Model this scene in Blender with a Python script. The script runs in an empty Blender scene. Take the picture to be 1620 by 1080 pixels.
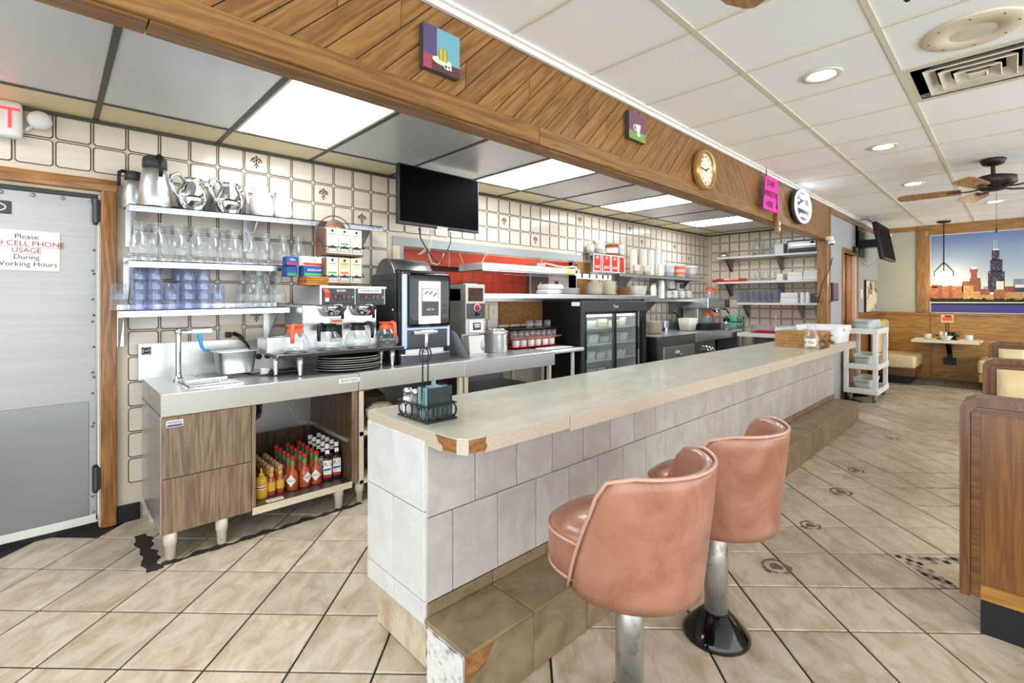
import bpy, bmesh, math, random
from mathutils import Vector, Matrix
random.seed(7)
PI = math.pi
scn = bpy.context.scene
COL = scn.collection
# ------------------------------------------------------------------ camera
TH = math.radians(46.24)          # angle between the long axis of the room and the view direction
FPX, HORIZ, CAMH = 760.6, 475.6, 1.43
cam_d = bpy.data.cameras.new('camera'); cam_d.sensor_width = 36.0
cam_d.lens = FPX / 1620 * 36; cam_d.shift_y = -(540 - HORIZ) / 1620; cam_d.clip_start = 0.05
cam = bpy.data.objects.new('camera', cam_d); COL.objects.link(cam)
cam.location = (0, 0, CAMH); cam.rotation_euler = (PI / 2, 0, TH - PI / 2)
scn.camera = cam
# ------------------------------------------------------------------ world (overcast daylight that comes in through the open window side)
w = bpy.data.worlds.new('daylight'); scn.world = w; w.use_nodes = True
w.node_tree.nodes['Background'].inputs[0].default_value = (0.90, 0.95, 1.0, 1)
w.node_tree.nodes['Background'].inputs[1].default_value = 2.0
scn.view_settings.view_transform = 'Standard'; scn.view_settings.look = 'None'
scn.view_settings.exposure = 1.02; scn.view_settings.gamma = 1.0
scn.view_settings.use_curve_mapping = False
scn.cycles.max_bounces = 10; scn.cycles.transparent_max_bounces = 24
scn.cycles.sample_clamp_indirect = 6.0; scn.cycles.use_denoising = True
scn.cycles.caustics_reflective = False; scn.cycles.caustics_refractive = False
LIGHT_PANEL, DOWNLIGHT, PENDANT = 6.2, 14.0, 12.0

# ------------------------------------------------------------------ helpers: a photo pixel seen on a known plane -> metres in the room
CT, ST = math.cos(TH), math.sin(TH)
def ray(px, py):
    r = (px - 810.0) / FPX
    return CT + ST * r, ST - CT * r, (HORIZ - py) / FPX
def oY(px, py, Y): dx, dy, dz = ray(px, py); t = Y / dy; return dx * t, CAMH + dz * t
def oX(px, py, X): dx, dy, dz = ray(px, py); t = X / dx; return dy * t, CAMH + dz * t
def oZ(px, py, Z): dx, dy, dz = ray(px, py); t = (Z - CAMH) / dz; return dx * t, dy * t
def fz(x): return max(0.0, (x - 6.6) * 0.030)        # the floor rises a little towards the far wall
def kz(x): return 2.562 + 0.0103 * x                  # kitchen ceiling, not quite level

# ------------------------------------------------------------------ materials
def lin(h):
    h = h.lstrip('#'); v = [int(h[i:i + 2], 16) / 255 for i in (0, 2, 4)]
    return tuple((c / 12.92 if c <= 0.04045 else ((c + 0.055) / 1.055) ** 2.4) for c in v) + (1,)
M = {}
def mat(name, col, rough=0.5, metal=0.0, spec=0.5, emit=0.0, coat=0.0, var=0.0, noise=None, bump=0.0, alpha=1.0, bscale=60, trans=0.0, ior=1.45, emitcol=None):
    """Principled; noise = (other colour, scale xyz, contrast lo, hi); var = per object brightness change"""
    m = bpy.data.materials.new(name); m.use_nodes = True; nt = m.node_tree; N = nt.nodes; L = nt.links
    b = N['Principled BSDF']; c = lin(col)
    b.inputs['Base Color'].default_value = c; b.inputs['Roughness'].default_value = rough
    b.inputs['Metallic'].default_value = metal; b.inputs['Specular IOR Level'].default_value = spec
    b.inputs['Coat Weight'].default_value = coat; b.inputs['IOR'].default_value = ior
    b.inputs['Transmission Weight'].default_value = trans; b.inputs['Alpha'].default_value = alpha
    if emit:
        b.inputs['Emission Color'].default_value = lin(emitcol) if emitcol else c
        b.inputs['Emission Strength'].default_value = emit
    out = None
    if noise:
        c2, sc, lo, hi = noise
        tc = N.new('ShaderNodeTexCoord'); mp = N.new('ShaderNodeMapping'); mp.inputs['Scale'].default_value = sc
        L.new(tc.outputs['Object'], mp.inputs['Vector'])
        oi = N.new('ShaderNodeObjectInfo'); mu = N.new('ShaderNodeVectorMath'); mu.operation = 'ADD'
        sm = N.new('ShaderNodeMath'); sm.operation = 'MULTIPLY'; sm.inputs[1].default_value = 37.0
        L.new(oi.outputs['Random'], sm.inputs[0]); L.new(mp.outputs['Vector'], mu.inputs[0]); L.new(sm.outputs[0], mu.inputs[1])
        n = N.new('ShaderNodeTexNoise'); n.inputs['Scale'].default_value = 1.0; n.inputs['Detail'].default_value = 5
        n.inputs['Roughness'].default_value = 0.62; n.inputs['Distortion'].default_value = 0.6
        L.new(mu.outputs[0], n.inputs['Vector'])
        r = N.new('ShaderNodeValToRGB'); r.color_ramp.elements[0].position = lo; r.color_ramp.elements[1].position = hi
        r.color_ramp.elements[0].color = lin(c2); r.color_ramp.elements[1].color = c
        L.new(n.outputs['Fac'], r.inputs['Fac']); out = r.outputs['Color']
        if bump:
            bp = N.new('ShaderNodeBump'); bp.inputs['Strength'].default_value = bump; bp.inputs['Distance'].default_value = 0.004
            L.new(n.outputs['Fac'], bp.inputs['Height']); L.new(bp.outputs['Normal'], b.inputs['Normal'])
    elif bump:
        tc = N.new('ShaderNodeTexCoord'); n = N.new('ShaderNodeTexNoise'); n.inputs['Scale'].default_value = bscale
        n.inputs['Detail'].default_value = 4; L.new(tc.outputs['Object'], n.inputs['Vector'])
        bp = N.new('ShaderNodeBump'); bp.inputs['Strength'].default_value = bump; bp.inputs['Distance'].default_value = 0.003
        L.new(n.outputs['Fac'], bp.inputs['Height']); L.new(bp.outputs['Normal'], b.inputs['Normal'])
    if var:
        oi = N.new('ShaderNodeObjectInfo'); mr = N.new('ShaderNodeMapRange')
        mr.inputs['To Min'].default_value = 1 - var; mr.inputs['To Max'].default_value = 1 + var * 0.5
        L.new(oi.outputs['Random'], mr.inputs['Value'])
        hs = N.new('ShaderNodeHueSaturation'); L.new(mr.outputs[0], hs.inputs['Value'])
        if out: L.new(out, hs.inputs['Color'])
        else: hs.inputs['Color'].default_value = c
        out = hs.outputs['Color']
    if out: L.new(out, b.inputs['Base Color'])
    M[name] = m; return m
def wood(name, light, dark, along='X', fine=34, rough=0.35, coat=0.15, var=0.12, mid=None, lo=0.36, hi=0.66):
    m = bpy.data.materials.new(name); m.use_nodes = True; nt = m.node_tree; N = nt.nodes; L = nt.links
    b = N['Principled BSDF']; b.inputs['Roughness'].default_value = rough; b.inputs['Coat Weight'].default_value = coat
    b.inputs['Coat Roughness'].default_value = 0.2
    tc = N.new('ShaderNodeTexCoord'); mp = N.new('ShaderNodeMapping')
    s = {'X': (1.3, fine * .45, fine * .45), 'Y': (fine * .45, 1.3, fine * .45), 'Z': (fine * .45, fine * .45, 1.3)}[along]
    mp.inputs['Scale'].default_value = s; L.new(tc.outputs['Object'], mp.inputs['Vector'])
    oi = N.new('ShaderNodeObjectInfo'); sm = N.new('ShaderNodeMath'); sm.operation = 'MULTIPLY'; sm.inputs[1].default_value = 53.0
    ad = N.new('ShaderNodeVectorMath'); L.new(oi.outputs['Random'], sm.inputs[0]); L.new(mp.outputs['Vector'], ad.inputs[0]); L.new(sm.outputs[0], ad.inputs[1])
    n1 = N.new('ShaderNodeTexNoise'); n1.inputs['Scale'].default_value = 0.55; n1.inputs['Detail'].default_value = 2.0; L.new(ad.outputs[0], n1.inputs['Vector'])
    mlt = N.new('ShaderNodeMath'); mlt.operation = 'MULTIPLY'; mlt.inputs[1].default_value = 9.0; L.new(n1.outputs['Fac'], mlt.inputs[0])
    fr = N.new('ShaderNodeMath'); fr.operation = 'PINGPONG'; fr.inputs[1].default_value = 0.5; L.new(mlt.outputs[0], fr.inputs[0])
    n2 = N.new('ShaderNodeTexNoise'); n2.inputs['Scale'].default_value = 5.0; n2.inputs['Detail'].default_value = 4.0; L.new(ad.outputs[0], n2.inputs['Vector'])
    mx = N.new('ShaderNodeMath'); mx.operation = 'MULTIPLY_ADD'; mx.inputs[1].default_value = 0.55; L.new(fr.outputs[0], mx.inputs[0])
    m2 = N.new('ShaderNodeMath'); m2.operation = 'MULTIPLY'; m2.inputs[1].default_value = 0.72; L.new(n2.outputs['Fac'], m2.inputs[0]); L.new(m2.outputs[0], mx.inputs[2])
    r = N.new('ShaderNodeValToRGB'); e = r.color_ramp.elements
    e[0].position = lo; e[0].color = lin(dark); e[1].position = hi; e[1].color = lin(light)
    L.new(mx.outputs[0], r.inputs['Fac'])
    mr = N.new('ShaderNodeMapRange'); mr.inputs['To Min'].default_value = 1 - var; mr.inputs['To Max'].default_value = 1 + var * .6
    L.new(oi.outputs['Random'], mr.inputs['Value']); hs = N.new('ShaderNodeHueSaturation'); L.new(mr.outputs[0], hs.inputs['Value']); L.new(r.outputs['Color'], hs.inputs['Color'])
    L.new(hs.outputs['Color'], b.inputs['Base Color'])
    bp = N.new('ShaderNodeBump'); bp.inputs['Strength'].default_value = .12; bp.inputs['Distance'].default_value = .002
    L.new(mx.outputs[0], bp.inputs['Height']); L.new(bp.outputs['Normal'], b.inputs['Normal'])
    M[name] = m; return m
def steel(name, col='#c9cbca', rough=0.28, sc=(2, 2, 90), lo=.5):
    m = mat(name, col, rough, 1.0); nt = m.node_tree; N = nt.nodes; L = nt.links; b = N['Principled BSDF']
    tc = N.new('ShaderNodeTexCoord'); mp = N.new('ShaderNodeMapping'); mp.inputs['Scale'].default_value = sc
    n = N.new('ShaderNodeTexNoise'); n.inputs['Scale'].default_value = 1; n.inputs['Detail'].default_value = 3
    mr = N.new('ShaderNodeMapRange'); mr.inputs['To Min'].default_value = rough * .75; mr.inputs['To Max'].default_value = rough * 1.35
    L.new(tc.outputs['Object'], mp.inputs['Vector']); L.new(mp.outputs[0], n.inputs['Vector']); L.new(n.outputs['Fac'], mr.inputs['Value']); L.new(mr.outputs[0], b.inputs['Roughness'])
    return m
def glass(name, tint='#f4f8f8', edge='#dfe8ea', ref=0.5, haze=0.10):
    """thin clear glass or plastic: see-through face on, whiter and more mirror-like towards its edges"""
    m = bpy.data.materials.new(name); m.use_nodes = True; nt = m.node_tree; N = nt.nodes; L = nt.links
    N.remove(N['Principled BSDF']); out = N['Material Output']
    tr = N.new('ShaderNodeBsdfTransparent'); tr.inputs[0].default_value = lin(tint)
    gl = N.new('ShaderNodeBsdfGlossy'); gl.inputs['Roughness'].default_value = .06; gl.inputs[0].default_value = lin(edge)
    df = N.new('ShaderNodeBsdfDiffuse'); df.inputs[0].default_value = lin(edge)
    lw = N.new('ShaderNodeLayerWeight'); lw.inputs['Blend'].default_value = 0.35
    mr = N.new('ShaderNodeMapRange'); mr.inputs['To Min'].default_value = haze * .5; mr.inputs['To Max'].default_value = ref
    L.new(lw.outputs['Facing'], mr.inputs['Value'])
    mg = N.new('ShaderNodeMixShader'); mg.inputs[0].default_value = .45; L.new(gl.outputs[0], mg.inputs[1]); L.new(df.outputs[0], mg.inputs[2])
    ms = N.new('ShaderNodeMixShader'); L.new(mr.outputs[0], ms.inputs[0]); L.new(tr.outputs[0], ms.inputs[1]); L.new(mg.outputs[0], ms.inputs[2])
    L.new(ms.outputs[0], out.inputs['Surface']); M[name] = m; return m

# floor / wall / ceiling
mat('floor_tile', '#cdc1ab', .33, spec=.45, var=.12, noise=('#ab967a', (6, 11, 8), .30, .60), bump=.05)
mat('grout_dark', '#231e1a', .9)
mat('plank_tile', '#a79d90', .5, var=.15, noise=('#847b70', (14, 2, 2), .3, .65))
mat('wall_tile', '#ebe1d1', .16, spec=.5, var=.03, noise=('#e2d6c3', (2, 2, 24), .3, .7))
mat('tile_line', '#4a3526', .3)
mat('tile_grout', '#dccfb8', .7)
mat('motif', '#6a4a32', .4)
mat('counter_tile', '#c3bdb5', .35, var=.07, noise=('#b0a79c', (7, 7, 7), .3, .62), bump=.04)
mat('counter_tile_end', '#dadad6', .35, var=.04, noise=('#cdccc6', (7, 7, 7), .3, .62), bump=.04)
mat('counter_grout', '#8c7a66', .9)
mat('step_tile', '#94805f', .38, var=.08, noise=('#6f5b42', (6, 8, 7), .3, .64), bump=.06)
mat('laminate', '#c4c3b3', .22, coat=.2, noise=('#b7b5a3', (5, 9, 5), .3, .62))
mat('laminate_edge', '#c9bba6', .4, noise=('#b5a58f', (160, 160, 160), .3, .62))
mat('plaster', '#dcdad4', .9, noise=('#8d877e', (30, 30, 30), .28, .5), bump=.6)
mat('chipboard', '#a5713c', .8, noise=('#6f4723', (40, 9, 60), .3, .65), bump=.5)
mat('ceil_tile', '#f6f5f0', .9, var=.03, bump=.35, bscale=260)
mat('ceil_tee', '#ddd5bf', .5)
mat('kitchen_panel', '#e3e6e6', .36, 0.35, var=.05)
mat('kitchen_strip', '#f0e4bb', .5)
mat('dark_strip', '#5c5a50', .5, .3)
mat('light_panel', '#ffffff', .4, emit=LIGHT_PANEL, emitcol='#f6f9ff')
mat('downlight_on', '#fff6e0', .4, emit=DOWNLIGHT, emitcol='#fff0d0')
mat('downlight_cool', '#ffffff', .4, emit=DOWNLIGHT, emitcol='#f4f6ff')
mat('pendant_on', '#fff3d8', .4, emit=PENDANT, emitcol='#ffe9bd')
mat('neon_white', '#f4f6ff', .4, emit=1.7, emitcol='#e6eaff')
mat('grey_wall', '#a3a6a5', .7); mat('sage_wall', '#b9bba8', .7, noise=('#b1b3a1', (4, 4, 4), .3, .7))
wood('oak', '#9b7038', '#7a5124', 'X'); wood('oak_y', '#a67a3c', '#855a28', 'Y'); wood('oak_z', '#a67a40', '#82582a', 'Z')
wood('oak_panel_y', '#b88838', '#96682a', 'Y', fine=26); wood('oak_panel_z', '#835522', '#6b4218', 'Z', fine=60, var=.05)
wood('booth_trim', '#7c5226', '#5c3817', 'Z', fine=40, rough=.32, coat=.12); wood('booth_trim_y', '#7c5226', '#5c3817', 'Y', fine=40, rough=.32, coat=.12)
wood('door_wood', '#b3682d', '#8f4c1b', 'Z', fine=18, var=.02)
wood('jamb_wood', '#a8753f', '#7d522a', 'Z', fine=30); wood('jamb_wood_x', '#ad7a42', '#855a2e', 'X', fine=30)
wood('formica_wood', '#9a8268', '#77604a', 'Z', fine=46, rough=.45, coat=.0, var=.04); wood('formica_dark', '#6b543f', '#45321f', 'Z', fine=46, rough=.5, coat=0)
steel('steel', '#d3d5d4', .3); M['steel'].node_tree.nodes['Principled BSDF'].inputs['Metallic'].default_value = .85; steel('steel_dark', '#8f9190', .34); steel('chrome', '#e4e6e6', .08); steel('steel_warm', '#c4c0b6', .42); M['steel_warm'].node_tree.nodes['Principled BSDF'].inputs['Metallic'].default_value = .6; steel('steel_shelf', '#d4d6d8', .24, (90, 2, 2))
mat('alu_door', '#b8b8b6', .45, .25, noise=('#adadab', (1, 1, 40), .3, .7)); mat('white_metal', '#e6e4dd', .4); mat('cream_metal', '#ded1b6', .45)
mat('black', '#141416', .4); mat('black_gloss', '#08080a', .08, spec=.6); mat('black_matte', '#1d1d1f', .8); mat('dark_grey', '#3d3f42', .4)
mat('screen_off', '#010101', .5, spec=.05); mat('charcoal_metal', '#55585c', .35, .6); mat('bronze', '#3a3330', .45, .6)
mat('white_plastic', '#eeeeea', .35); mat('white_china', '#e0deda', .15); mat('cream_china', '#ece4cf', .2); mat('paper', '#f4f2ea', .8)
mat('orange_plastic', '#f2683a', .35); mat('red', '#bf3026', .4); mat('red_tile', '#a23a26', .3, var=.08, noise=('#8b2d1c', (6, 6, 6), .3, .65)); mat('red_soffit', '#c85036', .35)
mat('red_tray', '#d42a35', .35); mat('salmon_tray', '#d98362', .4); mat('pink_tray', '#e14a6c', .35); mat('pink_paper', '#f23ca8', .7)
mat('teal', '#6cc6a4', .5); mat('blue_plastic', '#2a8fc4', .4); mat('cream_vinyl', '#e6d3a4', .3, coat=.2, noise=('#dcc693', (3, 3, 3), .3, .7))
mat('stool_vinyl', '#b27f68', .32, spec=.35, coat=.28, noise=('#8f5c44', (6, 6, 6), .28, .70)); mat('stool_piping', '#c39a84', .3, coat=.3)
mat('post_metal', '#b9b4ac', .42, .8, noise=('#8b837a', (16, 16, 16), .3, .5)); mat('leg_paint', '#d8cfbd', .6, noise=('#8d7f6b', (40, 40, 40), .28, .42))
mat('kraft', '#b98d55', .85, noise=('#9b7040', (3, 9, 14), .3, .65), bump=.3); mat('kraft_dark', '#8f7048', .85)
mat('tub_grey', '#c3cbcb', .45); mat('tub_dirty', '#cdd2c4', .6, noise=('#b7bca8', (9, 9, 9), .3, .6)); mat('tub_white', '#eceeee', .4); mat('caster', '#5c6063', .5)
mat('blue_grey_glass', '#7f9aa0', .15, trans=.0)
glass('glass', '#fcfdfd', '#f2f6f6', .55, .14); glass('glass_fridge', '#f1f5f2', '#d8e2dd', .32, .06); glass('glass_blue', '#f0f2fa', '#ccd4ec', .6, .34); glass('glass_smoke', '#7f989b', '#a9bcbc', .5, .25); glass('tumbler_pale', '#f7f8fb', '#e3e6f0', .5, .16)
mat('coffee_beans', '#5a3320', .6, noise=('#2a1710', (70, 70, 70), .4, .6), bump=.8); mat('ivory', '#e9dfc8', .5)
mat('hot_sauce', '#b8512a', .15, coat=.5); mat('hot_sauce_dark', '#7d2b16', .15, coat=.5); mat('mustard', '#e2b53a', .3); mat('brown_sauce', '#2a1611', .15, coat=.5)
mat('yellow_label', '#e2b446', .5); mat('green_foil', '#3faa58', .35); mat('cap_wood', '#cfa67c', .6); mat('cap_white', '#eeeae2', .4)
mat('ink', '#2b2724', .7); mat('ink_red', '#a02830', .7); mat('ink_blue', '#2d4f94', .6); mat('green_print', '#3b9b52', .6); mat('peach', '#f0c9a4', .6); mat('pale_green', '#d9e6b8', .6); mat('cream_box', '#efe8cc', .6); mat('brown_card', '#6a4c39', .6)
mat('dirt', '#2b2521', .95); mat('scar', '#6f6355', .9); mat('wicker', '#c9873e', .6, noise=('#8a5422', (9, 9, 60), .3, .6), bump=.4); mat('pepper', '#8a7c6a', .8, noise=('#4f453a', (180, 180, 180), .4, .6)); mat('salt', '#f4f4f2', .7)
mat('white_led', '#a9b8ea', .4, emit=.42, emitcol='#8fa4f0'); mat('screen_img', '#c2c6cc', .3, emit=.25, emitcol='#cfd6e2', noise=None); mat('red_glow', '#d83a3a', .4, emit=1.2, emitcol='#ff3a36')
mat('ceramic_insert', '#d0d3d5', .12, 1.0); mat('foil_bag', '#e4ded6', .4, noise=('#5b4238', (30, 30, 30), .32, .40)); mat('bag_brown', '#4c3527', .6); mat('shred', '#d8c6a6', .8); mat('yellow_plastic', '#e8cc4a', .5)

# ------------------------------------------------------------------ mesh builder
class MB:
    def __init__(s): s.v = []; s.f = []; s.mi = []; s.sm = []; s.mats = []
    def m(s, name):
        if name not in s.mats: s.mats.append(name)
        return s.mats.index(name)
    def add(s, vs, fs, mt, smooth=False):
        o = len(s.v); s.v += [tuple(p) for p in vs]; k = s.m(mt)
        for f in fs: s.f.append([i + o for i in f]); s.mi.append(k); s.sm.append(smooth)
        return s
    def box(s, x0, x1, y0, y1, z0, z1, mt, bev=0.0, rot=None, at=None, seg=2):
        x0, x1 = min(x0, x1), max(x0, x1); y0, y1 = min(y0, y1), max(y0, y1); z0, z1 = min(z0, z1), max(z0, z1)
        if bev:
            bm = bmesh.new(); bmesh.ops.create_cube(bm, size=1)
            for v in bm.verts: v.co = Vector(((x0 + x1) / 2 + v.co.x * (x1 - x0), (y0 + y1) / 2 + v.co.y * (y1 - y0), (z0 + z1) / 2 + v.co.z * (z1 - z0)))
            bmesh.ops.bevel(bm, geom=bm.edges[:], offset=min(bev, .49 * min(x1 - x0, y1 - y0, z1 - z0)), segments=seg, affect='EDGES', profile=.6)
            bm.verts.ensure_lookup_table(); vs = [v.co.copy() for v in bm.verts]; fs = [[v.index for v in f.verts] for f in bm.faces]; bm.free(); sm = seg > 1
        else:
            vs = [Vector(p) for p in ((x0, y0, z0), (x1, y0, z0), (x1, y1, z0), (x0, y1, z0), (x0, y0, z1), (x1, y0, z1), (x1, y1, z1), (x0, y1, z1))]
            fs = [(3, 2, 1, 0), (4, 5, 6, 7), (0, 1, 5, 4), (1, 2, 6, 5), (2, 3, 7, 6), (3, 0, 4, 7)]; sm = False
        if rot is not None: vs = [rot @ (p - Vector(at)) + Vector(at) for p in vs]
        return s.add(vs, fs, mt, sm)
    def lathe(s, prof, mt, c=(0, 0, 0), n=16, axis='Z', smooth=True, cap=True, sx=1, sy=1):
        vs = []; fs = []; k = len(prof)
        for i in range(n):
            a = 2 * PI * i / n; ca, sa = math.cos(a), math.sin(a)
            for r, z in prof:
                p = (r * ca * sx, r * sa * sy, z)
                if axis == 'Y': p = (p[0], -p[2], p[1])
                if axis == 'X': p = (p[2], p[0], p[1])
                vs.append((p[0] + c[0], p[1] + c[1], p[2] + c[2]))
        for i in range(n):
            j = (i + 1) % n
            for q in range(k - 1): fs.append((i * k + q, j * k + q, j * k + q + 1, i * k + q + 1))
        if cap:
            if prof[0][0] > 1e-6: fs.append([i * k for i in range(n)][::-1])
            if prof[-1][0] > 1e-6: fs.append([i * k + k - 1 for i in range(n)])
        return s.add(vs, fs, mt, smooth)
    def cyl(s, p0, p1, r0, mt, r1=None, n=12, smooth=True):
        p0, p1 = Vector(p0), Vector(p1); r1 = r0 if r1 is None else r1; d = (p1 - p0)
        q = d.to_track_quat('Z', 'Y'); vs = []
        for p, r in ((p0, r0), (p1, r1)):
            for i in range(n): a = 2 * PI * i / n; vs.append(p + q @ Vector((r * math.cos(a), r * math.sin(a), 0)))
        fs = [(i, (i + 1) % n, n + (i + 1) % n, n + i) for i in range(n)]
        s.add(vs, fs, mt, smooth); return s.add(vs, [list(range(n))[::-1], list(range(n, 2 * n))], mt)
    def tube(s, pts, r, mt, n=7, closed=False, smooth=True):
        P = [Vector(p) for p in pts]; k = len(P); vs = []; fs = []; up = None
        for i, p in enumerate(P):
            a = P[(i - 1) % k] if (closed or i) else p; b = P[(i + 1) % k] if (closed or i < k - 1) else p
            t = (b - a).normalized()
            if up is None: up = t.orthogonal().normalized()
            up = (up - t * up.dot(t)).normalized() if (up - t * up.dot(t)).length > 1e-5 else t.orthogonal().normalized()
            sd = t.cross(up); rr = r[i] if isinstance(r, (list, tuple)) else r
            for j in range(n): an = 2 * PI * j / n; vs.append(p + (up * math.cos(an) + sd * math.sin(an)) * rr)
        for i in range(k if closed else k - 1):
            i2 = (i + 1) % k
            for j in range(n): fs.append((i * n + j, i * n + (j + 1) % n, i2 * n + (j + 1) % n, i2 * n + j))
        if not closed: fs += [list(range(n))[::-1], list(range((k - 1) * n, k * n))]
        return s.add(vs, fs, mt, smooth)
    def prism(s, poly, a, b, mt, axis='Z', smooth=False):
        """polygon extruded along an axis; poly in the other two axes (XY for Z, XZ for Y, YZ for X)"""
        def P(u, v, t): return {'Z': (u, v, t), 'Y': (u, t, v), 'X': (t, u, v)}[axis]
        n = len(poly); vs = [P(u, v, a) for u, v in poly] + [P(u, v, b) for u, v in poly]
        ar = sum(poly[i][0] * poly[(i + 1) % n][1] - poly[(i + 1) % n][0] * poly[i][1] for i in range(n))
        fl = (ar > 0) != (axis == 'Y'); fl = fl if b > a else not fl
        c0, c1 = list(range(n)), list(range(n, 2 * n)); sd = [(i, (i + 1) % n, n + (i + 1) % n, n + i) for i in range(n)]
        if fl: fs = [c0[::-1], c1] + sd
        else: fs = [c0, c1[::-1]] + [t[::-1] for t in sd]
        return s.add(vs, fs, mt, smooth)
    def quad(s, p, mt): return s.add(p, [tuple(range(len(p)))], mt)
    def mesh(s, name):
        me = bpy.data.meshes.new(name); me.from_pydata(s.v, [], s.f)
        for k in s.mats: me.materials.append(M[k])
        me.polygons.foreach_set('material_index', s.mi); me.polygons.foreach_set('use_smooth', s.sm); me.update(); return me
    def build(s, name, parent=None, world=False, loc=None, mesh=None):
        off = WL.get(parent.name, (0, 0, 0)) if parent is not None else (0, 0, 0)
        if world and parent is not None and mesh is None: s.v = [(a[0] - off[0], a[1] - off[1], a[2] - off[2]) for a in s.v]
        o = bpy.data.objects.new(name, mesh or s.mesh(name)); COL.objects.link(o)
        if parent is not None: o.parent = parent
        if loc is not None: o.location = loc
        l = loc or (0, 0, 0); WL[o.name] = (off[0] + l[0], off[1] + l[1], off[2] + l[2])
        return o
WL = {}
def tag(o, label=None, cat=None, group=None, kind=None):
    if label: o['label'] = label
    if cat: o['category'] = cat
    if group: o['group'] = group
    if kind: o['kind'] = kind
    return o
def thing(name, loc, label=None, cat=None, group=None, kind=None, rz=0.0):
    o = bpy.data.objects.new(name, None); COL.objects.link(o); o.location = loc; o.rotation_euler = (0, 0, rz); o.empty_display_size = .05
    WL[o.name] = loc; return tag(o, label, cat, group, kind)
KIDS = {}
def copy_tree(o, loc, label=None, rz=None, group=None, parent=None):
    c = o.copy(); COL.objects.link(c)
    if parent is not None: c.parent = parent
    else:
        c.location = loc; WL[c.name] = loc
        if label: c['label'] = label
        if group: c['group'] = group
        if rz is not None: c.rotation_euler = (0, 0, rz)
    for ch in list(o.children): copy_tree(ch, None, parent=c)
    return c
def clear_w(o): return o
ORD = ['first', 'second', 'third', 'fourth', 'fifth', 'sixth', 'seventh', 'eighth', 'ninth', 'tenth', 'eleventh', 'twelfth']
def text(name, s, size, parent, loc, rot, mt, ext=0.0006, align='CENTER', world=False, sx=1.0):
    c = bpy.data.curves.new(name, 'FONT'); c.body = s; c.size = size; c.extrude = ext; c.align_x = align; c.align_y = 'CENTER'
    c.space_line = .9; c.materials.append(M[mt]); c.resolution_u = 3
    tmp = bpy.data.objects.new('lettering', c); me = bpy.data.meshes.new_from_object(tmp); me.name = name
    bpy.data.objects.remove(tmp); bpy.data.curves.remove(c)
    o = bpy.data.objects.new(name, me); COL.objects.link(o)
    if parent is not None:
        o.parent = parent
        if world: off = WL[parent.name]; loc = tuple(a - b for a, b in zip(loc, off))
    o.location = loc; o.rotation_euler = rot; o.scale = (sx, 1, 1); return o
RY = (PI / 2, 0, 0)              # reads upright on a face that looks towards -Y
RX = (PI / 2, 0, -PI / 2)        # reads upright on a face that looks towards -X
def arc(c, r, a0, a1, n, plane='XZ'):
    out = []
    for i in range(n + 1):
        a = a0 + (a1 - a0) * i / n; u, v = r * math.cos(a), r * math.sin(a)
        out.append({'XZ': (c[0] + u, c[1], c[2] + v), 'YZ': (c[0], c[1] + u, c[2] + v), 'XY': (c[0] + u, c[1] + v, c[2])}[plane])
    return out
def clip(poly, x0, x1, y0, y1):
    for ax, lim, sg in ((0, x0, 1), (0, x1, -1), (1, y0, 1), (1, y1, -1)):
        out = []
        for i in range(len(poly)):
            p, q = poly[i], poly[(i + 1) % len(poly)]; a, b = (p[ax] - lim) * sg, (q[ax] - lim) * sg
            if a >= 0: out.append(p)
            if (a >= 0) != (b >= 0): t = a / (a - b); out.append((p[0] + (q[0] - p[0]) * t, p[1] + (q[1] - p[1]) * t))
        poly = out
        if len(poly) < 3: return []
    return poly
# ================================================================== SETTING
# ---- floor: 13 inch tiles laid at 45 degrees, two fields with their own phase, planks by the far wall
flr = tag(MB().box(-1.6, 6.6, -3.2, 4.25, -.08, -.006, 'grout_dark').prism([(6.6, -.08), (10.9, -.08), (10.9, fz(10.9) - .006), (6.6, -.006)], -3.2, 4.25, 'grout_dark', 'Y').build('floor'), kind='structure')
def slab(hx, hy, th, mt, ch=.003):
    m = MB(); o = [(-hx, -hy), (hx, -hy), (hx, hy), (-hx, hy)]; i = [(x * (1 - ch / hx), y * (1 - ch / hy)) for x, y in o]
    m.add([(x, y, -th) for x, y in o] + [(x, y, -ch) for x, y in o] + [(x, y, 0) for x, y in i],
          [(k, (k + 1) % 4, 4 + (k + 1) % 4, 4 + k) for k in range(4)] + [(4 + k, 4 + (k + 1) % 4, 8 + (k + 1) % 4, 8 + k) for k in range(4)] + [(8, 9, 10, 11)], mt)
    return m
def floor_field(p1, o1, p2, o2, k1, k2, test):
    me = slab(p1 / 2 - .0046, p2 / 2 - .0046, .012, 'floor_tile').mesh('tile'); n = 0
    for a in range(*k1):
        for b in range(*k2):
            d1, d2 = o1 + (a + .5) * p1, o2 + (b + .5) * p2
            x, y = (d1 + d2) / 2 ** .5, (d1 - d2) / 2 ** .5
            if not test(x, y): continue
            o = bpy.data.objects.new('tile', me); COL.objects.link(o); o.parent = flr
            sl = -math.atan(.03) if x > 6.6 else 0
            o.matrix_basis = Matrix.Translation((x, y, fz(x) + random.uniform(0, .0006))) @ Matrix.Rotation(sl, 4, 'Y') @ Matrix.Rotation(PI / 4, 4, 'Z'); n += 1
    return n
def seen(x, y, r=.3):
    F = x * CT + y * ST
    if F < .5: return False
    px = 810 + FPX * (x * ST - y * CT) / F; py = HORIZ + FPX * CAMH / F; q = FPX * r / F
    return -q < px < 1620 + q and py < 1080 + q
n1 = floor_field(.338, 1.836, .333, -.903, (-5, 10), (-10, 4), lambda x, y: (y > 1.62 or (y > 1.3 and x < 1.25)) and y < 4.0 and x < 2.6 and seen(x, y))
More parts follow.
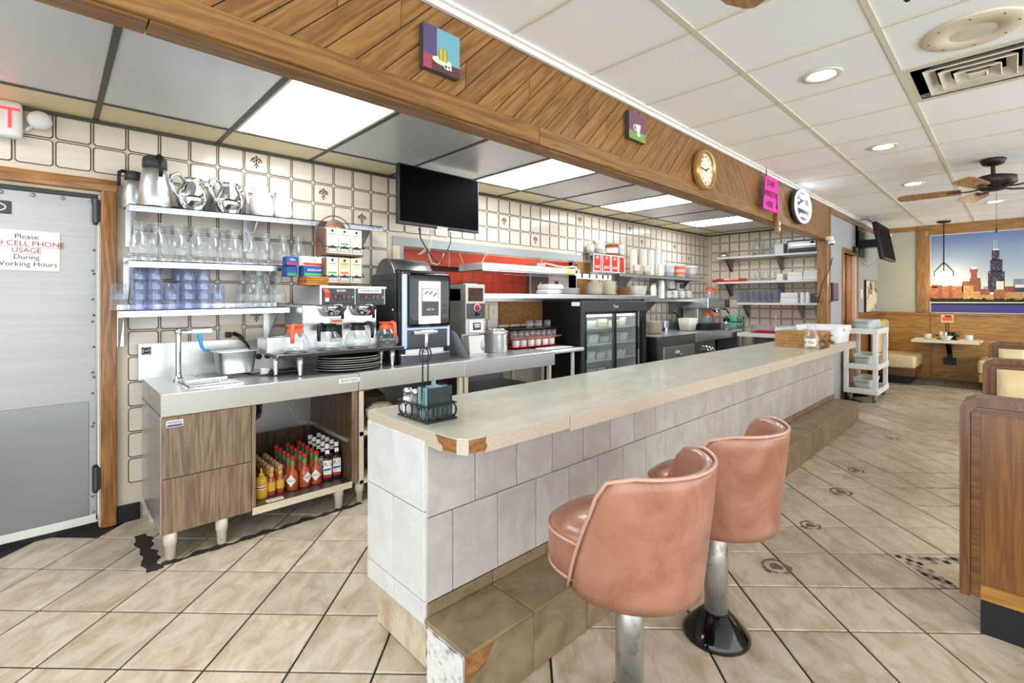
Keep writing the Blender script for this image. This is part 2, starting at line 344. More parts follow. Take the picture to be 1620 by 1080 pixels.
n2 = floor_field(.326, 2.112, .326, 1.09, (-8, 30), (-10, 26), lambda x, y: y < 1.5 and not (x < 1.1 and y > 1.2) and x < 10.15 and y > -.9 and seen(x, y))
me = slab(.9, .098, .012, 'plank_tile').mesh('plank')
for k in range(15):
    o = bpy.data.objects.new('plank', me); COL.objects.link(o); o.parent = flr
    o.matrix_basis = Matrix.Translation((10.9, -1.35 + .202 * k, fz(10.9) + .004)) @ Matrix.Rotation(-math.atan(.03), 4, 'Y')
MB().box(10.0 - .012, 10.0, -1.4, 1.69, fz(10) - .01, fz(10) + .006, 'grout_dark').build('edge_strip', flr)
# mosaic inlay by the first booth and scars of stools taken away
ms = MB(); q = 1 / 2 ** .5
def dg(d1, d2, z=.0012): return ((d1 + d2) * q, (d1 - d2) * q, z)
b1, b2 = 2.764, 2.068
for i in range(9):
    for j in range(3):
        a = b1 - .012 - (i + 1) * .035; c = b2 + .02 + j * .03
        ms.quad([dg(a, c), dg(a, c + .027), dg(a + .032, c + .027), dg(a + .032, c)], 'dirt' if (i * 2 + j * 3) % 5 == 0 else ('counter_tile' if (i + j) % 2 else 'step_tile'))
for i in range(7):
    for j in range(2):
        a = b1 - .03 - (j + 1) * .035; c = b2 + .13 + i * .035
        ms.quad([dg(a, c), dg(a, c + .032), dg(a + .032, c + .032), dg(a + .032, c)], 'dirt' if (i + j * 2) % 4 == 1 else ('counter_tile' if (i + j) % 2 else 'step_tile'))
ms.build('mosaic_inlay', flr)
for px, py, r in ((1228, 896, .075), (1282, 831, .06), (1330, 778, .075), (1354, 744, .06), (1410, 693, .06)):
    x, y = oZ(px, py, 0); m = MB(); n = 14
    for ra, rb in ((.80, 1.0), (0, .45)):
        for i in range(n):
            a0, a1 = 2 * PI * i / n, 2 * PI * (i + 1) / n; e = 1 + .25 * math.sin(3 * a0)
            m.quad([(x + r * ra * math.cos(a0), y + r * ra * math.sin(a0), .0016), (x + r * rb * e * math.cos(a0), y + r * rb * math.sin(a0), .0016), (x + r * rb * e * math.cos(a1), y + r * rb * math.sin(a1), .0016), (x + r * ra * math.cos(a1), y + r * ra * math.sin(a1), .0016)], 'scar')
    m.build('floor_scar', flr)
# old glue along the foot of the sink unit
m = MB(); rnd = random.Random(8); N_ = 70
def rag(i, a, b, q): return a + b * (.5 + .5 * math.sin(i * q) * math.sin(i * q * 2.7 + 1)) + .006 * rnd.random()
lo_ = [rag(i, -.022, .012, .31) for i in range(N_ + 1)]; hi_ = [rag(i, .006, .05, .23) for i in range(N_ + 1)]
for i in range(N_):
    x, x2 = .43 + .0165 * i, .43 + .0165 * (i + 1)
    m.quad([(x, 3.185 + lo_[i], .0012), (x2, 3.185 + lo_[i + 1], .0012), (x2, 3.185 + hi_[i + 1], .0012), (x, 3.185 + hi_[i], .0012)], 'dirt')
lo_ = [rag(i, .345, .022, .16) for i in range(41)]; hi_ = [rag(i, .41, .035, .22) for i in range(41)]
for i in range(40):
    y, y2 = 3.15 + .0135 * i, 3.15 + .0135 * (i + 1)
    m.quad([(lo_[i], y, .0013), (hi_[i], y, .0013), (hi_[i + 1], y2, .0013), (lo_[i + 1], y2, .0013)], 'dirt')
m.build('glue_residue', flr)

# ---- wall on the left (Y = 4.0): printed tiles with rounded outline, opening X 2.43..5.0, z 1.44..1.93
TX0, TPX, TPZ, ZT = .012, .1718, .1665, 1.40
def tz(x, k): return ZT + (7 - k) * TPZ * (1 + .0032 * x)         # joint k below the top one
wl = thing('wall_left', (0, 4.0, 0), kind='structure')
OPN = (2.33, 5.02, 1.425, 1.945)
wm = MB(); DL, DR, DT = -1.05, .224, 2.115                          # door opening
for a in ((-1.6, DL, 0, 2.75), (DL, DR, DT, 2.75), (DR, OPN[0], 0, 2.75), (OPN[0], OPN[1], 0, OPN[2]), (OPN[0], OPN[1], OPN[3], 2.75), (OPN[1], 9.1, 0, 2.75)): wm.box(a[0], a[1], 4.004, 4.14, a[2], a[3], 'tile_grout')
wm.build('wall_board', wl, world=True)
def tile_mesh(w, h, lines=True):
    hw, hh = w / 2 - .0045, h / 2 - .0045; c = .012
    def oc(hw, hh, c, y): return [(-hw + c, y, -hh), (hw - c, y, -hh), (hw, y, -hh + c), (hw, y, hh - c), (hw - c, y, hh), (-hw + c, y, hh), (-hw, y, hh - c), (-hw, y, -hh + c)]
    v = oc(hw, hh, c, .004) + oc(hw, hh, c, 0) + oc(hw - .0055, hh - .0055, c * .8, -.0008)
    f1 = [(i, (i + 1) % 8, 8 + (i + 1) % 8, 8 + i) for i in range(8)]; f2 = [(8 + i, 8 + (i + 1) % 8, 16 + (i + 1) % 8, 16 + i) for i in range(8)]
    return MB().add(v, f1 + f2, 'tile_line').add(v, [tuple(range(16, 24))], 'wall_tile')
def motif(x, y, z, s=1.0):
    m = MB()
    for a, b, r in ((0, .040, .009), (-.016, .028, .008), (.016, .028, .008), (-.028, .018, .009), (.028, .018, .009), (-.036, .004, .006), (.036, .004, .006), (0, .016, .010), (-.016, .002, .008), (.016, .002, .008), (0, -.012, .008), (-.010, -.024, .006), (.010, -.024, .006), (0, -.040, .007)):
        m.add([(x + (a + r * math.cos(t)) * s, y, z + (b + r * 1.25 * math.sin(t)) * s) for t in (0, 1.05, 2.1, 3.14, 4.19, 5.24)], [(0, 1, 2, 3, 4, 5)], 'motif')
    m.box(x - .002 * s, x + .002 * s, y, y + .0003, z - .036 * s, z + .036 * s, 'motif')
    return m
MOT = {(6, 0), (6, 2), (7, 2), (9, 1), (11, 2), (8, 8), (6, 7), (21, 1), (24, 2), (29, 0), (30, 2), (36, 0), (38, 1), (41, 2), (44, 1), (47, 2), (50, 4)}
near, far = [], MB(); tcache = {}
tm = tile_mesh(TPX, TPZ).mesh('wall_tile'); tm1 = {}
for c in range(-9, 52):
    for k in range(0, 16):
        x0 = TX0 + c * TPX; xc = x0 + TPX / 2; zt, zb = tz(xc, k), tz(xc, k + 1); zc = (zt + zb) / 2
        if zb < .11 or (DL - .1 < xc < DR + .075 and zc < 2.19) or (OPN[0] - .06 < xc < OPN[1] and OPN[2] - .25 < zc < OPN[3] + .08): continue
        if x0 + TPX > 8.97: continue
        if c > 10 and zc < .9: continue                             # behind counters and appliances
        near.append((xc * xc + 16, xc, zc, c, k))
near.sort()
for n, (_, xc, zc, c, k) in enumerate(near):
    if n < 292:
        o = bpy.data.objects.new('tile', tm); COL.objects.link(o); o.parent = wl; o.location = (xc, 0, zc); o.scale = (1, 1, 1 + .0032 * xc)
    else:
        t = tile_mesh(TPX, TPZ * (1 + .0032 * xc)); far.v += [(a + xc, b, d + zc) for a, b, d in t.v]; nn = len(far.v) - len(t.v)
        far.f += [[i + nn for i in f] for f in t.f]; far.mi += [far.m(t.mats[i]) for i in t.mi]; far.sm += t.sm
    if (c, k) in MOT: motif(xc, -.002, zc).build('printed_motif', wl)
tag(far.build('far_tiles', wl), kind='stuff')
# brown board where tiles are gone under the pass shelf
MB().box(3.62, 4.55, 3.985, 4.0, 1.16, 1.42, 'chipboard').build('bare_board', wl, world=True)
tag(MB().box(DR + .08, .42, 3.965, 4.0, 0, .105, 'black_matte', .006).build('baseboard_left'), kind='structure')
# ---- end wall of the kitchen (X = 8.95)
we = thing('wall_end', (8.95, 0, 0), kind='structure')
MB().box(8.955, 9.1, 1.69, 4.14, 0, 2.75, 'tile_grout').build('wall_board', we, world=True)
tme = tile_mesh(.172, .1705).mesh('wall_tile')
for c in range(13):
    for k in range(13):
        y = 4.0 - .06 - (c + .5) * .172; z = 2.66 - (k + .5) * .1705
        if y < 1.8 or (k > 9): continue
        o = bpy.data.objects.new('tile', tme); COL.objects.link(o); o.parent = we; o.location = (0, y, z); o.rotation_euler = (0, 0, -PI / 2)
        if (c, k) in ((4, 2), (2, 5)):
            d = motif(0, -.002, 0).build('printed_motif', we); d.location = (-.0025, y, z); d.rotation_euler = (0, 0, -PI / 2)
# ---- kitchen ceiling: aluminium panels, light panels, cream border
kc = thing('ceiling', (0, 0, 0), kind='structure')
kc['label'] = 'kitchen ceiling of brushed metal panels with a cream border'
XS = [-1.15, -.48, .20, .87, 1.53, 2.26, 2.94, 3.61, 4.27, 4.95, 5.63, 6.33, 7.03, 7.72, 8.6]
def slope_box(x0, x1, y0, y1, th, mt, up=0.0): return MB().prism([(x0, kz(x0) + up), (x1, kz(x1) + up), (x1, kz(x1) + up + th), (x0, kz(x0) + up + th)], y0, y1, mt, 'Y')
LIT = {0, 3, 6, 9, 12}
for i in range(len(XS) - 1):
    a, b = XS[i] + .012, XS[i + 1] - .012
    for r, (y0, y1) in enumerate(((2.43, 3.62), (1.80, 2.40))):
        if r == 0 and i in LIT: continue
        slope_box(a, b, y0, y1, .012, 'kitchen_panel', .004).build('panel', kc)
    slope_box(a, b, 3.65, 4.0, .012, 'kitchen_strip', .004).build('border_panel', kc)
slope_box(8.61, 8.95, 1.8, 4.0, .012, 'kitchen_strip', .003).build('border_panel', kc)
for x in XS: slope_box(x - .014, x + .014, 1.8, 4.0, .012, 'dark_strip', -.002).build('joint_strip', kc)
for y in (2.415, 3.635): slope_box(-1.2, 8.95, y - .013, y + .013, .012, 'dark_strip', -.001).build('joint_strip', kc)
slope_box(-1.2, 8.95, 3.985, 4.0, .02, 'dark_strip', -.02).build('edge_strip', kc)
slope_box(8.93, 8.95, 1.8, 4.0, .02, 'dark_strip', -.02).build('edge_strip', kc)
slope_box(-1.6, 9.1, 1.7, 4.2, .03, 'white_metal', .10).build('deck', kc)
for n, i in enumerate((0, 3, 6, 9, 12)):
    a, b = XS[i] + .012, XS[i + 1] - .012; xc = (a + b) / 2
    t = thing('ceiling_light', (xc, 3.02, kz(xc)), ('kitchen ceiling light panel above the steel door, out of the frame' if n == 0 else 'bright square kitchen ceiling light panel, %s from the steel door' % ORD[n - 1]), 'light', 'light panels in the kitchen ceiling')
    slope_box(a + .02, b - .02, 2.45, 3.60, .008, 'light_panel', .006).build('diffuser', t, world=True)
    fm = MB()
    for (p, q2, r, s2) in ((a, a + .02, 2.43, 3.62), (b - .02, b, 2.43, 3.62), (a + .02, b - .02, 2.43, 2.45), (a + .02, b - .02, 3.60, 3.62)):
        g = slope_box(p, q2, r, s2, .016, 'white_metal', .001); fm.add(g.v, g.f, 'white_metal')
    fm.build('frame', t, world=True)
# ---- dining ceiling: 2 ft lay-in tiles in cream tees
dc = thing('ceiling', (0, 0, 2.7), kind='structure'); dc['label'] = 'dining room ceiling of white lay-in tiles in cream tees'
ctm = MB().box(-.291, .291, -.291, .291, 0, .015, 'ceil_tile').mesh('ceiling_tile')
GX, GY = [2.19 + .606 * k for k in range(-5, 15)], [1.045 - .604 * k for k in range(0, 6)]
VENT = (2, 1)
for i in range(len(GX) - 1):
    xc = (GX[i] + GX[i + 1]) / 2
    for j in range(-1, 5):
        if j == -1:
            MB().box(GX[i] + .012, min(GX[i + 1], 10.7) - .012, 1.057, 1.672, 2.704, 2.72, 'ceil_tile').build('tile', dc, world=True); continue
        yc = (GY[j] + GY[j + 1]) / 2
        if (i, j) == (7, 1): continue                                # ceiling vent sits here
        if xc > 10.75: continue
        o = bpy.data.objects.new('tile', ctm); COL.objects.link(o); o.parent = dc; o.location = (xc, yc, .004); 
for x in GX:
    if x < 10.7: MB().box(x - .009, x + .009, -2.0, 1.69, 2.7, 2.712, 'ceil_tee').build('cross_tee', dc, world=True)
for y in GY: MB().box(-.9, 10.7, y - .013, y + .013, 2.699, 2.712, 'ceil_tee').build('main_tee', dc, world=True)
MB().box(-.9, 10.7, 1.655, 1.69, 2.69, 2.705, 'white_metal').box(-.9, 10.7, 1.672, 1.69, 2.665, 2.69, 'white_metal').build('edge_trim', dc, world=True)
MB().box(-1.6, 10.9, -3.2, 1.75, 2.74, 2.78, 'ceil_tile').build('deck', dc, world=True)
tag(MB().box(-1.7, -1.6, 1.69, 4.14, 0, 2.75, 'sage_wall').build('wall_near'), kind='structure')  # unseen wall, added to keep daylight off the door and left floor
# ---- beam between dining room and kitchen: chevron oak planks over a trim board
bmt = thing('beam', (0, 1.69, 2.235), kind='structure')
MB().box(-1.6, 7.34, 1.705, 1.79, 2.24, 2.74, 'brown_card').build('core', bmt, world=True)
bx = [(-1.6, 1.807), (1.809, 4.9), (4.902, 7.458)]
for a, b in bx: MB().box(a, b, 1.682, 1.706, 2.232, 2.322, 'oak', .003, seg=1).build('trim_board', bmt, world=True)
jx = [(-1.6, .2), (.203, 1.9), (1.903, 4.0), (4.003, 7.34)]
for a, b in jx: MB().box(a, b, 1.706, 1.80, 2.226, 2.24, 'oak', .002, seg=1).build('underside_board', bmt, world=True)
def planks(xa, xb, sgn, o):
    p = .116; s2 = 2 ** .5; n = 0; rnd = random.Random(5)
    k0, k1 = int(math.floor((xa - .5 - o) / p)), int(math.ceil((xb + .5 - o) / p))
    for k in range(k0, k1):
        x = o + k * p; z0, z1 = 2.322, 2.664
        cuts = [-.1, 1.1]; r = rnd.random()
        if r < .38: cuts = [-.1, rnd.uniform(.25, .75), 1.1]
        for q0, q1 in zip(cuts[:-1], cuts[1:]):
            L = (z1 - z0); g = .0026
            # board between lines x..x+p (measured along the bottom), running up at 45 degrees
            def pt(u, f): return (x + u + sgn * f * L, z0 + f * L)
            # square cut ends
            e = p / 2 / L
            poly = [pt(g, q0 + e * sgn * 0 + (e if sgn > 0 else -e) * (1 if q0 > 0 else 0) + .004), pt(p - g, q0 - (e if sgn > 0 else -e) * (1 if q0 > 0 else 0) + .004), pt(p - g, q1 - (e if sgn > 0 else -e) * (1 if q1 < 1 else 0) - .004), pt(g, q1 + (e if sgn > 0 else -e) * (1 if q1 < 1 else 0) - .004)]
            poly = clip(poly, xa, xb, z0, z1)
            if len(poly) < 3: continue
            cx = sum(a for a, b in poly) / len(poly); cz = sum(b for a, b in poly) / len(poly)
            ang = PI / 4 * sgn; ca, sa = math.cos(ang), math.sin(ang)
            loc = [((a - cx) * ca + (b - cz) * sa, -(a - cx) * sa + (b - cz) * ca) for a, b in poly]
            m = MB().prism(loc, .0, .012, 'oak', 'Y'); ob = m.build('plank', bmt); ob.location = (cx, .001 + rnd.uniform(0, .0015), cz - 2.235); ob.rotation_euler = (0, -ang, 0); n += 1
    return n
planks(-1.2, 3.66, 1, .0)
planks(3.662, 7.45, -1, .05)
MB().box(7.45, 7.47, 1.68, 1.81, 0, 2.70, 'oak_z', .003, seg=1).build('corner_strip', bmt, world=True)
# pillar under the end of the beam
tag(MB().box(7.34, 7.45, 1.69, 1.81, 0, 2.24, 'oak_z', .004, seg=1).build('pillar'), kind='structure')
# ---- corridor wall (Y = 1.69, X 7.47..10.7) with doorway, far wall with wainscot and wall mural frame
ws = thing('wall_side', (7.47, 1.69, 0), kind='structure')
DW = (8.16, 9.02)
m = MB()
for a in ((7.47, DW[0], 0, 2.7), (DW[0], DW[1], 2.12, 2.7), (DW[1], 10.7, 0, 2.7)): m.box(a[0], a[1], 1.69, 1.81, a[2], a[3], 'grey_wall')
m.build('wall_board', ws, world=True)
MB().box(7.47, 10.7, 1.672, 1.69, 2.585, 2.66, 'oak', .003, seg=1).build('top_trim', ws, world=True)
MB().box(9.12, 10.7, 1.676, 1.69, .0, 1.20, 'oak_panel_z').build('wainscot_panel', ws, world=True)
MB().box(9.12, 10.7, 1.665, 1.69, 1.20, 1.245, 'oak', .004, seg=1).build('wainscot_rail', ws, world=True)
d2 = thing('door_2', (8.16, 1.69, 0), kind='structure')
MB().box(8.09, 8.16, 1.672, 1.81, .04, 2.19, 'oak_z', .004, seg=1).build('door_jamb', d2, world=True)
MB().box(9.02, 9.10, 1.672, 1.81, .06, 2.19, 'oak_z', .004, seg=1).build('door_jamb', d2, world=True)
MB().box(8.16, 9.02, 1.672, 1.81, 2.12, 2.19, 'oak', .004, seg=1).build('door_head', d2, world=True)
MB().box(8.62, 9.02, 1.735, 1.775, .07, 2.12, 'door_wood').build('door_leaf', d2, world=True)
MB().box(8.16, 8.62, 1.75, 1.80, .07, 2.12, 'oak_panel_z').box(8.30, 8.34, 1.72, 1.75, 1.03, 1.06, 'bronze').build('inner_panel', d2, world=True)
wb = thing('wall_back', (10.7, 0, 0), kind='structure')
MB().box(10.705, 10.85, -3.2, 1.81, 0, 2.78, 'sage_wall').build('wall_board', wb, world=True)
def bk(n, y0, y1, z0, z1, mt, d=.018, bev=.004): return MB().box(10.7 - d, 10.705, y0, y1, z0, z1, mt, bev, seg=1).build(n, wb, world=True)
bk('wainscot_panel', .96, 1.69, .12, 1.19, 'oak_panel_y', .008, 0)
bk('wainscot_panel', -3.2, .955, .12, 1.19, 'oak_panel_y', .008, 0)
bk('base_board', -3.2, 1.69, .10, .20, 'oak_panel_y', .014)
bk('wainscot_rail', .99, 1.69, 1.19, 1.235, 'oak_y', .024); bk('wainscot_rail', -3.2, .985, 1.18, 1.225, 'oak_y', .024)
bk('wall_post', 1.04, 1.15, 1.235, 2.61, 'oak_z', .03); bk('wall_post', .985, 1.04, 1.235, 2.52, 'oak_z', .02)
bk('top_trim', -3.2, .985, 2.53, 2.70, 'oak_y', .02); bk('top_trim', 1.15, 1.69, 2.62, 2.70, 'oak_y', .02); bk('post_head', .985, 1.15, 2.61, 2.70, 'oak_y', .032)
bk('cover_strip', .945, .975, .2, 1.18, 'oak_z', .016)
# ---- steel kitchen door with its wooden frame
d1 = thing('door_1', (DR, 4.0, 0), kind='structure')
MB().box(DR, DR + .077, 3.957, 4.13, 0, 2.19, 'jamb_wood', .006).build('door_jamb', d1, world=True)
MB().box(-1.3, DR + .079, 3.955, 4.13, 2.117, 2.192, 'jamb_wood_x', .006).build('door_head', d1, world=True)
MB().box(-1.3, DR, 4.0, 4.12, 2.10, 2.117, 'cream_metal').box(DR - .008, DR, 4.0, 4.12, 0, 2.1, 'cream_metal').build('door_stop', d1, world=True)
MB().box(-1.0, DR - .012, 4.015, 4.06, .035, 2.075, 'alu_door', .004, seg=1).build('door_leaf', d1, world=True)
MB().box(-1.0, DR - .012, 4.006, 4.06, 2.076, 2.098, 'dark_grey').box(-1.0, DR - .012, 4.02, 4.06, .0, .035, 'black').build('gasket', d1, world=True)
MB().box(-1.0, DR - .056, 4.008, 4.016, .085, .80, 'steel_dark', .001, seg=1).build('kick_plate', d1, world=True)
MB().box(-1.0, DR - .014, 4.006, 4.016, .035, .085, 'white_metal', .002, seg=1).build('bottom_rail', d1, world=True)
MB().box(DR - .022, DR - .014, 4.006, 4.015, .05, 2.07, 'steel_dark').build('edge_angle', d1, world=True)
for z0, z1 in ((1.92, 2.07), (.235, .385)):
    MB().cyl((DR - .024, 4.0, z0), (DR - .024, 4.0, z1), .017, 'charcoal_metal', n=12).cyl((DR - .024, 4.0, z0 - .012), (DR - .024, 4.0, z1 + .012), .012, 'black').box(DR - .02, DR + .0, 3.985, 4.0, z0 + .01, z1 - .01, 'black').build('hinge', d1, world=True)
m = MB()
for i in range(9): m.lathe([(.011, 0), (.011, .004), (.007, .006), (0, .006)], 'steel_dark', (-.86 + .13 * i, 4.013, 2.055), 8, 'Y')
for i, z in enumerate((1.75, 1.62, 1.6, 1.44, 1.34, 1.3, 1.14, .98, .95, .85, .66, .64, .24, .2, .1)): m.lathe([(.007, 0), (.007, .004), (0, .006)], 'steel_dark', (DR - .032 - .006 * (i % 2), 4.013, z), 7, 'Y')
m.build('screws', d1, world=True); d1.children[-1]['kind'] = 'stuff'
# ================================================================== SERVICE COUNTER, STEP, STOOLS
def tile_box(x0, x1, y0, y1, z0, z1, mt): return MB().box(x0, x1, y0, y1, z0, z1, mt, .0025, seg=1)
CX0, CX1, CY0, CY1 = 1.02, 6.97, 1.535, 1.99
bar = thing('service_counter', (CX0, CY0, 0), 'long tiled lunch counter with a pale laminate top and chipped front corner', 'counter')
MB().box(CX0 + .012, CX1 - .01, CY0 + .012, CY1 - .006, .2, .90, 'counter_grout').box(CX0 + .042, CX1 - .01, CY0 + .012, CY1 - .03, 0, .2, 'counter_grout').box(CX0 + .012, CX1 - .01, CY1 - .006, CY1, .2, .90, 'white_metal').box(CX0 + .006, CX0 + .02, CY1 - .006, CY1 + .004, .2, .90, 'chipboard').build('core', bar, world=True)  # unseen back face made white so the steel aprons reflect more light
for k in range(26):
    a, b = max(CX0, CX0 + .242 - .2393 + .2393 * k), min(CX0 + .242 + .2393 * k, CX1)
    if a < CX1: tile_box(a + (.002 if k else .004), b - .002, CY0, CY0 + .012, .607, .896, 'counter_tile').build('tile', bar, world=True)
    a, b = max(CX0, CX0 + .128 - .2393 + .2393 * k), min(CX0 + .128 + .2393 * k, CX1)
    if b > a and a < CX1: tile_box(a + (.002 if k else .004), b - .002, CY0, CY0 + .012, .285, .603, 'counter_tile').build('tile', bar, world=True)
for k in range(19):
    a, b = max(CX0 + .004, CX0 + .335 * k), min(CX0 + .335 * (k + 1), CX1)
    if b > a: tile_box(a + .002, b - .002, CY0 - .004, CY0 + .012, .228, .281, 'step_tile').build('base_tile', bar, world=True)
ys = [CY0 + .002, 1.768, CY1]
for a, b in zip(ys[:-1], ys[1:]):
    for z0, z1 in ((.632, .90), (.292, .628), (.205, .288)):
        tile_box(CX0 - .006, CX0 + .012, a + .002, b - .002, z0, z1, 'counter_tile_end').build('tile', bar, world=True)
tile_box(CX0 + .028, CX0 + .042, CY0 + .012, CY1 - .03, .004, .203, 'floor_tile').build('base_tile', bar, world=True)
# top: laminate slab with clipped corner, fascia pieces, bare chipboard where they broke off
TF, TB, TZ = 1.316, 2.02, .945
slabp = [(CX0 + .065, TF), (CX1, TF), (CX1, TB), (CX0 - .004, TB), (CX0 - .004, TF + .13), (CX0 + .012, TF + .05)]
slabp = [(CX0 + .085, TF), (CX1, TF), (CX1, TB - .03), (CX0, TB - .03), (CX0, TF + .115), (CX0 + .006, TF + .052), (CX0 + .038, TF + .004)]
MB().prism(slabp, TZ - .004, TZ, 'laminate').build('countertop', bar, world=True)
MB().prism([(CX0 + .09, TF + .006), (CX1 - .004, TF + .006), (CX1 - .004, TB - .034), (CX0 + .006, TB - .034), (CX0 + .006, TF + .115), (CX0 + .014, TF + .06), (CX0 + .045, TF + .012)], TZ - .055, TZ - .004, 'chipboard').build('top_core', bar, world=True)
MB().box(2.075, 2.078, TF + .02, TB - .03, TZ - .001, TZ + .0004, 'laminate_edge').build('top_seam', bar, world=True)
def fasc(n, pts, th=.006, zb=.885):
    (x0, y0), (x1, y1) = pts; d = Vector((x1 - x0, y1 - y0, 0)).normalized(); nn = Vector((d.y, -d.x, 0)) * th
    MB().prism([(x0, y0), (x0 + nn.x, y0 + nn.y), (x1 + nn.x, y1 + nn.y), (x1, y1)], zb, TZ - .003, 'laminate_edge').build(n, bar, world=True)
fasc('fascia', ((CX0 + .004, TB - .03), (CX0 + .004, TF + .16)))
fasc('fascia', ((CX0 + .02, TF + .052), (CX0 + .044, TF + .014)), .006)
fasc('fascia', ((CX0 + .135, TF + .004), (1.60, TF + .004))); fasc('fascia', ((1.603, TF + .004), (CX1, TF + .004)), .008, .872)
# ragged edges of the broken fascia
m = MB(); m.prism([(TF + .16, .885), (TF + .112, .885), (TF + .118, .905), (TF + .14, .915), (TF + .150, .930), (TF + .16, .941)], CX0 - .002, CX0 + .004, 'laminate_edge', 'X'); m.build('broken_edge', bar, world=True)
m = MB(); m.prism([(CX0 + .135, .885), (CX0 + .108, .885), (CX0 + .118, .905), (CX0 + .110, .92), (CX0 + .116, .941), (CX0 + .135, .941)], TF - .002, TF + .004, 'laminate_edge', 'Y'); m.build('broken_edge', bar, world=True)
# ---- tiled step for the feet
SY, SZ, SX1 = 1.28, .235, 6.92
stp = thing('tiled_step', (CX0, SY, 0), 'tiled foot step along the counter, end worn to bare plaster', 'step')
MB().box(CX0 - .004, SX1 - .01, SY + .010, CY0 - .006, 0, SZ - .012, 'counter_grout').build('core', stp, world=True)
m = MB(); rnd = random.Random(3); n = 9
for i in range(n):
    for j in range(7):
        y0, y1 = SY + .012 + (CY0 - SY - .035) * i / n, SY + .012 + (CY0 - SY - .035) * (i + 1) / n; z0, z1 = .0 + .212 * j / 7, .212 * (j + 1) / 7
        hh = lambda a, b: CX0 - .008 - .007 * abs(math.sin(a * 91 + b * 57)) 
        m.add([(hh(y0, z0), y0, z0), (hh(y0, z1), y0, z1), (hh(y1, z1), y1, z1), (hh(y1, z0), y1, z0)], [(0, 1, 2, 3)], 'plaster', True)
m.box(CX0 - .006, CX0 + .02, SY + .012, CY0 - .023, 0, .214, 'plaster'); m.build('plaster_end', stp, world=True)
for k in range(18):
    a, b = CX0 - .012 + .335 * k + .002, min(CX0 - .012 + .335 * (k + 1) - .002, SX1)
    if b <= a: continue
    tile_box(a, b, SY - .003, CY0 - .006, SZ - .012, SZ, 'step_tile').build('tile', stp, world=True)
    if k == 0:   # corner broken off
        MB().prism([(a, .002), (b, .002), (b, SZ - .014), (a + .14, SZ - .014), (a + .09, SZ - .075), (a, SZ - .10)], SY, SY + .010, 'step_tile', 'Y').build('tile', stp, world=True)
        MB().prism([(a + .004, SZ - .10), (a + .09, SZ - .077), (a + .14, SZ - .013), (a + .004, SZ - .013)], SY + .006, SY + .012, 'chipboard', 'Y').build('bare_mortar', stp, world=True)
    else: tile_box(a, b, SY, SY + .010, .002, SZ - .013, 'step_tile').build('tile', stp, world=True)
tile_box(SX1 - .01, SX1, SY, CY0 - .006, .002, SZ - .013, 'step_tile').build('tile', stp, world=True)
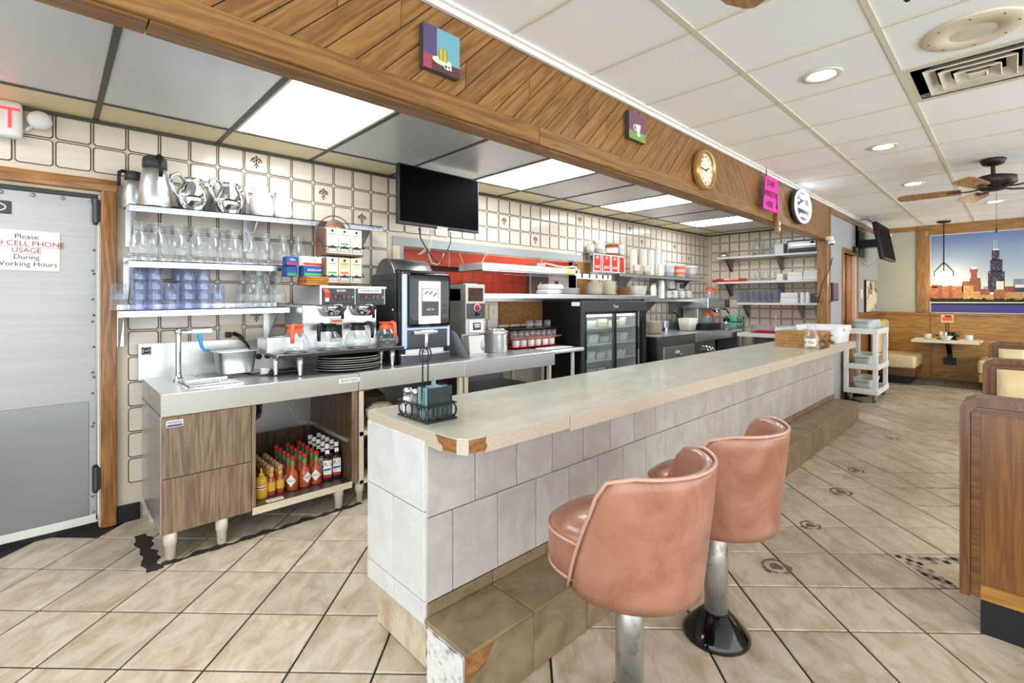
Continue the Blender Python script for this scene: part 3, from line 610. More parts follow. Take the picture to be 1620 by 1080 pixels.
# ---- swivel stools
def superell(a, rx, ry, e=2.6):
    c, s = math.cos(a), math.sin(a)
    return rx * math.copysign(abs(c) ** (2 / e), c), ry * math.copysign(abs(s) ** (2 / e), s)
def make_stool(x, y, label):
    t = thing('swivel_stool', (x, y, 0), label, 'stool', 'swivel stools at the counter')
    MB().lathe([(.135, 0), (.137, .012), (.128, .028), (.085, .075), (.055, .105), (.05, .108)], 'black_gloss', n=28).build('floor_flange', t)
    MB().lathe([(.0475, .095), (.0475, .53)], 'post_metal', n=20).build('post', t)
    # seat cushion
    m = MB(); n = 36; prof = [(.80, .515), (.97, .525), (1.0, .56), (1.0, .635), (.985, .655), (.93, .672), (.75, .69), (.45, .70), (.0, .703)]
    vs = []; fs = []
    for i in range(n):
        ex, ey = superell(2 * PI * i / n, .212, .225)
        for r, z in prof: vs.append((ex * r, ey * r + .05, z))
    k = len(prof)
    for i in range(n):
        j = (i + 1) % n
        for q in range(k - 1): fs.append((i * k + q, j * k + q, j * k + q + 1, i * k + q + 1))
    fs.append([i * k for i in range(n)][::-1]); m.add(vs, fs, 'stool_vinyl', True); c = m.build('seat', t)
    for z, r in ((.652, 1.0), (.53, .985)):
        pts = [(superell(2 * PI * i / 40, .212, .225)[0] * r, superell(2 * PI * i / 40, .212, .225)[1] * r + .05, z) for i in range(40)]
        MB().tube(pts, .0055, 'stool_piping', 6, closed=True).build('piping', c)
    # wrap-around back: thick shell between an inner and an outer surface
    NA, NV = 30, 12; zb, zt = .505, .915
    def P(u, v, off):
        t_ = max(0.0, (v - .74) / .26); hd = 113 - 44 * v - 17 * (1 - math.sqrt(max(0.0, 1 - t_ * t_)))
        half = math.radians(hd); a = u * half; z = zb + (zt - zb) * (v if v < .74 else .74 + .26 * math.sin(t_ * PI / 2))
        rr = .212 + .045 * v + off
        r2 = rr * (1 + .03 * math.cos(2 * a))
        return Vector((r2 * math.sin(a), -r2 * math.cos(a) * 1.0 + .01, z))
    vs = []; fs = []; W = NA + 1
    for s_ in (.026, -.018):
        for iv in range(NV + 1):
            v = iv / NV
            for iu in range(W):
                u = -1 + 2 * iu / NA
                edge = min(1, (1 - abs(u)) * 7, (1 - v) * 9 + .25)
                o = s_ * (.35 + .65 * edge) if s_ < 0 else s_ * (.5 + .5 * edge)
                vs.append(P(u, v, o))
    H = W * (NV + 1)
    for iv in range(NV):
        for iu in range(NA):
            a = iv * W + iu; fs.append((a, a + 1, a + 1 + W, a + W)); b = a + H; fs.append((b, b + W, b + W + 1, b + 1))
    ring = [iu for iu in range(W)] + [iv * W + NA for iv in range(1, NV + 1)] + [NV * W + iu for iu in range(NA - 1, -1, -1)] + [iv * W for iv in range(NV - 1, 0, -1)]
    for i in range(len(ring)): a, b = ring[i], ring[(i + 1) % len(ring)]; fs.append((b, a, a + H, b + H))
    bk_ = MB().add(vs, fs, 'stool_vinyl', True).build('backrest', t)
    MB().lathe([(.10, .498), (.19, .502), (.212, .515), (.20, .53)], 'stool_vinyl', (0, .01, 0), 30).build('shell_base', t)
    pts = [P(-1, v / 10, .018) for v in range(0, 10)] + [P(-1 + 2 * i / 28, 1.0, .018) + Vector((0, 0, .004)) for i in range(29)] + [P(1, v / 10, .018) for v in range(9, -1, -1)]
    MB().tube(pts, .0065, 'stool_piping', 6).build('piping', bk_)
    return t
make_stool(1.42, .905, 'pink vinyl swivel stool nearest the camera, its foot out of the frame')
make_stool(2.06, .885, 'pink vinyl swivel stool on a black floor flange, farther along the counter')

# ================================================================== STEEL WORK COUNTER WITH SINK (left)
SF, SB, SZT = 3.20, 3.97, .92
sk = thing('sink_counter', (.43, SF, 0), 'stainless sink counter with wood-look doors and an open sauce shelf', 'counter')
MB().box(.43, 1.565, SF, SB, SZT - .012, SZT, 'steel').build('countertop', sk, world=True)
MB().box(.43, 1.565, SF - .002, SF + .012, .795, SZT - .001, 'steel_warm', .003, seg=1).build('apron', sk, world=True)
MB().box(.428, .442, SF + .0, SB, .795, SZT - .002, 'steel').build('apron_end', sk, world=True)
MB().box(.41, 1.565, SB - .015, SB + .02, SZT - .01, 1.14, 'steel').box(.41, 1.565, SB + .005, SB + .025, 1.13, 1.145, 'steel').build('backsplash', sk, world=True)
MB().box(.428, .444, SF + .02, SB, .15, .80, 'steel').build('side_panel', sk, world=True)
MB().box(.432, .875, SF + .004, SF + .024, .455, .792, 'formica_wood', .002, seg=1).build('front_panel', sk, world=True)
MB().box(.432, .875, SF + .004, SF + .024, .15, .451, 'formica_wood', .002, seg=1).build('front_panel', sk, world=True)
MB().box(.878, .90, SF + .002, SF + .03, .15, .795, 'formica_wood').build('stile', sk, world=True)
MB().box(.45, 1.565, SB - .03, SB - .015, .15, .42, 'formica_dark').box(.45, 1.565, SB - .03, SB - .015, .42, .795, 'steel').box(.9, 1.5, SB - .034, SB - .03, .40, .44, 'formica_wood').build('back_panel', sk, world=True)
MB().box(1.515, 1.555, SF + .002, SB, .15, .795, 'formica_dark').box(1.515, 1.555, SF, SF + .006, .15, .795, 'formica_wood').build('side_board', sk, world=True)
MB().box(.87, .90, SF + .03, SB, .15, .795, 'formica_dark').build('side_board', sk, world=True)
MB().box(.88, 1.514, SF - .004, SB - .03, .15, .172, 'steel_dark').box(.88, 1.514, SF - .006, SF + .004, .128, .172, 'cream_metal').build('bottom_shelf', sk, world=True)
MB().box(1.50, 1.514, SF + .05, SB - .06, .435, .462, 'steel').build('drawer_runner', sk, world=True)
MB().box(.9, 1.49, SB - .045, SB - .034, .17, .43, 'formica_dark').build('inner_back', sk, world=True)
for x, y in ((.475, 3.235), (.725, 3.235), (1.435, 3.235), (.475, 3.86), (1.435, 3.86)):
    MB().lathe([(.034, .15), (.032, .085), (.028, .082), (.024, .005), (.02, 0)], 'leg_paint', (x, y, 0), 14).build('leg', sk, world=True)
m = MB(); m.lathe([(.022, .795), (.022, .74), (.017, .735), (.017, .69)], 'bronze', (.99, 3.45, 0), 10); m.tube([(.99, 3.45, .70), (.985, 3.45, .67), (.96, 3.45, .655), (.905, 3.45, .65)], .017, 'bronze', 8); m.build('drain_pipe', sk, world=True)
MB().tube([(.99, 3.6, .74), (1.1, 3.62, .735), (1.2, 3.66, .70), (1.28, 3.7, .62), (1.33, 3.74, .5)], .006, 'leg_paint', 6).build('drain_hose', sk, world=True)
MB().box(.452, .53, SF + .0025, SF + .004, .735, .772, 'paper').build('maker_plate', sk, world=True)
m = MB(); m.box(.455, .527, SF + .001, SF + .0026, .738, .748, 'ink_blue')
for i in range(9): m.box(.458 + .0075 * i, .463 + .0075 * i, SF + .001, SF + .0026, .758, .765, 'ink_red')
m.box(.458, .524, SF + .001, SF + .0026, .752, .754, 'ink_blue'); m.build('maker_print', sk, world=True)
MB().box(.425, .477, SB - .0175, SB - .0155, 1.075, 1.125, 'ink_blue').build('round_badge', sk, world=True)
text('badge_print', 'NSF', .022, sk, (.451, SB - .018, 1.1), RY, 'paper', world=True)
MB().lathe([(.0215, 0), (.0215, .001), (.019, .001), (.019, 0)], 'paper', (.451, SB - .018, 1.1), 20, 'Y').build('badge_ring', sk, world=True)
# sink insert: square rim, bowl recess with lids
m = MB(); a, b, c, d = .56, .86, 3.30, 3.66
m.box(a, b, c, d, SZT, SZT + .003, 'chrome', .002, seg=1); m.box(a + .015, b - .015, c + .015, d - .015, SZT + .001, SZT + .0045, 'steel_dark'); m.build('well_rim', sk, world=True)
m = MB(); m.box(a + .02, b - .02, c + .02, c + .15, SZT + .004, SZT + .014, 'steel', .004); m.box(a + .02, b - .05, c + .155, c + .20, SZT + .004, SZT + .03, 'steel', .004); m.cyl((.75, c + .08, SZT + .014), (.75, c + .08, SZT + .034), .007, 'chrome'); m.build('well_lid', sk, world=True)
m = MB(); m.lathe([(.10, .0), (.10, .01), (.085, .016), (0, .018)], 'steel', (.66, 3.585, SZT + .004), 24); m.cyl((.66, 3.585, SZT + .02), (.66, 3.585, SZT + .045), .008, 'chrome'); m.build('round_lid', sk, world=True)
f = thing('dipper_faucet', (.585, 3.70, SZT + .0015), 'chrome post faucet with blue lever on the sink counter', 'faucet')
MB().lathe([(.03, 0), (.03, .012), (.02, .02), (.02, .03)], 'chrome', n=14).cyl((0, 0, .02), (0, 0, .30), .0165, 'chrome', n=14).lathe([(.019, .295), (.022, .31), (.014, .328), (0, .332)], 'chrome', n=14).build('post', f)
MB().cyl((0, 0, .305), (.10, 0, .305), .010, 'chrome').cyl((.075, 0, .305), (.16, 0, .305), .0165, 'white_plastic').cyl((.16, 0, .305), (.185, 0, .305), .019, 'white_plastic').build('spout', f)
MB().tube([(.115, -.005, .29), (.118, -.012, .25), (.125, -.02, .21), (.14, -.03, .185), (.165, -.04, .185)], [.014, .012, .010, .009, .008], 'blue_plastic', 8).build('lever', f)
# steel food pan standing on the counter
def pan(name, x0, x1, y0, y1, z0, z1, mt, taper=.03, rim=.012, wall=.0025, parent=None, depth_in=True, r=.02):
    m = MB(); n = 4
    def rr(a, b, c, d, r):
        out = []
        for (cx, cy, s) in ((b - r, d - r, 0), (a + r, d - r, 1), (a + r, c + r, 2), (b - r, c + r, 3)):
            for i in range(n + 1): t = PI / 2 * (s + i / n); out.append((cx + r * math.cos(t), cy + r * math.sin(t)))
        return out
    lv = [(taper + .01, z0), (taper, z0 + .008), (rim, z1 - .004), (0, z1 - .004), (0, z1), (rim + wall, z1), (taper + wall, z0 + .012), (taper + .02, z0 + .012)]
    vs = []; L = None
    for q, z in lv:
        pts = rr(x0 + q, x1 - q, y0 + q, y1 - q, max(.004, r - (0 if q else -.004))); L = len(pts); vs += [(p[0], p[1], z) for p in pts]
    fs = []
    for k in range(len(lv) - 1):
        for i in range(L): j = (i + 1) % L; fs.append((k * L + i, k * L + j, (k + 1) * L + j, (k + 1) * L + i))
    fs.append(list(range(L))[::-1]); k = len(lv) - 1; fs.append([k * L + i for i in range(L)])
    return m.add(vs, fs, mt, True)
o = pan('p', 0, .26, 0, .17, 0, .155, 'steel').build('food_pan', loc=(.775, 3.57, SZT + .018)); o.rotation_euler = (0, .0, .04)
tag(o, 'deep steel food pan standing behind the sink lids', 'pan')
# outlet with plugs on the wall, black pad with cords
t = thing('wall_outlet', (.97, 4.0, 1.19), 'grimy steel wall outlet with two black plugs above the food pan', 'outlet')
MB().box(-.085, .055, -.008, 0, -.075, .065, 'cream_metal', .004, seg=1).build('cover_plate', t)
MB().box(-.055, -.015, -.03, -.006, -.03, .012, 'bronze', .006).build('plug', t); MB().tube([(.0, -.02, .0), (.03, -.05, -.02), (.07, -.07, -.07), (.12, -.06, -.16)], [.016, .014, .008, .006], 'black', 8).build('plug', t)
t = thing('card_terminal', (1.165, 3.55, SZT + .0015), 'black pad with white label and cord on the steel counter', 'device')
MB().box(-.10, .10, -.05, .05, 0, .03, 'black', .008).build('body', t); MB().box(-.14, -.09, -.04, .0, .012, .05, 'paper', .002, seg=1).build('paper_label', t)
MB().tube([(-.10, .02, .012), (-.17, .06, .008), (-.22, .14, .006), (-.25, .22, .006)], .005, 'black', 6).tube([(.10, -.05, .01), (0, -.08, .006), (-.15, -.04, .006), (-.2, .05, .006)], .004, 'bronze', 6).build('cord', t)
for dx in (-.03, .035): MB().lathe([(.022, 0), (.022, .012), (.014, .02), (0, .02)], 'black', (1.16 + dx, 3.95, 1.01), 14, 'Y').build('knob', sk, world=True)

# ================================================================== SECOND STEEL COUNTER
s2 = thing('steel_counter', (1.57, SF, 0), 'long stainless counter under the coffee machine with open shelves below', 'counter')
MB().box(1.568, 3.66, SF, SB, SZT - .012, SZT + .004, 'steel').build('countertop', s2, world=True)
MB().box(1.568, 2.50, SF - .003, SF + .012, .795, SZT + .003, 'steel_warm', .003, seg=1).build('apron', s2, world=True)
MB().box(2.503, 3.66, SF - .003, SF + .012, .785, SZT + .003, 'steel', .003, seg=1).build('apron', s2, world=True)
MB().box(3.648, 3.66, SF, SB, .785, SZT + .002, 'steel').build('apron_end', s2, world=True)
for x in (1.572, 2.46, 2.52, 3.58): MB().box(x, x + .035, SF + .004, SF + .04, 0.0 if x > 2 else .13, .79, 'cream_metal', .002, seg=1).build('post', s2, world=True)
MB().box(1.575, 2.5, SF + .004, SB, .13, .155, 'cream_metal').build('shelf', s2, world=True)
MB().box(1.575, 2.5, SF + .004, SB, .47, .50, 'cream_metal').build('shelf', s2, world=True)
MB().box(1.575, 3.64, SB - .02, SB, .1, .79, 'steel_dark').build('back_panel', s2, world=True)
MB().box(2.52, 3.62, SF + .1, SB - .03, .55, .575, 'steel_dark').build('shelf', s2, world=True)
MB().box(2.51, 2.525, SF + .04, SB, .1, .79, 'steel_dark').build('divider', s2, world=True)
for x in (1.59, 1.9): MB().lathe([(.032, .13), (.03, .075), (.022, .07), (.02, .0)], 'leg_paint', (x, 3.24, 0), 12).build('leg', s2, world=True)
MB().box(1.42, 1.572, SF - .0065, SF - .0045, .862, .893, 'paper').build('paper_label', sk, world=True)
text('label_print', 'BLACK TRAYS', .019, sk, (1.496, SF - .007, .877), RY, 'ink', world=True)
# crumpled bags under the counter
def crumple(name, x, y, z, sx, sy, sz, mt, seed, label, cat, grp=None):
    rnd = random.Random(seed); bm = bmesh.new(); bmesh.ops.create_icosphere(bm, subdivisions=2, radius=1)
    for v in bm.verts:
        f = 1 + rnd.uniform(-.28, .22); v.co = Vector((v.co.x * sx * f, v.co.y * sy * f, max(-.8, v.co.z) * sz * f))
    z0 = min(v.co.z for v in bm.verts)
    for v in bm.verts: v.co.z -= z0
    vs = [v.co.copy() for v in bm.verts]; fs = [[v.index for v in f.verts] for f in bm.faces]; bm.free()
    return tag(MB().add(vs, fs, mt).build(name, loc=(x, y, z)), label, cat, grp)
crumple('paper_shreds', 1.80, 3.33, .502, .13, .085, .08, 'shred', 2, 'heap of pale paper scraps on the upper shelf under the counter', 'paper')
crumple('brown_bag', 1.84, 3.62, .502, .15, .11, .11, 'bag_brown', 4, 'crumpled brown bag behind the paper scraps under the counter', 'bag')
crumple('foil_pouch', 1.76, 3.42, .157, .08, .10, .12, 'bag_brown', 6, 'dark crumpled pouch on the lowest shelf beside the sauce cabinet', 'bag')
# ================================================================== LEFT WALL SHELVES AND THEIR LOAD
E_ = .0015
def wall_shelf(name, x0, x1, y0, z0, sl, label, grp, brackets, th=.042):
    t = thing(name, (x0, 4.0, z0), label, 'shelf', grp)
    zz = lambda x: z0 + sl * (x - x0)
    MB().prism([(x0, zz(x0) - th), (x1, zz(x1) - th), (x1, zz(x1)), (x0, zz(x0))], y0, y0 + .008, 'steel_shelf', 'Y').prism([(x0, zz(x0) - .006), (x1, zz(x1) - .006), (x1, zz(x1)), (x0, zz(x0))], y0, 3.999, 'steel_shelf', 'Y').prism([(x0, zz(x0)), (x1, zz(x1)), (x1, zz(x1) + .03), (x0, zz(x0) + .03)], 3.99, 3.999, 'steel_shelf', 'Y').build('board', t, world=True)
    for bx_ in brackets:
        zt = zz(bx_) - .007
        MB().prism([(y0 + .03, zt), (3.998, zt), (3.998, zt - .23), (3.96, zt - .23), (y0 + .03, zt - .03)], bx_ - .004, bx_ + .004, 'steel', 'X').box(bx_ - .025, bx_ + .025, 3.985, 3.998, zt - .23, zt, 'steel').build('bracket', t, world=True)
    return zz
zA = wall_shelf('wall_shelf', .338, 2.03, 3.70, 2.018, .0245, 'top steel wall shelf carrying the metal and white pitchers', 'steel wall shelves', (.37, 1.06, 1.93))
zB = wall_shelf('wall_shelf', .335, 1.27, 3.70, 1.677, .012, 'middle steel wall shelf with the row of glass carafes', 'steel wall shelves', (.36, 1.15))
zC = wall_shelf('wall_shelf', .288, 1.27, 3.70, 1.372, .014, 'lowest steel wall shelf with the stacked tumblers', 'steel wall shelves', (.312, 1.2))
# vacuum jugs
def jug(x, y, z, s, rz, label):
    t = thing('vacuum_jug', (x, y, z), label, 'jug', rz=rz)
    MB().lathe([(.088 * s, 0), (.09 * s, .01), (.088 * s, .12 * s), (.076 * s, .20 * s), (.062 * s, .255 * s)], 'steel', n=24).build('body', t)
    MB().lathe([(.066 * s, .252 * s), (.068 * s, .275 * s), (.066 * s, .315 * s), (.055 * s, .33 * s), (0, .332 * s)], 'dark_grey', n=24).build('lid', t)
    MB().tube([(0, -.05 * s, .318 * s), (0, -.085 * s, .322 * s), (0, -.112 * s, .305 * s), (0, -.116 * s, .25 * s), (0, -.112 * s, .185 * s)], [.012 * s, .015 * s, .015 * s, .013 * s, .012 * s], 'black', 8).build('handle', t)
jug(oY(245, 325, 3.80)[0], 3.80, zA(.5) + E_, .98, .15, 'steel vacuum jug with black lid at the left end of the top shelf')
jug(oY(212, 320, 3.92)[0], 3.925, zA(.4) + E_, .72, -1.2, 'smaller steel vacuum jug half hidden behind the first one')
def bell_pitcher(x, y, z, mt, s, rz, label, name='bell_pitcher', cat='pitcher', tall=1.0):
    t = thing(name, (x, y, z), label, cat, rz=rz); k = tall
    m = MB(); m.lathe([(.055 * s, 0), (.06 * s, .006), (.078 * s, .045 * s * k), (.082 * s, .08 * s * k), (.07 * s, .125 * s * k), (.052 * s, .155 * s * k), (.05 * s, .168 * s * k), (.06 * s, .185 * s * k), (.056 * s, .184 * s * k), (.046 * s, .166 * s * k), (.048 * s, .15 * s * k)], mt, n=24, cap=False); m.build('body', t)
    MB().add([(-.035 * s, -.03 * s, .166 * s * k), (-.035 * s, .03 * s, .166 * s * k), (-.06 * s, .028 * s, .186 * s * k), (-.06 * s, -.028 * s, .186 * s * k), (-.105 * s, 0, .202 * s * k), (-.055 * s, 0, .15 * s * k)], [(0, 5, 4, 3), (1, 2, 4, 5), (2, 3, 4)], mt, True).build('spout', t)
    MB().tube([(.045 * s, 0, .178 * s * k), (.085 * s, 0, .20 * s * k), (.118 * s, 0, .18 * s * k), (.12 * s, 0, .14 * s * k), (.10 * s, 0, .09 * s * k), (.072 * s, 0, .055 * s * k)], [.009 * s, .010 * s, .010 * s, .009 * s, .008 * s, .007 * s], mt, 8).build('handle', t)
    return t
X = lambda px, Y: oY(px, 480, Y)[0]
bell_pitcher(X(304, 3.79), 3.79, zA(.8) + E_, 'chrome', 1.12, PI + .38, 'polished bell pitcher, first of the two beside the steel jug')
bell_pitcher(X(362, 3.79), 3.79, zA(1.0) + E_, 'chrome', 1.12, PI + .38, 'polished bell pitcher, second of the two, next to the white pitchers')
def carafe_jug(x, y, z, s, rz, label):
    t = thing('thermal_pitcher', (x, y, z), label, 'pitcher', rz=rz)
    MB().lathe([(.062 * s, 0), (.07 * s, .01), (.076 * s, .05), (.07 * s, .12), (.052 * s, .175), (.042 * s, .2), (.044 * s, .215), (.04 * s, .225), (0, .228)], 'white_china', n=24).build('body', t)
    MB().tube([(-.04 * s, 0, .205), (-.075 * s, 0, .222), (-.10 * s, 0, .20), (-.098 * s, 0, .15), (-.088 * s, 0, .085)], .011 * s, 'white_plastic', 8).build('handle', t)
    MB().tube([(-.02, 0, .226), (.0, 0, .235), (.03 * s, 0, .226)], .01, 'white_plastic', 7).build('lid_lever', t)
carafe_jug(X(414, 3.83), 3.83, zA(1.25) + E_, 1.08, .1, 'white thermal pitcher standing in front, near the end of the row')
carafe_jug(X(447, 3.86), 3.86, zA(1.4) + E_, .92, -1.2, 'white thermal pitcher last in the row on the top shelf')
carafe_jug(X(344, 3.95), 3.945, zA(.9) + E_, .60, .6, 'white pitcher partly hidden between the two polished pitchers')
# glass carafes
cprof = [(.0, .004), (.052, .0), (.056, .006), (.056, .09), (.05, .125), (.034, .165), (.026, .185), (.026, .2), (.036, .24), (.038, .248), (.036, .248), (.024, .2), (.024, .186)]
CAR = MB().lathe(cprof, 'glass', n=20, cap=False).mesh('carafe')
def obj(name, me, x, y, z, label, cat, grp, rz=0, s=1.0):
    o = bpy.data.objects.new(name, me); COL.objects.link(o); o.location = (x, y, z); o.rotation_euler = (0, 0, rz)
    if s != 1.0: o.scale = (s, s, s)
    return tag(o, label, cat, grp)
for i, px in enumerate((220, 250, 283, 311, 338, 370)):
    obj('glass_carafe', CAR, X(px, 3.77), 3.77, zB(.5) + E_ + .006, 'empty glass carafe in the front row on the middle shelf, %s from the left' % ORD[i], 'carafe', 'carafes on the middle shelf', s=.95)
for i, px in enumerate((396, 421, 448, 472)):
    obj('glass_carafe', CAR, X(px, 3.80), 3.80, zB(.9) + E_ + .006, 'slimmer glass carafe right of the front row on the middle shelf, %s in order' % ORD[i], 'carafe', 'carafes on the middle shelf', s=.93)
for i, px in enumerate((233, 264, 294, 322, 352)):
    obj('glass_carafe', CAR, X(px, 3.90), 3.90, zB(.5) + E_ + .006, 'glass carafe in the rear row on the middle shelf, %s from the left' % ORD[i], 'carafe', 'carafes on the middle shelf')
for i, (px, y) in enumerate(((384, 3.91), (400, 3.78), (421, 3.79), (411, 3.925), (440, 3.79))):
    obj('glass_carafe', CAR, X(px, y), y, zC(.9) + E_ + .006, 'glass carafe on the lowest shelf beside the tumblers, %s from the left' % ORD[i], 'carafe', 'carafes on the lowest shelf', s=.93)
# stacked tumblers, upside down
def tumbler(mt, n=16): return MB().lathe([(.043, 0), (.0435, .004), (.036, .092), (.034, .096), (0, .096)], mt, n=n, cap=False).lathe([(.0445, .0), (.0445, .006)], mt, n=n, cap=False).mesh('tumbler')
TUB, TUP = tumbler('glass_blue'), tumbler('tumbler_pale')
stk = [(188, 3.755, 2, TUP), (219, 3.765, 4, TUB), (246, 3.755, 4, TUB), (271, 3.745, 2, TUB), (297, 3.765, 4, TUB), (322, 3.765, 4, TUB), (345, 3.765, 2, TUB), (233, 3.88, 4, TUB), (283, 3.88, 4, TUB), (309, 3.885, 4, TUB)]
def floor_word(k, n): return 'bottom' if k == 0 else ('top' if k == n - 1 else ('second from the bottom' if k == 1 else 'third from the bottom'))
for i, (px, y, n, me) in enumerate(stk):
    x = X(px, y)
    for k in range(n):
        where = ('short pale stack at the left end of the shelf' if i == 0 else '%s front stack, lowest shelf' % ORD[i] if i < 7 else '%s rear stack, lowest shelf' % ORD[i - 7])
        obj('plastic_tumbler', me, x, y, zC(x) + .0005 + E_ + .0625 * k, ('clear' if i == 0 else 'bluish') + ' tumbler, ' + floor_word(k, n) + ' in the ' + where, 'tumbler', 'stacked tumblers on the lowest shelf')

# ================================================================== SAUCE BOTTLES
SH = .172 + E_
def sauce(name, mt, cap, prof, capprof, extra=None):
    t = thing(name, (0, 0, -5)); MB().lathe(prof, mt, n=14).build('bottle', t); MB().lathe(capprof, cap, n=12).build('cap', t)
    if extra: extra(t)
    return t
def lab_w(t):
    MB().lathe([(.0268, .03), (.0268, .085)], 'yellow_label', n=14, cap=False).build('paper_label', t); MB().lathe([(.0155, .122), (.0135, .145)], 'yellow_label', n=12, cap=False).build('neck_label', t)
pw = sauce('hot_sauce_bottle', 'hot_sauce', 'cap_wood', [(.024, 0), (.026, .004), (.026, .09), (.02, .108), (.0145, .12), (.012, .148)], [(.012, .146), (.0165, .152), (.017, .168), (.012, .18), (0, .183)], lab_w)
def lab_r(t):
    MB().quad([(0, -.0335, .022), (.027, -.0300, .055), (0, -.0335, .088), (-.027, -.0300, .055)], 'paper').build('diamond_label', t)
    text('label_print', 'TABASCO', .0105, t, (0, -.0345, .056), RY, 'green_print')
    MB().lathe([(.0135, .11), (.0115, .168)], 'green_foil', n=12, cap=False).build('neck_foil', t)
pr = sauce('pepper_sauce_bottle', 'hot_sauce', 'red', [(.030, 0), (.032, .004), (.032, .075), (.027, .093), (.014, .108), (.011, .165)], [(.0135, .16), (.0145, .163), (.0145, .18), (.012, .184), (0, .184)], lab_r)
prd = sauce('pepper_sauce_bottle', 'hot_sauce_dark', 'red', [(.030, 0), (.032, .004), (.032, .075), (.027, .093), (.014, .108), (.011, .165)], [(.0135, .16), (.0145, .163), (.0145, .18), (.012, .184), (0, .184)], lambda t: MB().lathe([(.0135, .11), (.0115, .168)], 'green_foil', n=12, cap=False).build('neck_foil', t))
def lab_a(t):
    MB().quad([(-.024, -.0248, .018), (.024, -.0248, .018), (.024, -.0248, .115), (-.024, -.0248, .115)], 'paper').quad([(-.024, -.025, .018), (.024, -.025, .018), (.024, -.025, .034), (-.024, -.025, .034)], 'red').quad([(-.021, -.0251, .056), (.021, -.0251, .06), (.021, -.0251, .070), (-.021, -.0251, .066)], 'ink_blue').build('paper_label', t)
    text('label_print', 'A.1', .034, t, (0, -.0255, .092), RY, 'ink_red'); MB().quad([(-.012, -.0145, .148), (.012, -.0145, .148), (.012, -.0145, .172), (-.012, -.0145, .172)], 'paper').build('neck_label', t)
def boxy(t): pass
pa = thing('steak_sauce_bottle', (0, 0, -5)); MB().box(-.026, .026, -.0245, .0245, 0, .13, 'brown_sauce', .009).lathe([(.024, .125), (.014, .155), (.012, .185)], 'brown_sauce', n=12).build('bottle', pa)
MB().lathe([(.0145, .18), (.015, .184), (.015, .203), (0, .205)], 'cap_white', n=12).build('cap', pa); lab_a(pa)
first = {}
for q_ in (pr, prd): q_.scale = (1.16, 1.16, 1.2)
pa.scale = (1.12, 1.1, 1.22)
def put(p, x, y, label, grp, rz):
    if p.name not in first:
        first[p.name] = 1; p.location = (x, y, SH); p.rotation_euler = (0, 0, rz); WL[p.name] = (x, y, SH); tag(p, label, 'bottle', grp); return p
    return copy_tree(p, (x, y, SH), label, rz, grp)
rnd = random.Random(11)
for c, n in ((0, 7), (1, 6)):
    for i in range(n): put(pw, 1.03 + .058 * c, 3.335 + .062 * i + .01 * c, 'hot sauce bottle with round wooden cap, %s from the front in the %s column' % (ORD[i], ('left', 'right')[c]), 'hot sauce bottles with wooden caps', rnd.uniform(-1, 1))
for c in range(3):
    for i in range(5):
        q = pr if i < 2 else prd
        put(q, 1.163 + .079 * c, 3.335 + .08 * i, 'red-capped pepper sauce bottle, %s from the front in the %s column of three' % (ORD[i], ('left', 'middle', 'right')[c]), 'red capped pepper sauce bottles', (.0, .75, .15)[c] + (rnd.uniform(-.5, .5) if i else 0) - .6)
for c in range(2):
    for i in range(5): put(pa, 1.402 + .070 * c, 3.345 + .078 * i + .008 * c, 'dark steak sauce bottle with white cap, %s from the front in the %s column' % (ORD[i], ('left', 'right')[c]), 'white capped steak sauce bottles', -.35)
t = thing('mustard_bottle', (.968, 3.33, SH), 'yellow mustard squeeze bottle at the left end of the sauce shelf', 'bottle')
MB().lathe([(.036, 0), (.038, .006), (.037, .045), (.032, .075), (.037, .10), (.03, .125), (.018, .135)], 'mustard', n=18).build('bottle', t)
MB().lathe([(.019, .134), (.018, .15), (.008, .158), (.005, .185), (0, .186)], 'mustard', n=12).build('nozzle', t); MB().lathe([(.0345, .06), (.0338, .08)], 'paper', n=18, cap=False).lathe([(.0349, .066), (.0345, .073)], 'red', n=18, cap=False).build('paper_label', t)
t = thing('paper_note', (1.02, 3.235, SH), 'small pink paper note lying at the front of the sauce shelf', 'note'); 
MB().box(-.05, .05, -.025, .025, 0, .001, 'pink_paper' if 0 else 'paper').build('sheet', t); text('note_print', 'HOT SAUCE', .014, t, (0, 0, .0016), (0, 0, 0), 'ink_red')
t['label'] = 'small printed paper note lying at the front of the sauce shelf'

# ================================================================== COFFEE BREWER WITH WARMERS AND DECANTERS
br = thing('coffee_brewer', (1.38, 3.35, .924), 'twin coffee brewer with long warmer deck on legs', 'coffee maker')
MB().box(1.05, 1.988, 3.295, 3.52, 1.056, 1.076, 'steel_dark', .004).box(1.06, 1.986, 3.292, 3.297, 1.052, 1.074, 'bronze').build('warmer_deck', br, world=True)
for x, y in ((1.212, 3.335), (1.915, 3.35), (1.10, 3.47), (1.90, 3.50)): MB().lathe([(.013, .0), (.012, .006), (.020, .075), (.022, .13)], 'steel', (x, y, .925), 12).build('leg', br, world=True)
MB().box(1.30, 1.88, 3.53, 3.90, 1.05, 1.40, 'steel', .006, seg=1).build('body', br, world=True)
MB().box(1.05, 1.30, 3.50, 3.70, 1.06, 1.175, 'steel', .005, seg=1).lathe([(.075, 1.175), (.078, 1.182), (.06, 1.187), (0, 1.188)], 'steel_dark', (1.17, 3.60, 0), 24).build('side_warmer', br, world=True)
MB().box(1.372, 1.885, 3.40, 3.92, 1.40, 1.532, 'steel', .005, seg=1).box(1.37, 1.89, 3.395, 3.93, 1.525, 1.538, 'steel_shelf').build('hood', br, world=True)
for a, b in ((1.385, 1.632), (1.638, 1.875)): MB().box(a, b, 3.393, 3.402, 1.405, 1.522, 'dark_grey', .004, seg=1).build('switch_panel', br, world=True)
m = MB()
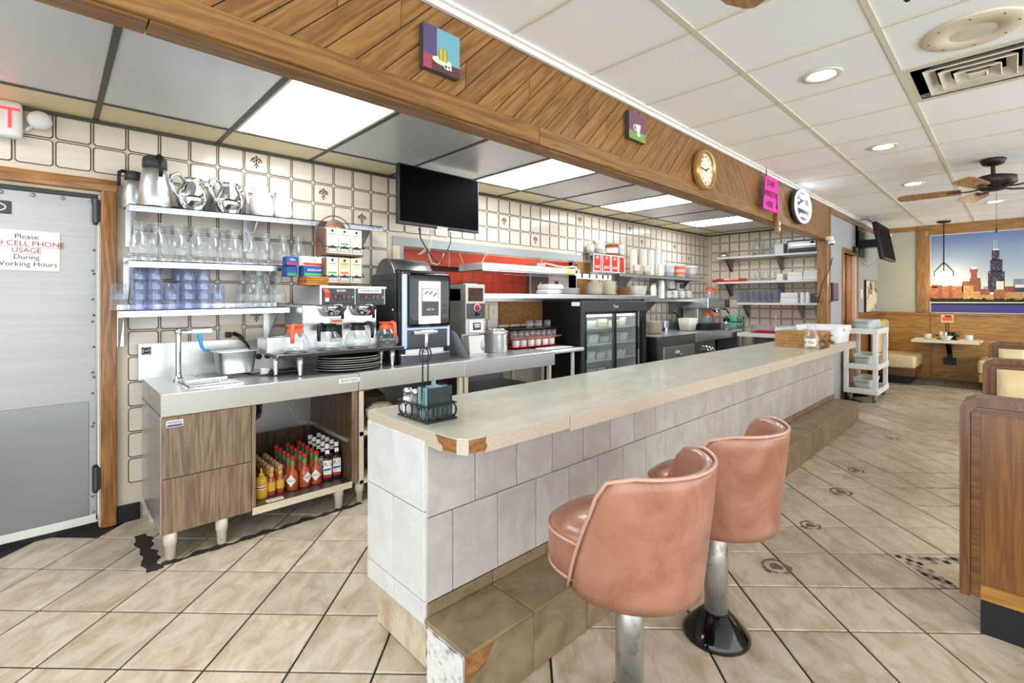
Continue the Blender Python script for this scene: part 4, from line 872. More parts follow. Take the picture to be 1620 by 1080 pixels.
for i in range(4): m.box(1.467 + .032 * i, 1.492 + .032 * i, 3.388, 3.394, 1.435, 1.475, 'black_gloss', .002, seg=1); m.box(1.472 + .032 * i, 1.487 + .032 * i, 3.386, 3.389, 1.455, 1.468, 'red' if i != 1 else 'black')
for i in range(5): m.box(1.675 + .031 * i, 1.699 + .031 * i, 3.388, 3.394, 1.435, 1.475, 'black_gloss', .002, seg=1); m.box(1.679 + .031 * i, 1.695 + .031 * i, 3.386, 3.389, 1.455, 1.468, 'red' if i not in (0, 2) else 'black')
m.build('rocker_switches', br, world=True)['kind'] = 'stuff'
m = MB(); m.box(1.40, 1.438, 3.385, 3.394, 1.44, 1.49, 'red'); m.box(1.405, 1.43, 3.383, 3.387, 1.425, 1.45, 'paper'); m.prism([(1.393, 1.515), (1.42, 1.515), (1.445, 1.488), (1.40, 1.49)], 3.386, 3.393, 'orange_plastic', 'Y'); m.build('brew_switch', br, world=True)
for x in (1.615, 1.858): MB().lathe([(.011, 0), (.011, .004), (.006, .006), (0, .006)], 'green_foil', (x, 3.392, 1.455), 12, 'Y').build('lamp', br, world=True)
text('maker_print', 'BUNN', .024, br, (1.525, 3.391, 1.503), RY, 'paper', world=True)
MB().box(1.655, 1.845, 3.389, 3.392, 1.488, 1.518, 'paper').build('paper_strip', br, world=True); text('strip_print', 'DOWN IS OFF', .023, br, (1.75, 3.388, 1.503), RY, 'ink', world=True)
for i, x in enumerate((1.51, 1.752)):
    f = MB().lathe([(.055, 1.315), (.068, 1.325), (.098, 1.375), (.10, 1.40)], 'chrome', (x, 3.50, 0), 24).build('brew_funnel', br, world=True)
    MB().tube([(x + .0, 3.41, 1.375), (x, 3.375, 1.378), (x, 3.345, 1.36), (x, 3.335, 1.30)], [.014, .014, .012, .010], 'black', 8).build('handle', f, world=True)
MB().box(1.50, 1.60, 3.526, 3.531, 1.12, 1.30, 'paper').box(1.51, 1.59, 3.524, 3.527, 1.27, 1.285, 'orange_plastic').box(1.51, 1.59, 3.524, 3.527, 1.15, 1.25, 'ink').build('instruction_plate', br, world=True)
# decanters
def make_decanter(ring, handle, mini=1.0):
    t = thing('coffee_decanter', (0, 0, -5))
    MB().lathe([(0, .004), (.06, 0), (.078, .006), (.092, .03), (.094, .055), (.082, .095), (.06, .125), (.05, .138)], 'glass', n=24, cap=False).build('bowl', t)
    MB().lathe([(.052, .132), (.054, .136), (.052, .155), (.046, .158), (.044, .17), (.058, .182), (.06, .186), (.05, .188), (.040, .172)], ring, n=24, cap=False).build('collar', t)
    MB().lathe([(.064, -.001), (.079, .004), (.06, .008)], 'steel_dark', n=24, cap=False).build('base_ring', t)
    MB().tube([(0, -.044, .176), (0, -.075, .186), (0, -.098, .18), (0, -.106, .15), (0, -.108, .105), (0, -.106, .07)], [.013, .015, .015, .014, .013, .011], handle, 8).build('handle', t)
    return t
dO, dB = make_decanter('orange_plastic', 'orange_plastic'), make_decanter('black', 'black')
def place(p, x, y, z, label, cat, grp, rz, used={}):
    if p.name in used: return copy_tree(p, (x, y, z), label, rz, grp)
    used[p.name] = 1; p.location = (x, y, z); p.rotation_euler = (0, 0, rz); WL[p.name] = (x, y, z); return tag(p, label, cat, grp)
DZ = 1.076 + E_
place(dO, X(467, 3.395), 3.395, DZ, 'orange-handled glass coffee decanter at the left end of the warmer deck', 'decanter', 'coffee decanters on the warmer deck', -.5)
place(dB, X(519, 3.42), 3.42, DZ, 'black-handled glass decanter under the left brew funnel', 'decanter', 'coffee decanters on the warmer deck', -1.0)
place(dB, X(566, 3.42), 3.42, DZ, 'black-handled glass decanter under the right brew funnel', 'decanter', 'coffee decanters on the warmer deck', 1.25)
place(dO, X(611, 3.405), 3.405, DZ, 'orange-handled glass coffee decanter beside the big coffee machine', 'decanter', 'coffee decanters on the warmer deck', .15)
# serving trays under the deck
for k in range(6):
    r = .235 - .004 * (k % 2); zz_ = .925 + E_ + .0165 * k
    t = tag(MB().lathe([(.0, .0), (r - .02, 0), (r - .004, .010), (r, .0155), (r - .005, .0155), (r - .022, .004), (0, .003)], 'black_matte' if k < 2 else ('bronze' if k % 2 else 'dark_grey'), n=32, cap=False, sx=1.0, sy=.80).lathe([(r, .0135), (r + .001, .0158), (r - .003, .0158)], 'leg_paint', n=32, cap=False, sx=1, sy=.8).build('serving_tray', loc=(1.595 + .006 * (k % 3), 3.432 - .004 * k % .01, zz_)), 'dark oval serving tray, %s from the bottom of the stack under the warmer deck' % ORD[k], 'tray', 'black serving trays under the warmer deck')
MB  # ---- basket stack and tea boxes on the brewer's left shoulder
BX = 1.29
for k in range(4):
    z = 1.539 + E_ + .0155 * k
    tag(MB().box(1.30, 1.46, 3.44, 3.62, 0, .0145, 'wicker', .005).build('wooden_coaster_tray', loc=(-.012 + .004 * (k % 2), -.01, z)), 'flat woven wooden tray, %s from the bottom of the stack on the brewer' % ORD[k], 'tray', 'woven trays stacked on the brewer')
def tea_box(x, y, z, w, d, h, rz, c1, c2, txt, label):
    t = thing('tea_box', (x, y, z), label, 'box', rz=rz)
    MB().box(-w / 2, w / 2, -d / 2, d / 2, 0, h, c1, .002, seg=1).build('carton', t); MB().box(-w / 2 + .004, w / 2 - .004, -d / 2 - .0008, -d / 2, .004, h * .33, c2).build('colour_band', t)
    if txt: text('box_print', txt, .022, t, (0, -d / 2 - .0015, h * .62), RY, 'paper' if c1 != 'paper' else 'ink_blue')
tz0 = 1.539 + .0625 + E_
tea_box(1.365, 3.53, tz0, .15, .10, .075, .0, 'ink_blue', 'green_foil', 'BIGELOW', 'blue and green tea carton lying on the woven trays, right one')
tea_box(1.235, 3.60, tz0, .075, .11, .072, .0, 'ink_blue', 'green_print', None, 'blue tea carton lying on the woven trays, left one')
tea_box(1.36, 3.535, tz0 + .077, .16, .10, .066, .06, 'paper', 'red', 'TEA', 'white and red tea carton, upper right one of the little stack')
tea_box(1.235, 3.585, tz0 + .077, .08, .10, .064, -.05, 'ink_blue', 'red', 'TEA', 'blue and red tea carton, upper left one of the little stack')
# tea rack
tr = thing('tea_rack', (1.57, 3.47, 1.539 + E_), 'brown wire tea rack with two tiers of pale tea boxes', 'rack')
for z0, nm in ((1.55, 'lower'), (1.765, 'upper')):
    MB().box(1.42, 1.72, 3.44, 3.60, z0, z0 + .012, 'brown_card').box(1.42, 1.435, 3.44, 3.60, z0 + .012, z0 + .19, 'brown_card').build('tier', tr, world=True)
    MB().tube([(1.415, 3.60, z0 + .17), (1.415, 3.43, z0 + .06), (1.725, 3.43, z0 + .06), (1.725, 3.60, z0 + .17)], .0035, 'bronze', 6).build('wire_rail', tr, world=True)
MB().tube([(1.44, 3.605, 1.55), (1.44, 3.605, 1.95)] + arc((1.57, 3.605, 1.95), .13, PI, 0, 10) + [(1.70, 3.605, 1.55)], .004, 'bronze', 6).build('wire_frame', tr, world=True)
MB().lathe([(.085, 0), (.085, .003), (0, .003)], 'brown_card', (1.57, 3.598, 1.965), 24, 'Y').build('round_sign', tr, world=True); text('sign_print', 'NUMI', .03, tr, (1.57, 3.593, 1.985), RY, 'yellow_label', world=True)
cols = (('cream_box', 'cream_box', 'cream_box'), ('cream_box', 'peach', 'pale_green'))
for r, z0 in enumerate((1.777, 1.562)):
    for i in range(3):
        x = 1.484 + .093 * i; t = thing('tea_carton', (x, 3.50, z0 + E_), 'upright %s tea carton in the %s tier of the rack, %s from the left' % (('cream', 'peach', 'pale green')[0 if r == 0 else i], ('upper', 'lower')[r], ORD[i]), 'box', 'tea cartons in the wire rack')
        MB().box(-.043, .043, -.05, .05, 0, .185, cols[r][i], .002, seg=1).build('carton', t)
        m = MB(); m.prism([(-.036, .012), (.036, .012), (.036, .04), (0, .062), (-.036, .04)], -.0525, -.05, 'dark_grey', 'Y'); m.box(-.032, .032, -.054, -.052, .014, .036, 'tub_grey'); m.build('tear_opening', t)
        m = MB(); m.lathe([(.010, 0), (.010, .0008), (0, .0008)], 'ink', (0, -.05, .165), 10, 'Y'); m.box(-.03, .03, -.0508, -.05, .138, .142, 'ink'); m.box(-.022, .022, -.0508, -.05, .122, .125, 'kraft_dark'); m.box(-.02, .02, -.0508, -.05, .108, .11, 'kraft_dark'); m.box(-.03, .03, -.0508, -.05, .066, .08, ('pale_green', 'green_foil', 'peach', 'green_foil', 'orange_plastic', 'pale_green')[r * 3 + i]); m.build('carton_print', t)

# ================================================================== BEAN-TO-CUP MACHINE, GRINDER, CANISTER, MUG TRAYS
cm = thing('coffee_machine', (2.26, 3.58, .924 + E_), 'large grey and black coffee machine with a glowing blue edge and touch screen', 'coffee maker')
x0, x1, y0, y1, z0, z1 = 2.0, 2.47, 3.33, 3.86, .924 + E_, 1.665
MB().box(x0, x1, y0 + .10, y1, z0, z1 - .01, 'charcoal_metal', .01).build('housing', cm, world=True)
MB().box(x0 - .004, x1 + .004, y0 + .06, y0 + .11, z0 + .004, z1 + .01, 'black', .02).build('front_frame', cm, world=True)
MB().box(x0 + .005, x1 - .005, y0 + .02, y0 + .065, z0 + .11, z1 + .0, 'charcoal_metal', .03, seg=3).build('door_shell', cm, world=True)
MB().box(x0 + .008, x0 + .05, y0 + .012, y0 + .06, z0 + .12, z1 - .02, 'white_led', .015).box(x1 - .03, x1 - .006, y0 + .012, y0 + .06, z0 + .12, z0 + .30, 'white_led', .01).box(x0 + .05, x1 - .03, y0 + .012, y0 + .02, z0 + .27, z0 + .285, 'white_led').build('light_strip', cm, world=True)
MB().box(x0 + .055, x1 - .005, y0 - .004, y0 + .05, z0 + .29, z1 - .005, 'black_gloss', .035, seg=3).build('display_door', cm, world=True)
MB().box(x0 + .14, x0 + .355, y0 - .012, y0 - .002, z0 + .315, z1 - .075, 'steel', .006, seg=1).build('screen_bezel', cm, world=True)
MB().box(x0 + .165, x0 + .33, y0 - .014, y0 - .011, z0 + .38, z1 - .135, 'black_gloss').box(x0 + .17, x0 + .325, y0 - .0155, y0 - .0138, z0 + .50, z1 - .14, 'screen_img').build('touch_screen', cm, world=True)
m = MB(); rnd = random.Random(4)
for i in range(7): a = x0 + .18 + .02 * i; zq = z0 + .515 + .012 * math.sin(i * 2.3) + .03; m.quad([(a, y0 - .0162, zq), (a + .03, y0 - .0162, zq + .03), (a + .026, y0 - .0162, zq + .036), (a - .006, y0 - .0162, zq + .012)], 'charcoal_metal' if i % 2 else 'tub_grey')
m.build('screen_picture', cm, world=True); text('screen_print', 'NECTA', .022, cm, (x0 + .247, y0 - .0162, z0 + .432), RY, 'paper', world=True)
MB().box(x1 - .085, x1 - .055, y0 - .008, y0, z0 + .40, z0 + .44, 'dark_grey', .003, seg=1).box(x1 - .085, x1 - .055, y0 - .008, y0, z0 + .45, z0 + .49, 'dark_grey', .003, seg=1).build('side_keys', cm, world=True)
MB().box(x0 + .095, x0 + .32, y0 - .02, y0 + .03, z0 + .235, z0 + .265, 'chrome', .008).build('cup_handle', cm, world=True)
MB().box(x0 + .05, x1 - .05, y0 + .045, y0 + .06, z0 + .075, z0 + .23, 'steel').box(x0 + .215, x0 + .245, y0 + .01, y0 + .05, z0 + .08, z0 + .24, 'chrome', .008).build('cup_bay', cm, world=True)
pr_ = [(x0 + .0, y0 + .05)] + [(x0 + .235 + .245 * math.cos(a), y0 + .04 + .085 * math.sin(a)) for a in [PI + PI * i / 14 for i in range(15)]] + [(x1, y0 + .05)]
MB().prism(pr_, z0, z0 + .07, 'charcoal_metal').prism([(a, b + .004) for a, b in pr_], z0 + .07, z0 + .078, 'steel').build('drip_tray', cm, world=True)
MB().lathe([(.0, -.19), (.155, -.19), (.16, -.185), (.16, .185), (.155, .19), (0, .19)], 'steel_dark', (2.20, 3.64, z1 - .04), 28, 'X', cap=False).box(x0 + .02, x1 - .05, 3.47, 3.80, z1 - .015, z1 + .02, 'black', .01).build('bean_hopper', cm, world=True)
MB().lathe([(.012, 0), (.012, .012), (0, .014)], 'chrome', (x0 - .004, y0 + .16, z0 + .43), 10, 'X').build('lock', cm, world=True)
MB().prism([(3.47, z1 - .075), (3.68, z1 - .065), (3.66, z1 - .060), (3.47, z1 - .068)], x0 - .002, x0 + .001, 'black', 'X').build('side_slot', cm, world=True)
gd = thing('coffee_grinder', (2.83, 3.60, .924 + E_), 'tall steel coffee grinder with a window of brown beans', 'grinder')
a, b, zb = 2.70, 2.925, .924 + E_
MB().box(a, b, 3.42, 3.80, zb + .20, 1.58, 'steel_warm', .005, seg=1).box(a, a + .002, 3.5, 3.75, 1.43, 1.54, 'black').build('housing', gd, world=True)
MB().box(a + .01, b - .01, 3.50, 3.80, zb, zb + .20, 'steel', .004, seg=1).box(a, b, 3.40, 3.80, zb, zb + .018, 'steel_warm').build('base', gd, world=True)
MB().box(a + .028, b - .028, 3.414, 3.422, 1.425, 1.548, 'coffee_beans').build('bean_window', gd, world=True)
MB().box(a + .004, b - .004, 3.412, 3.421, 1.265, 1.405, 'dark_grey', .003, seg=1).lathe([(.034, 0), (.034, .003), (0, .003)], 'paper', ((a + b) / 2 + .01, 3.411, 1.368), 20, 'Y', sx=1.1).lathe([(.030, 0), (.030, .0045), (0, .0045)], 'ink_red', ((a + b) / 2 + .01, 3.411, 1.368), 20, 'Y').lathe([(.02, 0), (.016, .02), (0, .02)], 'black', ((a + b) / 2 + .01, 3.41, 1.312), 14, 'Y').build('control_plate', gd, world=True)
MB().box(a + .035, b - .03, 3.408, 3.42, 1.14, 1.255, 'steel', .006, seg=1).box(a + .07, b - .06, 3.404, 3.409, 1.16, 1.23, 'dark_grey', .004, seg=1).box(a + .085, b - .075, 3.4025, 3.4045, 1.205, 1.216, 'paper').box(a + .09, b - .08, 3.4025, 3.4045, 1.187, 1.197, 'paper').build('motor_cover', gd, world=True)
MB().prism([(a + .055, zb + .019), (b - .002, zb + .019), (b - .002, zb + .185), (a + .04, zb + .185)], 3.43, 3.50, 'paper', 'Y').lathe([(.055, 0), (.055, .002), (0, .002)], 'tub_grey', (b - .02, 3.43, zb + .095), 20, 'Y', sx=.5).build('bean_bag_holder', gd, world=True)
MB().box(a + .02, b - .05, 3.48, 3.72, 1.58, 1.592, 'steel_dark').cyl((a + .05, 3.5, 1.6), (a + .15, 3.5, 1.6), .008, 'black').build('hopper_lid', gd, world=True)
t = thing('drip_guard', (2.575, 3.40, .924 + E_), 'curved grey plastic panel leaning between coffee machine and grinder', 'panel')
m = MB(); n = 10; vs = []
for i in range(n + 1):
    f = i / n; vs += [(-.08 + .17 * f ** 1.6, -.08, .245 * (1 - f ** 2)), (-.07 + .17 * f ** 1.6, .10, .25 * (1 - f ** 2))]
m.add(vs, [(2 * i, 2 * i + 1, 2 * i + 3, 2 * i + 2) for i in range(n)], 'tub_grey', True); m.add([(x + .006, y, z + .002) for x, y, z in vs], [(2 * i, 2 * i + 2, 2 * i + 3, 2 * i + 1) for i in range(n)], 'dark_grey', True); m.build('curved_sheet', t)
t = thing('steel_canister', (X(786, 3.56), 3.56, .924 + E_), 'round steel canister filled to the brim with creamers', 'canister')
MB().lathe([(.10, 0), (.105, .005), (.105, .17), (.108, .172), (.108, .205), (.104, .208), (.10, .17)], 'steel', n=28, cap=False).lathe([(.10, .004), (.1, .003)], 'steel', n=28).build('body', t)
m = MB(); rnd = random.Random(9)
for i in range(38):
    r, an = .088 * rnd.random() ** .5, rnd.uniform(0, 6.28); m.lathe([(.012, 0), (.017, .018), (.018, .02), (0, .021)], 'white_plastic' if i % 3 else 'cream_box', (r * math.cos(an), r * math.sin(an), .192 + .018 * rnd.random()), 8)
m.build('creamer_cups', t)['kind'] = 'stuff'
def rtray(name, x0, x1, y0, y1, z, mt, label, cat='tray', grp=None, h=.022):
    return tag(pan(name, x0, x1, y0, y1, 0, h, mt, taper=.035, rim=.006, r=.03).build(name, loc=(0, 0, z)), label, cat, grp)
TX = (3.42, 4.20); ty = (3.55, 3.93)
MUG = MB().lathe([(.036, 0), (.038, .003), (.038, .078), (.036, .08), (.033, .012), (0, .01)], 'glass', n=14, cap=False).tube([(.037, 0, .066), (.058, 0, .062), (.062, 0, .04), (.05, 0, .02), (.037, 0, .016)], .004, 'glass', 6).mesh('glass_mug')
WM = MB().lathe([(.030, 0), (.040, .01), (.042, .065), (.038, .075), (0, .075)], 'white_china', n=14).mesh('white_mug')
rtray('red_tray', TX[0], TX[1] - .1, *ty, .925 + E_, 'red_tray', 'red plastic tray with white cups, lowest of three stacked trays')
for i in range(6): obj('coffee_cup', WM, 3.50 + .112 * i, 3.60 + .006 * (i % 2), .925 + E_ + .0145, 'upturned white cup on the red tray, %s from the left' % ORD[i], 'cup', 'white cups on the red tray')
rtray('salmon_tray', TX[0], TX[1], *ty, 1.018, 'salmon_tray', 'salmon plastic tray resting on the white cups, middle of three')
for i in range(8): obj('glass_mug', MUG, 3.475 + .088 * i, 3.605, 1.0325, 'clear printed glass mug on the salmon tray, %s from the left' % ORD[i], 'mug', 'glass mugs on the salmon tray', rz=1.2)
rtray('black_tray', TX[0], TX[1] + .02, *ty, 1.1145, 'black', 'black plastic tray on the glass mugs, top of three')
for i in range(3): obj('glass_mug', MUG, X(838 + 14 * i, 3.70), 3.70, 1.130, 'glass mug standing on the black top tray, %s from the left' % ORD[i], 'mug', 'glass mugs on the black tray', rz=.5)
# ================================================================== PASS-THROUGH WINDOW TO THE BACK KITCHEN
wn = thing('window_1', (2.33, 4.0, 1.425), kind='structure')
MB().box(2.285, 5.10, 3.985, 4.004, 1.945, 2.035, 'grey_wall', .003, seg=1).build('window_frame', wn, world=True)
MB().box(2.36, 2.40, 3.985, 4.14, 1.425, 1.945, 'grey_wall', .003, seg=1).box(2.285, 2.36, 3.98, 4.14, 1.425, 1.945, 'cream_metal', .003, seg=1).build('window_frame', wn, world=True)
MB().box(5.02, 5.30, 3.985, 4.14, 1.425, 1.945, 'oak_z').build('side_board', wn, world=True)
bkx = (2.0, 7.6)
kb = thing('wall_kitchen', (2.0, 5.45, 0), kind='structure')
MB().box(bkx[0], bkx[1], 5.46, 5.55, 0, 2.7, 'grout_dark').box(1.9, 2.0, 4.14, 5.55, 0, 2.7, 'grey_wall').box(7.6, 7.7, 4.14, 5.55, 0, 2.7, 'grey_wall').box(1.9, 7.7, 4.14, 5.55, 2.66, 2.7, 'ceil_tile').build('wall_board', kb, world=True)
rt = MB().box(-.099, .099, 0, .01, -.079, .079, 'red_tile', .002, seg=1).mesh('red_tile')
for i in range(17):
    for k in range(6):
        o = bpy.data.objects.new('tile', rt); COL.objects.link(o); o.parent = kb; o.location = (.5 + .203 * i, -.001, 1.30 + .163 * k)
MB().box(5.55, 6.02, 5.40, 5.46, 1.2, 2.1, 'steel_dark').box(5.55, 5.58, 5.38, 5.41, 1.2, 2.1, 'steel').cyl((5.80, 5.38, 1.66), (5.80, 5.38, 1.74), .012, 'steel').build('steel_cabinet_wall', kb, world=True)
wt = [MB().box(-.048, .048, 0, .01, -.036, .036, c, .002, seg=1).mesh('mosaic_tile') for c in ('white_china', 'red_tile')]
for i in range(13):
    for k in range(10):
        red = (i * 7 + k * 5) % 11 == 0; o = bpy.data.objects.new('tile', wt[1 if red else 0]); COL.objects.link(o); o.parent = kb; o.location = (4.08 + .1 * i, -.002, 1.28 + .075 * k)
MB().box(2.0, 7.6, 4.55, 4.60, 1.862, 2.66, 'red_soffit').box(2.0, 7.6, 4.58, 4.98, 1.862, 1.88, 'red_soffit').box(2.0, 4.6, 4.95, 5.0, 1.80, 1.862, 'black').box(4.6, 7.6, 4.95, 5.0, 1.80, 1.862, 'steel').build('hood_soffit', kb, world=True)
MB().box(5.62 - .05, 5.62 + .02, 5.44, 5.456, 1.52, 1.58, 'steel_dark').build('switch_plate', kb, world=True)
t = thing('ceiling_light', (4.6, 4.35, 2.6), 'added unseen ceiling light that brightens the back kitchen behind the pass-through', 'light')  # added lamp, out of sight, to brighten the dim back kitchen
MB().box(-.6, .6, -.12, .12, .02, .05, 'light_panel').build('diffuser', t)
t = thing('ceiling_light', (4.2, 5.2, 2.0), 'added unseen strip light behind the hood that brightens the back kitchen', 'light')  # second added lamp, hidden by the hood, to light the red tiles
MB().box(-.9, .9, -.03, .03, -.02, .0, 'light_panel').box(-.95, .95, -.05, .05, 0, .03, 'white_metal').build('diffuser', t)
# steel pass shelf over the fridge
ps = thing('pass_shelf', (2.95, 3.55, 1.455), 'long steel pass shelf running over the black fridge', 'shelf')
MB().prism([(2.945, 3.70), (3.55, 3.55), (6.30, 3.55), (6.30, 3.98), (2.945, 3.98)], 1.497, 1.503, 'steel').prism([(2.945, 3.70), (3.55, 3.55), (3.55, 3.556), (2.945, 3.706)], 1.455, 1.50, 'steel').box(3.55, 6.30, 3.545, 3.556, 1.455, 1.502, 'steel', .002, seg=1).box(2.4, 5.02, 3.98, 4.35, 1.426, 1.50, 'steel').build('board', ps, world=True)
# fluorescent heat strip hanging on chains
hs = thing('hanging_strip_light', (4.1, 4.1, 1.78), 'white strip light fixture hanging on chains in the kitchen pass-through', 'light')
MB().box(3.32, 4.93, 3.92, 4.34, 1.765, 1.84, 'white_metal', .004, seg=1).box(3.34, 4.91, 3.94, 4.32, 1.755, 1.768, 'steel_shelf').build('housing', hs, world=True)
MB().box(3.55, 4.72, 3.905, 3.921, 1.80, 1.832, 'white_plastic', .004, seg=1).box(3.55, 4.72, 3.908, 3.921, 1.77, 1.797, 'ceil_tile', .004, seg=1).build('front_cover', hs, world=True)
MB().box(4.72, 4.80, 3.905, 3.921, 1.768, 1.83, 'yellow_plastic').build('warning_label', hs, world=True)
MB().box(4.86, 4.96, 3.90, 3.92, 1.755, 1.83, 'white_plastic').box(4.87, 4.905, 3.898, 3.902, 1.765, 1.82, 'dark_grey').box(4.92, 4.95, 3.898, 3.902, 1.765, 1.82, 'dark_grey').build('outlet_box', hs, world=True)
MB().tube([(4.3, 4.1, 1.845), (4.45, 4.05, 1.90), (4.6, 4.0, 1.87), (4.72, 3.96, 1.855), (4.85, 3.93, 1.87), (4.93, 3.92, 1.84)], .012, 'leg_paint', 6).box(4.25, 4.4, 4.0, 4.2, 1.842, 1.89, 'steel').build('wiring', hs, world=True)
def chain(pts, parent, nm='chain'):
    m = MB()
    for (p, q) in zip(pts[:-1], pts[1:]):
        p, q = Vector(p), Vector(q); L = (q - p).length; n = max(2, int(L / .024))
        for i in range(n):
            c = p + (q - p) * ((i + .5) / n); d = (q - p).normalized(); s = d.orthogonal().normalized() if i % 2 else d.cross(d.orthogonal()).normalized()
            m.tube([c + d * .014 * math.cos(a) + s * .007 * math.sin(a) for a in [k * PI / 3 for k in range(6)]], .0028, 'leg_paint', 4, closed=True)
    m.build(nm, parent, world=True)
chain([(3.36, 4.30, 1.84), (3.30, 4.30, 1.97)], hs); chain([(3.36, 3.98, 1.84), (3.44, 3.98, 1.97), (3.445, 3.98, 1.90)], hs); chain([(4.30, 3.97, 1.84), (4.30, 3.97, 1.985)], hs); chain([(4.86, 3.95, 1.84), (4.93, 3.97, 1.985), (4.95, 3.97, 1.86)], hs)
chain([(3.16, 4.30, 1.95), (3.16, 4.30, 1.80)], hs)
# ---- television over the pass-through
tv = thing('television', (2.44, 3.45, 2.30), 'flat black television hanging above the coffee machine', 'television', rz=.02)
MB().box(-.425, .425, -.02, .03, -.245, .245, 'black', .008).box(-.2, .2, .03, .07, -.15, .12, 'black', .01).build('body', tv)
MB().box(-.412, .412, -.0225, -.019, -.222, .232, 'screen_off').build('screen', tv)
MB().box(-.425, .425, -.026, -.018, -.246, -.226, 'dark_grey', .003, seg=1).box(-.05, .06, -.027, -.02, -.252, -.232, 'steel').build('lower_bezel', tv)
MB().box(-.02, .02, .07, .52, -.02, .02, 'black').box(-.06, .06, .50, .545, -.1, .1, 'black').build('wall_arm', tv)
cb = thing('tv_cables', (2.44, 3.50, 2.04), 'loose grey and black cables hanging under the television', 'cable')
MB().tube([(2.23, 3.46, 2.04), (2.26, 3.48, 1.96), (2.36, 3.52, 1.86), (2.47, 3.56, 1.78), (2.54, 3.60, 1.76), (2.56, 3.66, 1.80)], .006, 'dark_grey', 6).build('cable', cb, world=True)
MB().tube([(2.36, 3.48, 2.04), (2.36, 3.5, 1.92), (2.33, 3.55, 1.86), (2.31, 3.60, 1.83)], .006, 'leg_paint', 6).tube([(2.385, 3.48, 2.04), (2.38, 3.5, 1.92), (2.35, 3.55, 1.86), (2.33, 3.60, 1.83)], .005, 'white_plastic', 6).build('cable', cb, world=True)
MB().tube([(2.38, 3.5, 1.94), (2.38, 3.54, 1.84), (2.43, 3.57, 1.765), (2.50, 3.58, 1.755), (2.55, 3.57, 1.79), (2.55, 3.55, 1.86)], .006, 'leg_paint', 6).build('cable', cb, world=True)
MB().tube([(2.56, 3.46, 2.04), (2.575, 3.48, 1.95), (2.55, 3.52, 1.85), (2.535, 3.56, 1.78), (2.52, 3.58, 1.765)], .005, 'dark_grey', 6).build('cable', cb, world=True)

t = thing('switch_plate', (X(781, 3.99), 3.999, 1.305), 'cream switch plate beside the bare board behind the grinder', 'switch'); MB().box(-.06, .06, -.01, 0, -.085, .085, 'ivory', .004, seg=1).box(-.012, .012, -.018, -.009, -.025, .03, 'cream_metal').build('cover_plate', t)
# ================================================================== FRIDGE AND SIDE TABLE
fx0, fx1, fy0, fy1, fz0, fz1 = 4.32, 5.69, 3.37, 3.97, .08, 1.44
fr = thing('glass_door_fridge', ((fx0 + fx1) / 2, (fy0 + fy1) / 2, 0), 'black two-door glass front fridge full of white tubs', 'fridge')
MB().box(fx0, fx0 + .04, fy0 + .03, fy1, fz0, fz1, 'black').box(fx1 - .04, fx1, fy0 + .03, fy1, fz0, fz1, 'black').box(fx0 + .04, fx1 - .04, fy0 + .03, fy1, fz1 - .06, fz1, 'black').box(fx0 + .04, fx1 - .04, fy0 + .03, fy1, fz0, fz0 + .1, 'black').box(fx0 + .04, fx1 - .04, fy1 - .05, fy1, fz0 + .1, fz1 - .06, 'tub_white').box(fx0 + .04, fx0 + .045, fy0 + .08, fy1 - .05, fz0 + .1, fz1 - .1, 'tub_white').box(fx1 - .045, fx1 - .04, fy0 + .08, fy1 - .05, fz0 + .1, fz1 - .1, 'tub_white').build('cabinet', fr, world=True)
MB().box(fx0, fx1, fy0, fy0 + .03, 1.30, 1.425, 'dark_grey', .004, seg=1).build('header', fr, world=True); text('header_print', 'True', .055, fr, ((fx0 + fx1) / 2 - .02, fy0 - .002, 1.362), RY, 'paper', world=True)
MB().box(fx0, fx0 + .06, fy0, fy0 + .03, fz0, 1.30, 'dark_grey', .003, seg=1).box(fx1 - .09, fx1, fy0, fy0 + .03, fz0, 1.30, 'black', .003, seg=1).box(fx0 + .06, fx1 - .09, fy0, fy0 + .03, fz0, .20, 'black').build('door_surround', fr, world=True)
xm = oY(976, 520, fy0)[0]; xe = oY(1013, 520, fy0)[0]
for a, b, y in ((fx0 + .06, xm, fy0 + .005), (xm - .03, xe, fy0 + .035)):
    d = MB().box(a, a + .032, y, y + .02, .20, 1.30, 'black').box(b - .032, b, y, y + .02, .20, 1.30, 'black').box(a, b, y, y + .02, .20, .23, 'black').box(a, b, y, y + .02, 1.275, 1.30, 'black').build('sliding_door', fr, world=True)
    MB().box(a + .03, b - .03, y + .009, y + .012, .23, 1.275, 'glass_fridge').build('pane', d, world=True)
MB().box(fx0 + .055, fx0 + .075, fy0 - .015, fy0 + .005, .76, 1.08, 'black', .006).box(xe - .02, xe, fy0 + .02, fy0 + .036, .8, 1.1, 'black', .006).build('door_handle', fr, world=True)
MB().box(fx0 + .06, xe, fy0 + .09, fy0 + .10, 1.24, 1.262, 'white_led' if 0 else 'light_panel').build('inside_lamp', fr, world=True)
MB().box(fx0 - .0015, fx0 - .0005, 3.40, 3.52, 1.37, 1.415, 'paper').build('energy_label', fr, world=True)
SHZ = (1.10, .905, .705, .48)
for z in SHZ: MB().box(fx0 + .05, fx1 - .05, fy0 + .11, fy1 - .06, z - .012, z, 'white_plastic').build('wire_shelf', fr, world=True)
rnd = random.Random(21); nt_ = 0
kinds = [('white lidded tub', 'tub_white'), ('cream food tub', 'cream_china'), ('clear food container', 'tub_grey'), ('white deli tub', 'white_plastic')]
